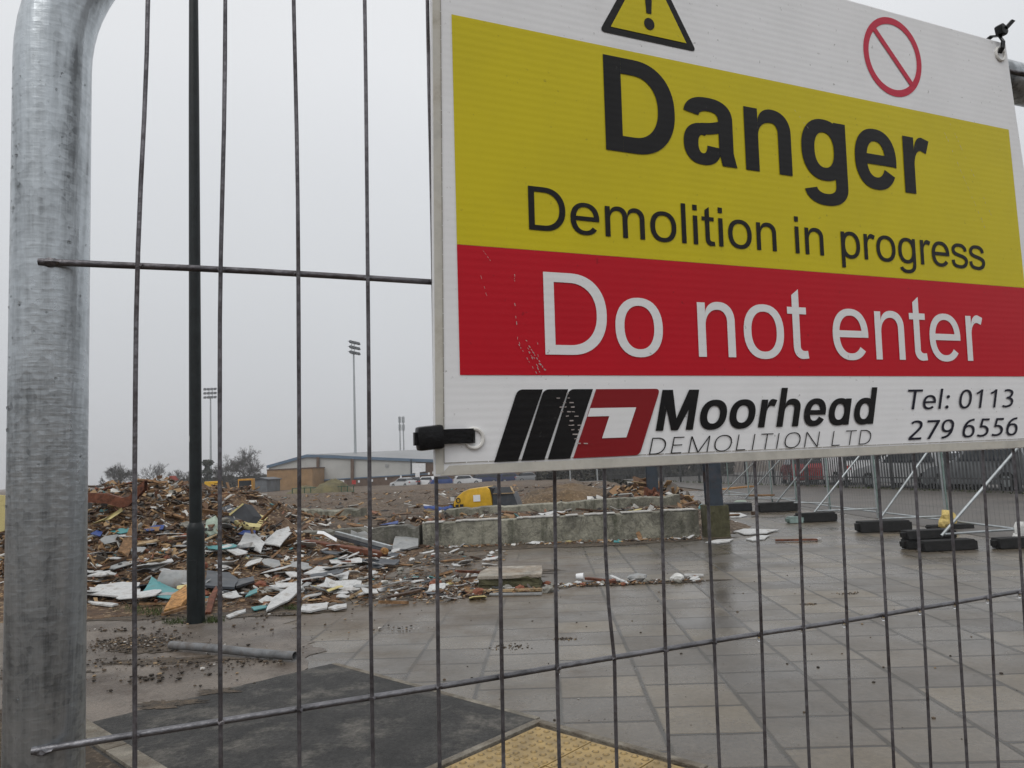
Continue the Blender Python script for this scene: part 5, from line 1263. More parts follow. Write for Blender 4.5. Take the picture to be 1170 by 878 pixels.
# ------------------------------------------------------------------ debris: counted pieces
placed = []
def near_label(x, y):
    d_lamp = x - lp.x
    h = heap_h(x, y)
    if y > 14.75: return 'on the earth behind the low wall'
    if y > 13.3 and x > -2.4: return 'at the foot of the long wall'
    if x > -0.1: return 'right of the concrete block'
    if x > -1.9 and y > 7.5: return 'left of the concrete block'
    if y > 13.5 and x > -5: return 'at the stained wall foot'
    if h > 0.95: return 'near the heap top'
    if h > 0.45: return 'on the heap slope'
    if d_lamp < -0.9: return 'low left of the lamp post'
    if d_lamp < 0.25: return 'behind the lamp post'
    if d_lamp < 1.1: return 'just right of the lamp post'
    return 'on the flat debris'
def scatter_xy(kind_, rr):
    while True:
        if kind_ == 'flat':
            x = rr.uniform(-7.6, -1.9); y = rr.uniform(8.5, 13.2)
            # front boundary and right boundary of the spread
            if y < 8.62 + 0.22 * max(0, -x - 4): continue
            if x > -2.2 - (y - 8.5) * 0.10 and rr.random() < 0.85: continue
            if heap_h(x, y) > 0.6: continue
        elif kind_ == 'slope':
            x = rr.uniform(-11, -4.3); y = rr.uniform(9.6, 14.2)
            if heap_h(x, y) < 0.25: continue
        elif kind_ == 'mid':
            x = rr.uniform(-2.3, -0.75); y = rr.uniform(8.4, 13.5)
            if y > 10.8 and rr.random() < 0.5: continue
        elif kind_ == 'block':
            x = rr.uniform(-1.75, -0.9) if rr.random() < 0.72 else rr.uniform(-1.0, 0.0); y = rr.uniform(8.75, 10.3) if x < -0.95 else rr.uniform(8.95, 9.2)
        elif kind_ == 'wallfoot':
            x = rr.uniform(-5.4, 2.9); y = rr.uniform(14.0, 14.4) - 0.03 * x
            if -2 < x < 0.2 and rr.random() < 0.35: continue
        elif kind_ == 'behind':
            x = rr.uniform(-4.6, 2.9); y = rr.uniform(15.05, 17.3) if rr.random() < 0.6 else rr.uniform(18.3, 23)
        elif kind_ == 'litter':
            x = rr.uniform(-0.1, 1.9); y = 9.35 + rr.uniform(-0.12, 0.15)
        return x, y
SZ = lambda s_, lo, hi: 'small' if s_ < lo else ('large' if s_ > hi else 'medium sized')
BC = [('white_board', 'white', 0.62), ('grey_board', 'grey', 0.20), ('cream_board', 'cream', 0.05), ('teal', 'teal', 0.02), ('slate', 'dark grey', 0.11)]
BS = [('white_board', 'white', 0.24), ('grey_board', 'grey', 0.30), ('dark_timber', 'dark brown', 0.24), ('cream_board', 'cream', 0.06), ('slate', 'dark grey', 0.16)]
TC = [('timber', 'brown', 0.36), ('dark_timber', 'dark wet', 0.38), ('pale_timber', 'pale', 0.14), ('rust', 'reddish', 0.12)]
def pick(lst, rr):
    q = rr.random(); s_ = 0
    for it in lst:
        s_ += it[2]
        if q <= s_: return it
    return lst[0]
dr = random.Random(21)
def tiltw(t_): return 'lying flat' if t_ < 0.16 else ('tilted' if t_ < 0.4 else 'steeply tilted')
def board(kind_, smin, smax):
    x, y = scatter_xy(kind_, dr); w = dr.uniform(smin, smax); h = w * dr.uniform(0.3, 0.75); mk, cn, _ = pick(BC if kind_ != 'slope' else BS, dr)
    tlt = abs(dr.gauss(0, 0.24 if kind_ != 'slope' else 0.38))
    z = surf(x, y) + 0.012 + tlt * h * 0.3 + (dr.uniform(0, 0.09) if kind_ in ('flat',) else 0)
    lab = f"{SZ(w, 0.28, 0.5)} {cn} board fragment {tiltw(tlt)} {near_label(x, y)}"
    put('board_fragment', plate_mesh(w, h, dr.uniform(0.006, 0.014), dr.randint(0, 9999), dr.randint(6, 11), 0.5, dr.uniform(-0.16, 0.22)), MT[mk], (x, y, z),
        (tlt * dr.choice((-1, 1)), dr.gauss(0, 0.14), dr.gauss(0.1, 0.9)), lab, 'board', 'broken board fragments in the debris')
def timber(kind_, smin, smax):
    x, y = scatter_xy(kind_, dr); l = dr.uniform(smin, smax); mk, cn, _ = pick(TC, dr)
    tlt = dr.gauss(0, 0.12 if kind_ != 'slope' else (0.24 if heap_h(x, y) < 1.0 else 0.10))
    z = surf(x, y) + 0.02 + abs(tlt) * l * 0.25
    lab = f"{'short' if l < 0.5 else ('long' if l > 0.9 else 'medium length')} {cn} timber piece {tiltw(abs(tlt))} {near_label(x, y)}"
    put('timber_piece', plank_mesh(l, dr.uniform(0.03, 0.10), dr.uniform(0.015, 0.04), dr.randint(0, 9999), 0.6), MT[mk], (x, y, z),
        (dr.gauss(0, 0.4), tlt, dr.uniform(0, 6.28)), lab, 'timber', 'broken timber pieces in the debris')
def chunk(kind_, smin, smax):
    x, y = scatter_xy(kind_, dr); r_ = dr.uniform(smin, smax); mk, cn = dr.choice((('concrete_bit', 'grey concrete'), ('brick', 'red brick'), ('concrete_bit', 'grey concrete')))
    lab = f"{SZ(r_, 0.06, 0.11)} {cn} lump {near_label(x, y)}"
    put('rubble_lump', chunk_mesh(r_, dr.randint(0, 9999)), MT[mk], (x, y, surf(x, y) + r_ * 0.3), (0, 0, dr.uniform(0, 6.28)), lab, 'rubble lump', 'lumps of broken masonry')
for _ in range(72): board('flat', 0.28, 0.62)
for _ in range(88): board('flat', 0.12, 0.34)
for _ in range(30): board('slope', 0.12, 0.42)
for _ in range(26): board('mid', 0.10, 0.32)
for _ in range(18): board('block', 0.12, 0.34)
for _ in range(30): board('wallfoot', 0.08, 0.30)
for _ in range(36): board('behind', 0.2, 0.6)
for _ in range(36): timber('behind', 0.4, 1.3)
for _ in range(150): timber('slope', 0.2, 0.95)
for _ in range(36): timber('flat', 0.2, 0.6)
for _ in range(8): timber('mid', 0.2, 0.7)
for _ in range(10): timber('wallfoot', 0.2, 0.5)
for _ in range(40): chunk('slope', 0.03, 0.09)
for _ in range(30): chunk('flat', 0.03, 0.09)
for _ in range(14): chunk('mid', 0.02, 0.06)
for _ in range(8): board('mid', 0.06, 0.2)
for _ in range(10): chunk('block', 0.03, 0.09)
for _ in range(20): chunk('litter', 0.015, 0.05)
for _ in range(14): board('litter', 0.06, 0.18)

# uncountable small scraps: one mass
MT['scraps'] = bpy.data.materials.new('rubble_scraps'); MT['scraps'].use_nodes = True
t_ = MT['scraps'].node_tree; p_ = t_.nodes['Principled BSDF']; p_.inputs['Roughness'].default_value = 0.7
ge = nd(t_, 'ShaderNodeNewGeometry'); rp = nd(t_, 'ShaderNodeValToRGB'); rp.color_ramp.interpolation = 'CONSTANT'
cols = [(0.0, (0.115, 0.060, 0.028)), (0.20, (0.060, 0.032, 0.017)), (0.34, (0.23, 0.130, 0.058)), (0.50, (0.32, 0.205, 0.10)), (0.62, (0.10, 0.085, 0.07)), (0.73, (0.54, 0.53, 0.50)), (0.82, (0.30, 0.29, 0.27)), (0.89, (0.028, 0.026, 0.025)), (0.955, (0.08, 0.21, 0.22)), (0.965, (0.20, 0.085, 0.045))]
rp.color_ramp.elements[0].color = (*cols[0][1], 1); rp.color_ramp.elements[1].position = cols[1][0]; rp.color_ramp.elements[1].color = (*cols[1][1], 1)
for ps, cc in cols[2:]:
    e = rp.color_ramp.elements.new(ps); e.color = (*cc, 1)
t_.links.new(ge.outputs['Random Per Island'], rp.inputs[0]); t_.links.new(rp.outputs[0], p_.inputs['Base Color'])
b = MB(); fr = random.Random(77)
def scrap(x, y, s_, flatness):
    z = surf(x, y) + 0.004
    l, w, h = s_ * fr.uniform(0.5, 1.6), s_ * fr.uniform(0.15, 0.6), s_ * fr.uniform(0.04, 0.14)
    T = Matrix.Translation((x, y, z + s_ * 0.12)) @ Matrix.Rotation(fr.uniform(0, 6.28), 4, 'Z') @ Matrix.Rotation(fr.gauss(0, flatness), 4, 'Y') @ Matrix.Rotation(fr.gauss(0, flatness * 1.3), 4, 'X')
    q = [Vector((sx * l / 2 * fr.uniform(0.7, 1), sy * w / 2 * fr.uniform(0.6, 1), sz * h / 2)) for sz in (-1, 1) for sx, sy in ((-1, -1), (1, -1), (1, 1), (-1, 1))]
    b.add([T @ v for v in q], [(0, 3, 2, 1), (4, 5, 6, 7), (0, 1, 5, 4), (1, 2, 6, 5), (2, 3, 7, 6), (3, 0, 4, 7)])
for _ in range(9000):
    x, y = scatter_xy('slope', fr); scrap(x, y, 0.04 + 0.20 * fr.random() ** 2.4, 0.5)
for _ in range(3200):
    x, y = scatter_xy('flat', fr); scrap(x, y, 0.03 + 0.13 * fr.random() ** 2, 0.25)
for _ in range(2000):
    x, y = scatter_xy('mid', fr); scrap(x, y, 0.012 + 0.06 * fr.random() ** 3, 0.15)
for _ in range(620):
    x, y = scatter_xy('block', fr); scrap(x, y, 0.03 + 0.09 * fr.random() ** 2, 0.3)
for _ in range(800):
    x, y = scatter_xy('wallfoot', fr); scrap(x, y, 0.02 + 0.10 * fr.random() ** 2, 0.2)
for _ in range(480):
    x, y = scatter_xy('litter', fr); scrap(x, y, 0.012 + 0.06 * fr.random() ** 2, 0.25)
for _ in range(420):                                     # between the two long walls
    x = fr.uniform(-2.5, 3.0); scrap(x, fr.uniform(15.0, 17.4), 0.04 + 0.22 * fr.random() ** 3, 0.3)
for _ in range(1300):
    x = fr.gauss(-8.0, 1.5); y = fr.gauss(17.8, 1.3); scrap(x, y, 0.05 + 0.22 * fr.random() ** 2, 0.4)
for _ in range(2600):                                    # earth field behind the walls
    x = fr.uniform(-22, 4.2); y = 15.6 + 24 * fr.random() ** 1.4
    scrap(x, y, 0.05 + 0.30 * fr.random() ** 3, 0.3)
for _ in range(420):                                     # behind the wall left of the steel column
    x = fr.gauss(2.5, 0.8); y = fr.gauss(19.5, 0.7); scrap(x, y, 0.08 + 0.42 * fr.random() ** 2, 0.5)
for _ in range(260):                                     # orange splinters left of the machine
    x = fr.uniform(-3.9, -2.3); y = fr.uniform(15.0, 17.4); scrap(x, y, 0.05 + 0.3 * fr.random() ** 2, 0.4)
kind(build('rubble_scraps', b, MT['scraps'], origin=(0, 0, 0), recalc=False), 'stuff')
# grit and clods on the near paving and muddy ground
MT['grit'] = bpy.data.materials.new('grit'); MT['grit'].use_nodes = True
t_ = MT['grit'].node_tree; p_ = t_.nodes['Principled BSDF']; p_.inputs['Roughness'].default_value = 0.8
ge = nd(t_, 'ShaderNodeNewGeometry'); rp = nd(t_, 'ShaderNodeValToRGB'); rp.color_ramp.interpolation = 'CONSTANT'
rp.color_ramp.elements[0].color = (0.030, 0.022, 0.015, 1); rp.color_ramp.elements[1].position = 0.55; rp.color_ramp.elements[1].color = (0.085, 0.060, 0.038, 1)
e = rp.color_ramp.elements.new(0.86); e.color = (0.24, 0.17, 0.10, 1); e = rp.color_ramp.elements.new(0.95); e.color = (0.45, 0.43, 0.40, 1)
t_.links.new(ge.outputs['Random Per Island'], rp.inputs[0]); t_.links.new(rp.outputs[0], p_.inputs['Base Color'])
b = MB()
def grain(x, y, r_, z=0.012): b.ico((x, y, z + r_ * 0.2), r_, 1 if r_ > 0.012 else 0, 0.25, (1.2, 1, 0.6), 0, fr)
c0 = G(160, 735); c1 = G(110, 785)
for _ in range(900):
    a = fr.uniform(0, 6.28); q = fr.gauss(0, 1); grain(c0.x - 0.05 + 0.42 * fr.gauss(0, 0.5), c0.y + 0.26 * fr.gauss(0, 0.55), 0.004 + 0.012 * fr.random() ** 3)
for _ in range(260):
    grain(fr.uniform(-4.6, -2.2), fr.uniform(5.4, 8.4), 0.004 + 0.016 * fr.random() ** 4)
for _ in range(200):
    f = fr.random(); grain(-4.3 + f * 2.1 + fr.gauss(0, 0.12), 6.15 + 0.12 * math.sin(f * 7) + fr.gauss(0, 0.10), 0.004 + 0.012 * fr.random() ** 3)
for _ in range(700):
    k_ = fr.randrange(9); c_ = ((-3.45, 6.2, 0.75, 0.13), (-2.75, 6.1, 0.55, 0.10), (-4.3, 6.0, 0.5, 0.12), (-3.75, 6.75, 0.42, 0.16), (-4.6, 7.6, 0.6, 0.10), (-3.2, 5.75, 0.5, 0.07), (-4.4, 8.2, 0.8, 0.16), (-3.5, 8.15, 0.9, 0.14), (-1.6, 7.2, 0.5, 0.14))[k_]
    grain(c_[0] + c_[2] * fr.gauss(0, 0.5), c_[1] + c_[3] * fr.gauss(0, 0.6), 0.003 + 0.016 * fr.random() ** 4)
for _ in range(420):
    grain(fr.uniform(-2.2, 3.6), fr.uniform(4.0, 10.5), 0.002 + 0.010 * fr.random() ** 5, 0.001)
for cx0, cy0, s_ in ((-0.42, 6.35, 0.11), (0.08, 6.6, 0.05), (3.2, 8.2, 0.07), (2.6, 7.7, 0.04)):
    for _ in range(70): grain(cx0 + fr.gauss(0, s_), cy0 + fr.gauss(0, s_ * 0.5), 0.003 + 0.008 * fr.random() ** 2, 0.001)
kind(build('grit', b, MT['grit'], origin=(0, 0, 0), recalc=False), 'stuff')
# grass tufts round the lamp post foot and at the debris edge
b = MB()
def tuft(x, y, s_, n_):
    for _ in range(n_):
        a = fr.uniform(0, 6.28); r_ = fr.random() ** 0.5 * s_; px, py = x + r_ * math.cos(a), y + r_ * math.sin(a) * 0.6
        h = fr.uniform(0.02, 0.075); l = Vector((fr.gauss(0, 0.03), fr.gauss(0, 0.03), h)); w_ = Vector((math.cos(a + 1.3), math.sin(a + 1.3), 0)) * 0.004
        z = surf(px, py); o_ = Vector((px, py, z)); b.add([o_ - w_, o_ + w_, o_ + l * 0.6 + w_ * 0.6, o_ + l], [(0, 1, 2, 3)])
for (x, y, s_, n_) in ((lp.x - 0.22, lp.y + 0.02, 0.16, 180), (lp.x + 0.18, lp.y + 0.0, 0.14, 170), (lp.x + 0.9, lp.y + 0.55, 0.14, 150), (lp.x - 0.75, lp.y + 0.55, 0.25, 170), (lp.x - 1.1, lp.y + 0.8, 0.3, 130)): tuft(x, y, s_, n_)
kind(build('grass', b, MT['grass'], origin=(0, 0, 0), recalc=False), 'stuff')

# ------------------------------------------------------------------ yellow machine with grey box behind the rear ledge
Ym = 19.6
def mp(px, py, dY=0.0): return at(px, py, Ym + dY)
o0 = mp(540, 584)
t = thing('site_machine', 'yellow rounded machine housing with white label behind the rear concrete ledge', 'machine', tuple(o0))
prof = [(518, 580), (518, 574), (522, 568), (528, 562.5), (536, 559), (547, 557.5), (556, 556.5), (559, 560), (562, 570), (563, 581), (540, 583)]
P = [mp(x, y) for x, y in prof]
b = MB(); b.prism(P, (0.12, 1.0, 0.0)); build('housing', b, MT['yellow_paint'], t, bevel=0.05, smooth=True)
lb = [mp(540.5, 566, -0.02), mp(548.5, 565.5, -0.02), mp(549, 573, -0.02), mp(541, 573.5, -0.02)]
b = MB(); b.prism(lb, (0, -0.004, 0)); build('label_panel', b, MT['white_paint'], t)
b = MB()                                             # black emblem: ring over two blocks
c = mp(523.5, 572, -0.02); b.tube([c + Vector((0.052 * math.cos(a * 0.5236), -0.006, 0.062 * math.sin(a * 0.5236))) for a in range(12)], 0.012, 6, closed=True)
for (x0, y0, x1, y1) in ((520.5, 577, 524, 580), (525.5, 576.5, 529.5, 579.5), (520.5, 581, 526, 582.5)):
    b.prism([mp(x0, y0, -0.02), mp(x1, y0 - 0.3, -0.02), mp(x1, y1 - 0.3, -0.02), mp(x0, y1, -0.02)], (0, -0.005, 0))
build('emblem', b, MT['dark_slate'], t)
b = MB(); b.prism([mp(540, 580, -0.05), mp(560, 578, -0.05), mp(560, 581.5, -0.05), mp(540, 584, -0.05)], (0, -0.06, 0)); build('sill', b, MT['white_board'], t, bevel=0.01)
b = MB(); b.prism([mp(557, 556.5, 0.1), mp(563, 558, 0.1), mp(566, 581, 0.1), mp(562, 581, 0.1)], (0.1, 0.8, 0)); build('rear_panel', b, MT['dark_slate'], t, bevel=0.02)
P = [mp(563, 579.5), mp(563, 564), (mp(586, 563)), mp(592, 578)]
o1 = mp(577, 580)
t2 = thing('tool_box', 'slate grey sloping metal box with pale rim beside the yellow machine', 'box', tuple(o1))
b = MB(); b.prism(P, (0.1, 0.7, 0)); build('body', b, MT['slate'], t2, bevel=0.01)
b = MB(); b.prism([mp(563, 564, -0.03), mp(586.5, 563, -0.03), mp(583, 556.5, 0.4), mp(566, 557, 0.4)], (0, 0.05, 0.0)); build('lid', b, MT['dark_slate'], t2)
b = MB(); b.prism([mp(586, 564, -0.05), mp(588.5, 564, -0.05), mp(584.5, 555.5, 0.4), mp(582.5, 555.5, 0.4)], (0, 0.03, 0)); b.prism([mp(563, 565, -0.05), mp(588, 564, -0.05), mp(588, 563, -0.05), mp(563, 564, -0.05)], (0, 0.03, 0)); build('rim', b, MT['pale_timber'], t2)

# brown earth bank and mound behind the wall
def mound(name, x0, x1, y0, y1, z0, h, m, sd, res=0.25):
    b = MB(); nx = max(6, int((x1 - x0) / res)); ny = max(6, int((y1 - y0) / res)); rows = []
    for j in range(ny + 1):
        r_ = []
        for i in range(nx + 1):
            x = x0 + (x1 - x0) * i / nx; y = y0 + (y1 - y0) * j / ny
            e = max(0, 1 - (2 * i / nx - 1) ** 2) ** 0.6 * max(0, 1 - (2 * j / ny - 1) ** 2) ** 0.7
            r_.append((x, y, z0 - 0.1 + e * h * (1 + 0.35 * nz(x, y, 0.8, sd)) + (0.05 * nz(x, y, 3, sd) if e > 0 else 0)))
        rows.append(r_)
    b.grid(rows); o = build(name, b, m, recalc=False, smooth=True); kind(o, 'structure'); return o
MT['earth_orange'] = earth('orange_brown_earth', (0.055, 0.035, 0.018), (0.15, 0.095, 0.045), (0.20, 0.14, 0.08), 1.2)
a = at(588, 575, 23); c = at(705, 575, 23)
mound('earth_bank', a.x, c.x, 21.5, 26, 0.35, 0.55, MT['earth_orange'], 2)
a = at(270, 560, 40); c = at(520, 560, 40)
mound('earth_bank', a.x, c.x, 30, 46, 0.16, 0.22, MT['earth'], 5, 0.5)
a = at(362, 560, 78); c = at(398, 560, 78)
MT['bank_grass'] = mat('rough_grass_bank', (0.15, 0.128, 0.058), 0.9, 0, 0.4, 1.5, col2=(0.085, 0.075, 0.042))
mound('grass_bank', a.x, c.x, 74, 82, -0.7, 1.6, MT['bank_grass'], 7, 0.5)
a = at(330, 560, 80); c = at(366, 560, 80)
mound('grass_bank', a.x, c.x, 77, 84, -0.7, 1.0, MT['bank_grass'], 8, 0.5)

# ------------------------------------------------------------------ line of braced mesh fencing on the paving
LY = [8.9, 11.8, 14.3, 16.8, 19.2, 21.6, 24.0, 26.5, 29.0]
LX = [7.9, 7.72, 7.58, 7.40, 7.25, 7.22, 7.25, 7.2, 7.1]
fw = ['nearest the right edge', 'beyond the yellow sack', 'behind the two stacked black blocks', 'behind the small green block', 'third from the far end', 'beyond the mossy block', 'second from the far end', 'farthest']
MT['mesh_wire'] = mat('thin_mesh_wire', (0.12, 0.125, 0.13), 0.5, 0.4, 0.1, 5)
FT = 1.95
for i in range(8):
    a = Vector((LX[i], LY[i], 0.08)); c = Vector((LX[i + 1], LY[i + 1], 0.08)); d = (c - a).normalized()
    a = a + d * 0.04; c = c - d * 0.04
    t = thing('mesh_fence_panel', f'grey wire mesh site fence panel in the braced row, {fw[i]}', 'fence panel', tuple((a + c) / 2), group='site fence panels in a row on the paving')
    up = Vector((0, 0, 1))
    for q, mk in ((a, 'galv_far'), (c, 'green_tube')):
        b = MB(); b.tube([q - up * 0.08, q + up * (FT - 0.08)], 0.017, 8); build('post', b, MT[mk], t, smooth=True)
    for z in (0.06, FT - 0.1):
        b = MB(); b.tube([a + up * z, c + up * z], 0.019, 8); build('rail', b, MT['galv_far'], t, smooth=True)
    b = MB(); n_ = int((c - a).length / 0.12)
    for k in range(1, n_):
        q = a.lerp(c, k / n_); b.tube([q + up * 0.06, q + up * (FT - 0.1)], 0.0014, 3, caps=False)
    for k in range(1, 8):
        b.tube([a + up * (0.06 + k * 0.235), c + up * (0.06 + k * 0.235)], 0.0014, 3, caps=False)
    kind(build('wire_mesh', b, MT['mesh_wire'], t, recalc=False), 'stuff')
blk = [(5.90, 11.30), (6.28, 14.2), (5.95, 16.66), (6.13, 20.0), (6.0, 22.6), (5.9, 25.2)]
bl = ['nearest, reaching to the two stacked black blocks', 'second nearest, reaching to the long black block', 'third, standing over the small green block', 'fourth, reaching to the mossy block', 'fifth, short and far off', 'farthest, beside the orange planks']
for i, (bx, by) in enumerate(blk):
    q = Vector((LX[i + 1], LY[i + 1], 0))
    t = thing('fence_brace', f'slanting silver fence brace tube, {bl[i]}', 'fence brace', (bx, by, 0.0), group='braces propping the site fence')
    top = q + Vector((-0.03, 0, 1.70)); foot = Vector((bx + 0.03, by + 0.1, 0.20))
    b = MB(); b.tube([foot, top], 0.021, 10); build('brace_tube', b, MT['galv_far'], t, smooth=True)
    b = MB(); b.tube([foot + Vector((0.05, 0, 0.02)), q + Vector((-0.02, 0, 0.22))], 0.018, 10); build('ground_strut', b, MT['galv_far'], t, smooth=True)
def rubber_block(x, y, z, L_, rz, label, sd=1, m='rubber', h=0.15, w=0.24):
    t = thing('ballast_block', label, 'ballast block', (x, y, z), rz, 'black ballast blocks holding the fence braces')
    b = MB(); b.prism([(-L_ / 2, -w / 2, 0), (L_ / 2, -w / 2, 0), (L_ / 2, -w * 0.46, h * 0.55), (L_ / 2 - 0.02, -w * 0.36, h), (-L_ / 2 + 0.02, -w * 0.36, h), (-L_ / 2, -w * 0.46, h * 0.55)], (0, w * 0.85, 0))
    build('block', b, MT[m], t, origin=(0, 0, 0), bevel=0.012)
    for sx in (-1, 1):
        b = MB(); b.box(sx * L_ / 2 - 0.045, -w * 0.2, 0.03, sx * L_ / 2 + 0.045, w * 0.2, h * 0.8)
        build('grip', b, MT[m], t, origin=(0, 0, 0), bevel=0.01)
    return t
rubber_block(5.93, 11.28, 0.006, 0.80, R(4), 'black ballast block at the front of the nearest stack, foot of the nearest brace')
rubber_block(5.84, 11.60, 0.006, 0.80, R(4), 'black ballast block lying behind the front block of the nearest stack', h=0.14)
rubber_block(5.84, 11.61, 0.148, 0.76, R(5), 'black ballast block on top of the nearest stack', h=0.13)
rubber_block(6.28, 14.1, 0.006, 0.92, R(-2), 'long black ballast block at the foot of the second brace', h=0.2, w=0.3)
rubber_block(5.92, 16.55, 0.006, 0.85, R(3), 'black ballast block at the foot of the third brace, beside a green one', h=0.2)
rubber_block(5.42, 16.45, 0.006, 0.30, R(3), 'small green ballast block beside the black block of the third brace', m='green_tube', h=0.14)
rubber_block(6.13, 19.9, 0.006, 1.0, R(2), 'black ballast block with moss below it, foot of the fourth brace', h=0.24, w=0.34)
#rubber_block(5.95, 22.5, 0.006, 1.1, R(2), 'black ballast block at the foot of the fifth brace, left of the mossy one', h=0.22, w=0.34)
rubber_block(7.03, 11.25, 0.006, 0.85, R(3), 'black ballast block at the right edge of the photo under a white sack', h=0.15)
rubber_block(7.50, 14.1, 0.006, 0.8, R(4), 'flat black fence foot under the yellow sack', h=0.08)
def sack(px, py, Y, w, h, m, label, sd):
    c = at(px, py, Y); b = MB(); rr = random.Random(sd); b.ico((c.x, c.y, c.z), 1.0, 2, 0.24, (w, w * 0.7, h), 0, rr); b.ico((c.x - w * 0.75, c.y - 0.02, c.z - h * 0.55), 1.0, 2, 0.24, (w * 0.7, w * 0.6, h * 0.55), 0, rr)
    tag(build('sack', b, MT[m], origin=tuple(c)), label, 'sack')
sack(1083, 593, 14.0, 0.14, 0.16, 'yellow_sack', 'crumpled yellow sack on the fence foot beside the nearest brace', 1)
sack(1167, 609, 11.4, 0.11, 0.17, 'white_sack', 'white sack standing on the black block at the right edge', 2)

# ------------------------------------------------------------------ steel palisade fence
pA, pB = Vector((15.6, 17.5, 0)), Vector((4.7, 62, 0))
t = thing('palisade_fence', 'grey steel palisade fence along the far side of the tarmac path', 'fence', tuple((pA + pB) / 2))
MT['palisade'] = mat('palisade_steel', (0.085, 0.088, 0.09), 0.6, 0.2, 0.35, 3)
d = (pB - pA).normalized(); L_ = (pB - pA).length; nrm = Vector((-d.y, d.x, 0))
if nrm.x > 0: nrm = -nrm
n_ = int(L_ / 0.15); PH = 2.05
far_b = MB()
for k in range(n_):
    q = pA + d * (k * 0.15)
    b = MB() if k < 100 else far_b
    w = 0.042; ow = nrm * 0.012
    out = [(-w, 0.08), (w, 0.08), (w, PH - 0.13), (w * 0.5, PH), (0, PH - 0.09), (-w * 0.5, PH), (-w, PH - 0.13)]
    for s_ in (-1, 1):                               # W-shaped pale: two folded halves
        o2 = [(0, 0.08), (s_ * w, 0.08), (s_ * w, PH - 0.13), (s_ * w * 0.5, PH), (0, PH - 0.09)]
        b.add([q + d * x + Vector((0, 0, z)) + ow * (1 - abs(x) / w) for x, z in o2], [(0, 1, 2, 3, 4)])
    if k < 100: build('pale', b, MT['palisade'], t, recalc=False)
kind(build('pales', far_b, MT['palisade'], t, recalc=False), 'stuff')
for z in (0.45, 1.65):
    b = MB(); b.box(-L_ / 2, -0.025, -0.025, L_ / 2, 0.025, 0.025, T=Matrix.Translation((pA + pB) / 2 - nrm * 0.04 + Vector((0, 0, z))) @ d.to_track_quat('X', 'Z').to_matrix().to_4x4())
    build('rail', b, MT['palisade'], t)
for k in range(int(L_ / 2.75) + 1):
    q = pA + d * (2.75 * k) - nrm * 0.10; b = MB(); b.box(q.x - 0.05, q.y - 0.03, -0.1, q.x + 0.05, q.y + 0.03, PH - 0.05); build('post', b, MT['palisade'], t)
# weeds at the foot of the palisade
b = MB()
for _ in range(900):
    q = pA + d * (fr.random() * L_ * 0.7) + nrm * fr.uniform(-0.3, 0.12); h = fr.uniform(0.03, 0.16); w_ = Vector((fr.uniform(-.02, .02), fr.uniform(-.02, .02), 0))
    b.add([q - w_, q + w_, q + w_ * 2 + Vector((fr.gauss(0, .04), fr.gauss(0, .04), h))], [(0, 1, 2)])
kind(build('weeds', b, MT['grass'], origin=(0, 0, 0), recalc=False), 'stuff')

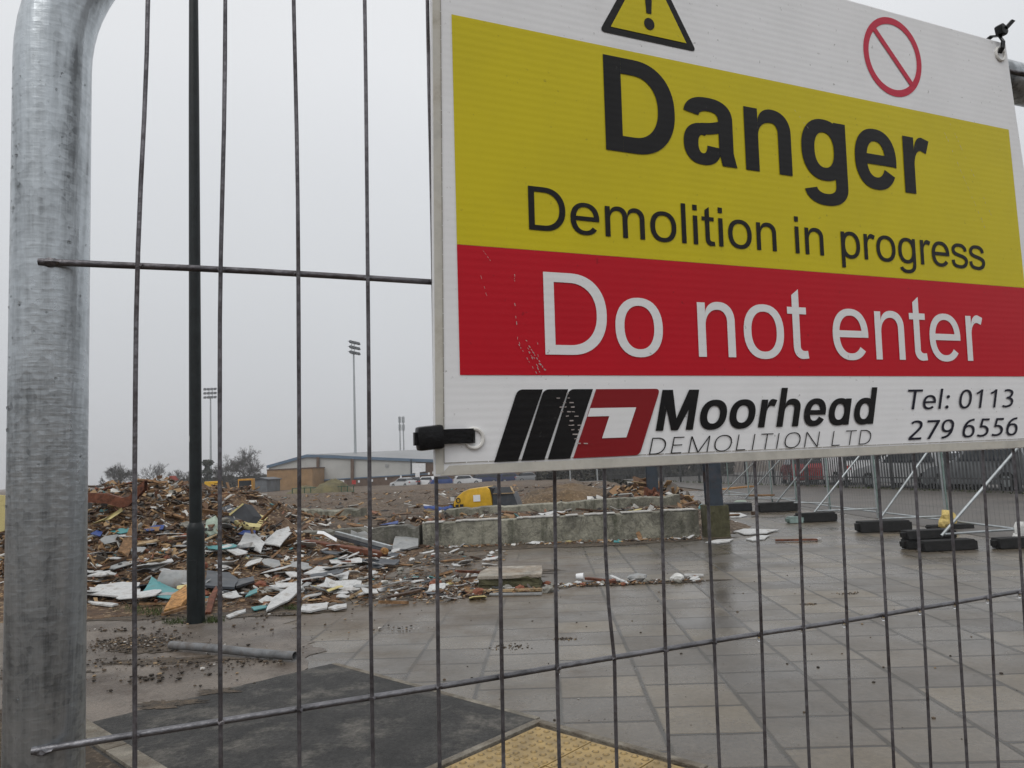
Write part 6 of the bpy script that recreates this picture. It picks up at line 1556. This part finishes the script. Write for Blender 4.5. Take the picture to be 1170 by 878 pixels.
# ------------------------------------------------------------------ cars
def car(label, m, loc, rz, L_=4.2, H=1.45, estate=False, van=False, group='cars in the car park'):
    t = thing('van' if van else 'parked_car', label, 'van' if van else 'car', loc, rz, group)
    W = 1.72 if not van else 1.85
    if van: H = 1.95
    h = L_ / 2
    if van: side = [(-h, 0.35), (-h, 1.0), (-h + 0.1, H - 0.1), (-h + 0.3, H), (h - 1.5, H), (h - 0.9, 1.15), (h - 0.1, 0.9), (h, 0.6), (h, 0.3)]
    elif estate: side = [(-h, 0.40), (-h, 0.8), (-h + 0.12, 1.0), (-h + 0.35, H - 0.08), (-h + 0.7, H), (0.35, H), (h - 1.25, 0.98), (h - 0.25, 0.78), (h, 0.58), (h, 0.32)]
    else: side = [(-h, 0.42), (-h, 0.78), (-h + 0.08, 0.95), (-h + 0.55, 1.0), (-h + 1.15, H - 0.05), (-h + 1.6, H), (0.25, H), (h - 1.25, 0.96), (h - 0.25, 0.78), (h, 0.58), (h, 0.32)]
    belt = 0.95 if not van else 1.15
    def wy(z): return W / 2 * (1 if z <= belt else 1 - 0.22 * (z - belt) / (H - belt))
    low = [(h, 0.22), (h - 0.35, 0.20), (-h + 0.35, 0.20), (-h, 0.25)]
    prof_ = side + low; n_ = len(prof_); b = MB()
    A = [(x, -wy(z), z) for x, z in prof_]; B = [(x, wy(z), z) for x, z in prof_]
    b.add(A + B, [tuple(range(n_)), tuple(range(2 * n_ - 1, n_ - 1, -1))] + [(i, n_ + i, n_ + (i + 1) % n_, (i + 1) % n_) for i in range(n_)])
    build('body', b, m, t, origin=(0, 0, 0), bevel=0.05, smooth=True)
    top = [p for p in side if p[1] > belt - 0.02]
    # side glass
    for s_ in (-1, 1):
        b = MB(); xs = [p[0] for p in top]; lo, hi = min(xs), max(xs)
        if van: q = [(h - 1.6, belt + 0.08), (h - 1.0, belt + 0.08), (h - 1.42, H - 0.14), (h - 2.0, H - 0.14), (h - 2.0, belt + 0.08)]
        else: q = [(lo + 0.28, belt + 0.04), (hi - 0.22, belt + 0.04), (0.26, H - 0.09), (lo + (0.8 if not estate else 0.55), H - 0.09)]
        b.add([(x, s_ * (wy(z) + 0.008), z) for x, z in q], [tuple(range(len(q)))]); build('side_window', b, MT['glass_dark'], t, origin=(0, 0, 0))
    # windscreen, rear window
    fx = [(0.30, H - 0.07), (h - 1.18, 1.0)] if not van else [(h - 1.46, H - 0.06), (h - 0.95, 1.2)]
    b = MB(); (xa, za), (xb, zb) = fx; b.quad((xa + 0.03, -wy(za) + 0.1, za + 0.012), (xa + 0.03, wy(za) - 0.1, za + 0.012), (xb + 0.03, wy(zb) - 0.12, zb + 0.03), (xb + 0.03, -wy(zb) + 0.12, zb + 0.03)); build('windscreen', b, MT['glass_dark'], t, origin=(0, 0, 0))
    xa, za, xb, zb = (-h + 0.02, 1.1, -h + 0.07, H - 0.3) if van else ((-h + 0.14, 1.02, -h + 0.36, H - 0.12) if estate else (-h + 0.60, 1.03, -h + 1.1, H - 0.1))
    b = MB(); b.quad((xa - 0.03, -wy(za) + 0.12, za), (xa - 0.03, wy(za) - 0.12, za), (xb - 0.03, wy(zb) - 0.12, zb), (xb - 0.03, -wy(zb) + 0.12, zb)); build('rear_window', b, MT['glass_dark'], t, origin=(0, 0, 0))
    for s_ in (-1, 1):
        b = MB(); b.box(h - 0.18, s_ * (W / 2 - 0.28) - 0.16, 0.58, h + 0.012, s_ * (W / 2 - 0.28) + 0.16, 0.74); build('headlight', b, MT['white_paint'], t, origin=(0, 0, 0))
        b = MB(); b.box(-h - 0.012, s_ * (W / 2 - 0.18) - 0.14, 0.70, -h + 0.1, s_ * (W / 2 - 0.18) + 0.14, 0.88); build('tail_light', b, MT['red_paint'], t, origin=(0, 0, 0))
        for x in (-h + 0.82, h - 0.82):
            b = MB(); y0 = s_ * (W / 2 - 0.19); y1 = s_ * (W / 2 + 0.012); b.tube([(x, y0, 0.31), (x, y1, 0.31)], 0.31, 20)
            wh = build('wheel', b, MT['tyre'], t, origin=(0, 0, 0))
            b = MB(); b.tube([(x, y1, 0.31), (x, y1 + s_ * 0.012, 0.31)], 0.19, 14); build('rim', b, MT['galv_far'], wh, origin=(0, 0, 0))
    return t
def paint(name, c): return mat(name, c, 0.25, 0.0, 0.05, 3)
PT = dict(silver=paint('silver_car_paint', (0.50, 0.51, 0.52)), white=paint('white_car_paint', (0.72, 0.73, 0.74)), blue=paint('blue_car_paint', (0.03, 0.06, 0.19)), dark=paint('dark_car_paint', (0.02, 0.022, 0.03)),
          navy=paint('navy_car_paint', (0.025, 0.035, 0.09)), red=paint('red_car_paint', (0.30, 0.02, 0.025)), grey=paint('grey_car_paint', (0.20, 0.21, 0.22)))
ZC = -1.04
for (px, Y, rz, pt, est, lab) in ((461, 107, 142, 'silver', False, 'silver saloon car parked in front of the sports hall, leftmost of the row'), (474, 109, 100, 'dark', True, 'dark car parked between the silver saloon and the white car'),
                                  (487, 108, 155, 'white', True, 'white hatchback car parked just left of the danger sign corner'), (508, 107, 20, 'blue', False, 'blue car parked under the bottom left corner of the danger sign'),
                                  (534, 105, 12, 'silver', True, 'silver estate car parked directly behind the yellow machine'), (553, 107, 15, 'navy', False, 'navy car parked right of the silver estate'),
                                  (569, 108, 12, 'dark', True, 'black car parked third from the right end of the row'), (585, 108, 14, 'navy', True, 'dark blue car parked second from the right end of the row'), (606, 106, 10, 'grey', False, 'dark grey car at the right end of the car park row')):
    c = at(px, 555, Y); car(lab, PT[pt], (c.x, Y, ZC), R(rz), 4.3 if not est else 4.1, 1.45, est)
for (px, Y, rz, pt, est, van, lab) in ((918, 37, 80, 'red', True, False, 'red car behind the palisade fence'), (962, 35, 95, 'white', False, True, 'white van behind the palisade fence'),
                                       (1040, 29.5, 118, 'silver', True, False, 'silver hatchback with red tail lights behind the palisade fence'), (1078, 30, 60, 'dark', True, False, 'black car behind the palisade fence, right of the silver hatchback'), (1132, 26, 110, 'grey', True, False, 'grey car behind the palisade fence near the right edge')):
    c = at(px, 540, Y); car(lab, PT[pt], (c.x, Y, 0.0), R(rz), 4.1, 1.45, est, van, group='vehicles behind the palisade fence')
b = MB(); c = at(912, 530, 33.0); c2 = at(905, 530, 36.8); b.box(c2.x - 0.18, 36.2, 1.15, c2.x + 0.12, 36.22, 1.55)
tag(build('notice', b, MT['pale_green'], origin=tuple(c2)), 'small pale green notice fixed to the palisade fence', 'notice')

# ------------------------------------------------------------------ sports hall
YB = 116.0
def bp(px, py, dY=0.0): return at(px, py, YB + dY)
t = thing('sports_hall', 'long grey clad sports hall with blue roof edge and brick base beyond the car park', 'building', tuple(bp(400, 566)))
MT['cladding'] = mat('pale_grey_cladding', (0.44, 0.44, 0.42), 0.6, 0, 0.08, 0.3)
MT['fascia'] = mat('blue_fascia', (0.10, 0.155, 0.225), 0.5, 0, 0.1, 0.5)
MT['roofing'] = mat('grey_roofing', (0.26, 0.265, 0.27), 0.6, 0, 0.10, 0.2)
MT['brownbrick'] = mat('brown_brick', (0.13, 0.085, 0.06), 0.85, 0, 0.2, 1.5)
MT['tanbrick'] = mat('tan_brick', (0.30, 0.185, 0.09), 0.85, 0, 0.15, 1.0)
gz = -1.6
def down(p): return Vector((p.x, p.y, gz))
F = [bp(307, 533), bp(351, 520.5), bp(475, 528)]
b = MB(); b.prism([down(F[0])] + F + [down(F[2])], (0, 26, 0)); build('wall', b, MT['cladding'], t)
b = MB()
for a_, c_ in ((F[0] + Vector((-0.25, 0, -0.02)), F[1]), (F[1], bp(500, 526.5))):
    b.prism([a_ + Vector((0, -0.3, -0.30)), c_ + Vector((0, -0.3, -0.30)), c_ + Vector((0, -0.3, 0.16)), a_ + Vector((0, -0.3, 0.16))], (0, 0.28, 0))
build('fascia', b, MT['fascia'], t)
rA, rB = F[1] + Vector((0, -0.2, 0.3)), bp(640, 520, 0) ; rC = at(640, 508.5, YB + 30); rD = at(362, 519, YB + 30)
rB = bp(640, 526.5); 
b = MB(); b.add([rA, F[2] + Vector((0, -0.2, 0.3)), rB, at(640, 507, YB + 32), at(492, 514.6, YB + 32), at(358, 519.2, YB + 20)], [(0, 1, 2, 3, 4, 5)]); build('roof', b, MT['roofing'], t)
b = MB(); b.prism([down(bp(475, 560)), bp(475, 528.5), bp(640, 529), down(bp(640, 560))], (0, 26, 0)); build('brick_wing', b, MT['brownbrick'], t)
b = MB(); b.prism([bp(471, 529.5, -0.35), bp(486, 529.5, -0.35), bp(486, 539, -0.35), bp(471, 541, -0.35)], (0, 0.3, 0)); build('porch_panel', b, MT['white_paint'], t)
b = MB(); q = [bp(363, 549.5, -0.25), bp(490, 542, -0.25), bp(490, 542, -0.25), bp(363, 549.5, -0.25)]
b.prism([down(bp(363, 560, -0.25)), q[0], q[1], down(bp(490, 560, -0.25))], (0, 0.22, 0)); build('brick_base', b, MT['brownbrick'], t)
b = MB(); b.prism([bp(363, 549.7, -0.4), bp(490, 542.2, -0.4), bp(490, 541, -0.4), bp(363, 548.5, -0.4)], (0, 0.12, 0)); build('base_trim', b, MT['fascia'], t)
for x0, x1, yt in ((361.5, 364.5, 522.5), (400.5, 404, 524.5)):
    b = MB(); b.prism([down(bp(x0, 560, -0.5)), bp(x0, yt, -0.5), bp(x1, yt + 0.2, -0.5), down(bp(x1, 560, -0.5))], (0, 0.24, 0)); build('pilaster', b, MT['brownbrick'], t)
b = MB(); b.prism([bp(440, 530.5, -0.15), bp(443.5, 530.7, -0.15), bp(443.5, 534, -0.15), bp(440, 533.8, -0.15)], (0, 0.1, 0)); build('vent', b, MT['grey_board'], t)
b = MB(); b.prism([bp(469, 525, -0.3), bp(470.5, 525, -0.3), bp(470.5, 548, -0.3), bp(469, 548, -0.3)], (0, 0.2, 0)); build('downpipe', b, MT['slate'], t)
b = MB(); b.prism([bp(474.5, 540, -0.45), bp(479.5, 540, -0.45), bp(479.5, 551, -0.45), bp(474.5, 551, -0.45)], (0, 0.1, 0)); build('door', b, MT['white_paint'], t)
for k, (x, y) in enumerate(((410, 550), (425, 549), (441, 547), (458, 544.5), (490, 541), (495, 540))):
    b = MB(); b.prism([bp(x - 1, y - 1, -0.55), bp(x + 1, y - 1, -0.55), bp(x + 1, y + 1.6, -0.55), bp(x - 1, y + 1.6, -0.55)], (0, 0.05, 0)); build('wall_sign', b, MT['white_paint'], t)
YT = 110.0
def bt(px, py, d=0.0): return at(px, py, YT + d)
t = thing('brick_annexe', 'low tan brick annexe with flat roof at the left end of the sports hall', 'building', tuple(bt(331, 566)))
b = MB(); b.prism([down(bt(305, 560)), bt(305, 537.5), bt(357, 535), down(bt(357, 560))], (0, 6, 0)); build('wall', b, MT['tanbrick'], t)
b = MB(); b.prism([bt(304.6, 537.8, -0.1), bt(304.6, 536.6, -0.1), bt(357.4, 534, -0.1), bt(357.4, 535.2, -0.1)], (0, 6.1, 0)); build('parapet', b, MT['brownbrick'], t)
for x in (309.5, 314.8):
    b = MB(); b.prism([bt(x, 556, -0.08), bt(x + 4.6, 555.8, -0.08), bt(x + 4.6, 564, -0.08), bt(x, 564, -0.08)], (0, 0.06, 0)); build('window', b, MT['glass_dark'], t)
b = MB(); b.prism([bt(309, 555, -0.1), bt(319.8, 554.8, -0.1), bt(319.8, 555.8, -0.1), bt(309, 556, -0.1)], (0, 0.05, 0)); b.prism([bt(314.2, 555, -0.1), bt(314.7, 555, -0.1), bt(314.7, 564, -0.1), bt(314.2, 564, -0.1)], (0, 0.05, 0)); build('window_frame', b, MT['green_tube'], t)
# bits in front of the hall
for (x0, y0, x1, y1, Y, m_, lab) in ((381, 549, 386, 554, 90, 'white_paint', 'white site board leaning near the grass bank, left one'), (388, 549, 393, 554.5, 90, 'white_paint', 'white site board beside the red one'), (402, 549, 406.5, 553.5, 90, 'red_paint', 'red site board in front of the sports hall')):
    b = MB(); b.prism([at(x0, y0, Y), at(x1, y0, Y), at(x1, y1, Y), at(x0, y1, Y)], (0, 0.1, 0)); tag(build('site_board', b, MT[m_], origin=tuple(at(x0, y1, Y))), lab, 'board')
t = thing('green_railing', 'green railing fence on the grass bank in front of the sports hall', 'railing', tuple(at(370, 560, 76)))
b = MB()
for px in range(334, 405, 7):
    a = at(px, 562, 76); b.tube([Vector((a.x, 76, -1.2)), Vector((a.x, 76, 0.15))], 0.05, 5)
for z in (0.1, -0.5): b.tube([Vector((at(334, 560, 76).x, 76, z)), Vector((at(404, 560, 76).x, 76, z))], 0.04, 5)
MT['green_paint'] = mat('green_paint', (0.03, 0.085, 0.05), 0.5); build('rails', b, MT['green_paint'], t)
t = thing('grey_shed', 'grey metal shed left of the tan brick annexe', 'shed', tuple(at(297, 563, 100)))
b = MB(); P = [at(289, 564, 100), at(289, 549, 100), at(297, 547, 100), at(305, 549, 100), at(305, 564, 100)]; b.prism(P, (0, 5, 0)); build('wall', b, mat('shed_sheeting', (0.13, 0.14, 0.15), 0.6, 0, 0.25, 0.8), t)
b = MB(); b.prism([P[1] + Vector((-0.2, -0.2, 0)), P[2] + Vector((0, -0.2, 0.0)), P[2] + Vector((0, -0.2, 0.15)), P[1] + Vector((-0.2, -0.2, 0.15))], (0, 5.4, 0)); b.prism([P[2] + Vector((0, -0.2, 0.0)), P[3] + Vector((0.2, -0.2, 0)), P[3] + Vector((0.2, -0.2, 0.15)), P[2] + Vector((0, -0.2, 0.15))], (0, 5.4, 0)); build('roof', b, MT['slate'], t)

# ------------------------------------------------------------------ masts
def floodlight(pxb, pyb, pxt, pyt, Y, label, rot, rows=3, cols=4, w=2.6):
    base = at(pxb, pyb, Y); top = at(pxt, pyt, Y); base.z = -2
    t = thing('floodlight_mast', label, 'floodlight', tuple(base), group='sports ground floodlights')
    b = MB(); b.tube([base, top], [0.30, 0.16], 10); build('mast', b, MT['galv_far'], t, smooth=True)
    Rm = Matrix.Rotation(rot, 4, 'Z')
    b = MB()
    for r_ in range(rows):
        z = -0.2 + r_ * 1.0
        b.box(-w / 2, -0.06, z - 0.06, w / 2, 0.06, z + 0.06, T=Matrix.Translation(top) @ Rm)
    for x in (-0.4, 0.4): b.box(x - 0.06, 0.07, -0.6, x + 0.06, 0.17, rows - 1.0, T=Matrix.Translation(top) @ Rm)
    build('headframe', b, MT['galv_far'], t)
    for r_ in range(rows):
        for c_ in range(cols):
            x = -w / 2 + w * (c_ + 0.5) / cols; z = -0.2 + r_ * 1.0
            b = MB(); T = Matrix.Translation(top) @ Rm @ Matrix.Translation((x, -0.3, z - 0.1)) @ Matrix.Rotation(R(-25), 4, 'X')
            vs = [T @ Vector(v) for v in ((-0.28, 0.2, -0.2), (0.28, 0.2, -0.2), (0.28, 0.2, 0.2), (-0.28, 0.2, 0.2), (-0.34, -0.15, -0.27), (0.34, -0.15, -0.27), (0.34, -0.15, 0.27), (-0.34, -0.15, 0.27))]
            b.add(vs, [(0, 1, 2, 3), (4, 7, 6, 5), (0, 4, 5, 1), (1, 5, 6, 2), (2, 6, 7, 3), (3, 7, 4, 0)]); build('lamp', b, MT['slate'], t)
floodlight(241, 552, 240.5, 453, 170, 'floodlight mast with three rows of lamps seen square on above the trees', 0.1, 3, 4, 3.2)
floodlight(406, 522, 404, 402, 135, 'tall floodlight mast with lamps turned sideways above the sports hall', R(70), 3, 4, 3.4)
for px, lab in ((456.5, 'thin telecom mast above the hall roof, left one of the pair'), (460.5, 'thin telecom mast above the hall roof, right one of the pair')):
    base = at(px + 1, 522, 190); top = at(px, 476, 190); base.z = -2
    t = thing('telecom_mast', lab, 'mast', tuple(base), group='telecom masts')
    b = MB(); b.tube([base, top], [0.25, 0.14], 8); build('mast', b, MT['galv_far'], t)
    b = MB()
    for z in (-0.9, -3.0):
        for a in range(3):
            b.box(0.2, -0.12, -0.8, 0.4, 0.12, 0.8, T=Matrix.Translation(top + Vector((0, 0, z))) @ Matrix.Rotation(a * 2.1, 4, 'Z'))
    build('antennas', b, MT['galv_far'], t)

# ------------------------------------------------------------------ trees
MT['bark'] = mat('bark', (0.050, 0.045, 0.040), 0.9, 0, 0.2, 1)
MT['twigs'] = mat('bare_twigs', (0.060, 0.055, 0.050), 0.9, 0, 0.2, 1)
def bare_tree(name, label, base, H, spread, seed, dens=1.0, group=None, levels=5):
    rr = random.Random(seed); t = thing(name, label, 'tree', tuple(base), group=group); tr = MB(); cr_ = MB()
    def seg(a, c, r0, r1, mb_, n_): mb_.tube([a, c], [r0, r1], n_, caps=False)
    def grow(p, d, l, r_, lev):
        e = p + d * l
        mid = p + d * l * 0.5 + Vector((rr.uniform(-.08, .08), rr.uniform(-.08, .08), rr.uniform(-.04, .08))) * l
        mb_ = tr if lev <= 1 else cr_
        mb_.tube([p, mid, e], [r_, r_ * 0.85, r_ * 0.68], 6 if lev < 2 else 3, caps=False)
        if lev >= levels: return
        nb = 3 if lev < 1 else (3 if rr.random() < 0.75 * dens else 2)
        if lev >= levels - 2: nb += 1
        for k in range(nb):
            ang = rr.uniform(0.25, 0.85) * (1.0 if lev else 0.9) * spread; az = rr.uniform(0, 6.28)
            perp = d.orthogonal().normalized(); q = Matrix.Rotation(az, 3, d) @ perp
            nd_ = (d * math.cos(ang) + q * math.sin(ang) + Vector((0, 0, 0.10))).normalized()
            sp = e if k < nb - 1 or lev == 0 else mid
            grow(sp, nd_, l * rr.uniform(0.66, 0.90), max(r_ * 0.62, 0.019), lev + 1)
    grow(Vector(base), Vector((rr.uniform(-.05, .05), 0, 1)).normalized(), H * 0.26, H * 0.026, 0)
    build('trunk', tr, MT['bark'], t, recalc=False); build('crown', cr_, MT['twigs'], t, recalc=False); return t
g_ = 'bare winter trees beyond the site'
def tb(px, Y): c = at(px, 556, Y); return Vector((c.x, Y, -2.0))
bare_tree('bare_tree', 'bare round crowned tree rising behind the left part of the rubble heap', tb(137, 120), 7.4, 1.15, 11, 1.1, g_, 7)
bare_tree('bare_tree', 'small bare tree behind the top of the rubble heap', tb(181, 135), 7.0, 1.0, 12, 1.0, g_, 6)
bare_tree('bare_tree', 'low bare tree just left of the lamp post', tb(206, 140), 7.2, 1.1, 13, 1.0, g_, 6)
bare_tree('bare_tree', 'large spreading bare tree right of the lamp post', tb(280, 130), 9.0, 1.25, 24, 1.2, g_, 7)
bare_tree('bare_tree', 'bare tree merging with the left side of the large spreading tree', tb(259, 133), 8.0, 1.2, 15, 1.1, g_, 7)
bare_tree('bare_tree', 'small low bare tree left of the sports hall roof', tb(299, 150), 5.2, 1.3, 16, 1.0, g_, 5)
# ivy-clad dark tree
t = thing('ivy_tree', 'dark ivy covered tree between the lamp post and the far floodlight', 'tree', tuple(tb(237, 128)))
b = MB(); p = tb(237, 128); b.tube([p, p + Vector((0, 0, 6.4))], [0.25, 0.08], 6); build('trunk', b, MT['bark'], t)
b = MB(); rr = random.Random(31)
for _ in range(1500):
    z = rr.uniform(1.2, 6.9); rad = (0.5 + 1.0 * math.sin(z * 1.7) ** 2) * (1.15 - 0.09 * z) * rr.random() ** 0.5 * 1.25
    a = rr.uniform(0, 6.28); c = p + Vector((rad * math.cos(a), rad * math.sin(a), z)); s_ = rr.uniform(0.08, 0.2)
    u = Vector((rr.gauss(0, 1), rr.gauss(0, 1), rr.gauss(0, 1))).normalized(); v = u.orthogonal().normalized()
    b.add([c - u * s_, c + v * s_, c + u * s_, c - v * s_ * 0.8], [(0, 1, 2, 3)])
MT['ivy'] = mat('ivy_leaves', (0.028, 0.036, 0.022), 0.7, 0, 0.3, 1); build('crown', b, MT['ivy'], t, recalc=False)
def hedge(name, label, x0, x1, Y, ztop, m, n_, sd, dep=3.0):
    rr = random.Random(sd); b = MB()
    for _ in range(n_):
        x = rr.uniform(x0, x1); top = ztop * (0.72 + 0.28 * abs(math.sin(x * 0.45 + sd)) + 0.1 * nz(x, sd, 0.5)); z = -1.8 + (top + 1.8) * rr.random() ** 0.7
        c = Vector((x, Y + rr.uniform(0, dep), z)); s_ = rr.uniform(0.12, 0.34); u = Vector((rr.gauss(0, 1), rr.gauss(0, 1), rr.gauss(0, 1))).normalized(); v = u.orthogonal().normalized()
        b.add([c - u * s_, c + v * s_ * 0.7, c + u * s_, c - v * s_ * 0.7], [(0, 1, 2, 3)])
    o = build(name, b, m, origin=(x0, Y, -1.8), recalc=False); tag(o, label, 'hedge'); return o
MT['hedge'] = mat('winter_hedge', (0.050, 0.048, 0.036), 0.9, 0, 0.4, 0.6)
hedge('hedge', 'low dull green hedge line beneath the bare trees on the skyline', at(205, 550, 150).x, at(308, 550, 150).x, 150, 1.9, MT['hedge'], 5200, 1)
hedge('hedge', 'low hazy hedge line on the left skyline behind the rubble heap', at(20, 550, 160).x, at(205, 550, 160).x, 160, 0.2, MT['hedge'], 3200, 2)
hedge('hedge', 'brown winter hedge under the danger sign beyond the earth bank', at(612, 545, 100).x, at(760, 545, 100).x, 100, 1.2, MT['hedge'], 5200, 3, 2.0)
hedge('hedge', 'dark hedge behind the parked cars at the palisade fence', 16, 34, 44, 2.1, MT['hedge'], 4200, 4, 2.5)
hedge('hedge', 'dark far hedge beyond the palisade fence end', 5.5, 17, 66, 2.0, MT['hedge'], 3600, 5, 2.5)
for px, lab in ((652, 'thin pale post in front of the brown winter hedge, left one'), (683, 'thin pale post in front of the brown winter hedge, right one')):
    c = at(px, 553, 90); b = MB(); b.tube([Vector((c.x, 90, -1.6)), Vector((c.x, 90, 4.0))], 0.09, 8); tag(build('post', b, MT['galv_far'], origin=(c.x, 90, -1.6)), lab, 'post')
b = MB(); a = at(600, 555, 86); c = at(690, 551, 86); b.box(a.x, 86, -1.6, c.x, 86.25, -0.95); tag(build('low_wall', b, MT['concrete'], origin=(a.x, 86, -1.6)), 'long pale low wall in front of the brown winter hedge', 'wall')

# ------------------------------------------------------------------ excavators half hidden behind the heap
def excavator(label, px, Y, zb, m, rz, boom=True, sc=1.0):
    c = at(px, 560, Y); t = thing('excavator', label, 'excavator', (c.x, Y, zb), rz, 'excavators behind the rubble')
    def bx_(name, x0, y0, z0, x1, y1, z1, m_, bv=0.06):
        b = MB(); b.box(x0 * sc, y0 * sc, z0 * sc, x1 * sc, y1 * sc, z1 * sc); return build(name, b, m_, t, origin=(0, 0, 0), bevel=bv)
    for s_ in (-1, 1):
        b = MB(); P = [(-1.6, 0.35), (-1.4, 0.05), (1.4, 0.05), (1.6, 0.35), (1.4, 0.75), (-1.4, 0.75)]
        b.prism([(x * sc, (s_ * 0.95 - 0.25) * sc, z * sc) for x, z in P], (0, 0.5 * sc, 0)); build('track', b, MT['tyre'], t, origin=(0, 0, 0), bevel=0.04)
    bx_('house', -1.7, -1.1, 0.85, 0.9, 1.1, 1.75, m); bx_('counterweight', -2.1, -1.1, 0.95, -1.6, 1.1, 1.85, m, 0.12)
    cab = bx_('cab', 0.1, -1.1, 1.77, 1.3, -0.15, 2.75, m); b = MB(); b.box(0.2 * sc, -1.12 * sc, 1.95 * sc, 1.2 * sc, -1.101 * sc, 2.6 * sc); build('window', b, MT['glass_dark'], cab, origin=(0, 0, 0))
    if boom:
        b = MB(); P = [(0.8, 1.3), (1.9, 2.9), (3.1, 3.3), (4.4, 2.7), (4.4, 2.45), (3.1, 2.95), (2.1, 2.5), (1.1, 1.2)]; b.prism([(x * sc, 0.1 * sc, z * sc) for x, z in P], (0, 0.4 * sc, 0)); build('boom', b, m, t, origin=(0, 0, 0), bevel=0.03)
        b = MB(); P = [(4.2, 2.8), (4.6, 2.8), (5.1, 0.9), (4.8, 0.9)]; b.prism([(x * sc, 0.15 * sc, z * sc) for x, z in P], (0, 0.3 * sc, 0)); build('dipper', b, m, t, origin=(0, 0, 0), bevel=0.03)
        b = MB(); P = [(4.7, 1.0), (5.3, 0.9), (5.2, 0.3), (4.6, 0.1), (4.4, 0.5)]; b.prism([(x * sc, -0.1 * sc, z * sc) for x, z in P], (0, 0.8 * sc, 0)); build('bucket', b, MT['dark_slate'], t, origin=(0, 0, 0), bevel=0.03)
    return t
excavator('yellow excavator half hidden behind rubble just right of the lamp post', 249, 62, -1.45, MT['yellow_paint'], R(180), False, 1.0)
excavator('orange yellow excavator half hidden behind rubble below the large bare tree', 274, 64, -1.5, MT['orange_paint'], R(10), False, 1.05)
b = MB(); c = at(192, 549, 22); b.prism([(c.x - 0.25, 22, c.z - 0.6), (c.x + 0.22, 22, c.z - 0.6), (c.x + 0.2, 22, c.z - 0.08), (c.x + 0.04, 22, c.z + 0.14), (c.x - 0.04, 22, c.z - 0.04), (c.x - 0.22, 22, c.z - 0.1)], (0, 0.4, 0))
tag(build('red_panel', b, mat('faded_red_paint', (0.24, 0.045, 0.03), 0.6, 0, 0.3, 5), origin=tuple(c), bevel=0.02), 'red painted metal panel sticking up behind the top of the heap', 'panel')
b = MB(); c = at(222, 556, 20); b.prism([(c.x - 0.3, 20, c.z - 0.05), (c.x + 0.35, 20, c.z - 0.25), (c.x + 0.35, 20, c.z - 0.12), (c.x - 0.26, 20, c.z + 0.1)], (0, 0.2, 0))
tag(build('panel', b, MT['pale_green'], origin=tuple(c)), 'pale green board leaning at the top of the heap left of the lamp post', 'panel')
b = MB(); c = at(243, 590, 15.5); b.prism([(c.x - 0.16, 15.5, 0), (c.x + 0.16, 15.5, 0), (c.x + 0.16, 15.5, 0.92), (c.x - 0.14, 15.5, 0.95)], (0, 0.3, 0))
tag(build('concrete_post', b, MT['moss'], origin=tuple(c), bevel=0.02), 'mossy concrete stub post standing in rubble right of the lamp post', 'post')
b = MB(); c = at(-8, 560, 11.5); b.prism([(c.x - 0.8, 11.5, 0.6), (c.x + 0.22, 11.5, 0.85), (c.x + 0.22, 11.5, 1.42), (c.x - 0.8, 11.5, 1.5)], (0, 0.05, 0))
tag(build('board', b, MT['cream_board'], origin=tuple(c)), 'cream board standing at the left edge beyond the fence tube', 'board')

# ------------------------------------------------------------------ damp air
hz = bpy.data.materials.new('haze_air'); hz.use_nodes = True
ht = hz.node_tree
for n_ in list(ht.nodes): ht.nodes.remove(n_)
ho = ht.nodes.new('ShaderNodeOutputMaterial'); hp = ht.nodes.new('ShaderNodeVolumePrincipled')
hp.inputs['Color'].default_value = (0.92, 0.94, 0.97, 1); hp.inputs['Density'].default_value = 0.0007; hp.inputs['Anisotropy'].default_value = 0.2
ht.links.new(hp.outputs[0], ho.inputs['Volume'])
b = MB(); b.box(-720, -310, -5, 720, 1520, 30)
o = build('haze', b, hz); kind(o, 'stuff')
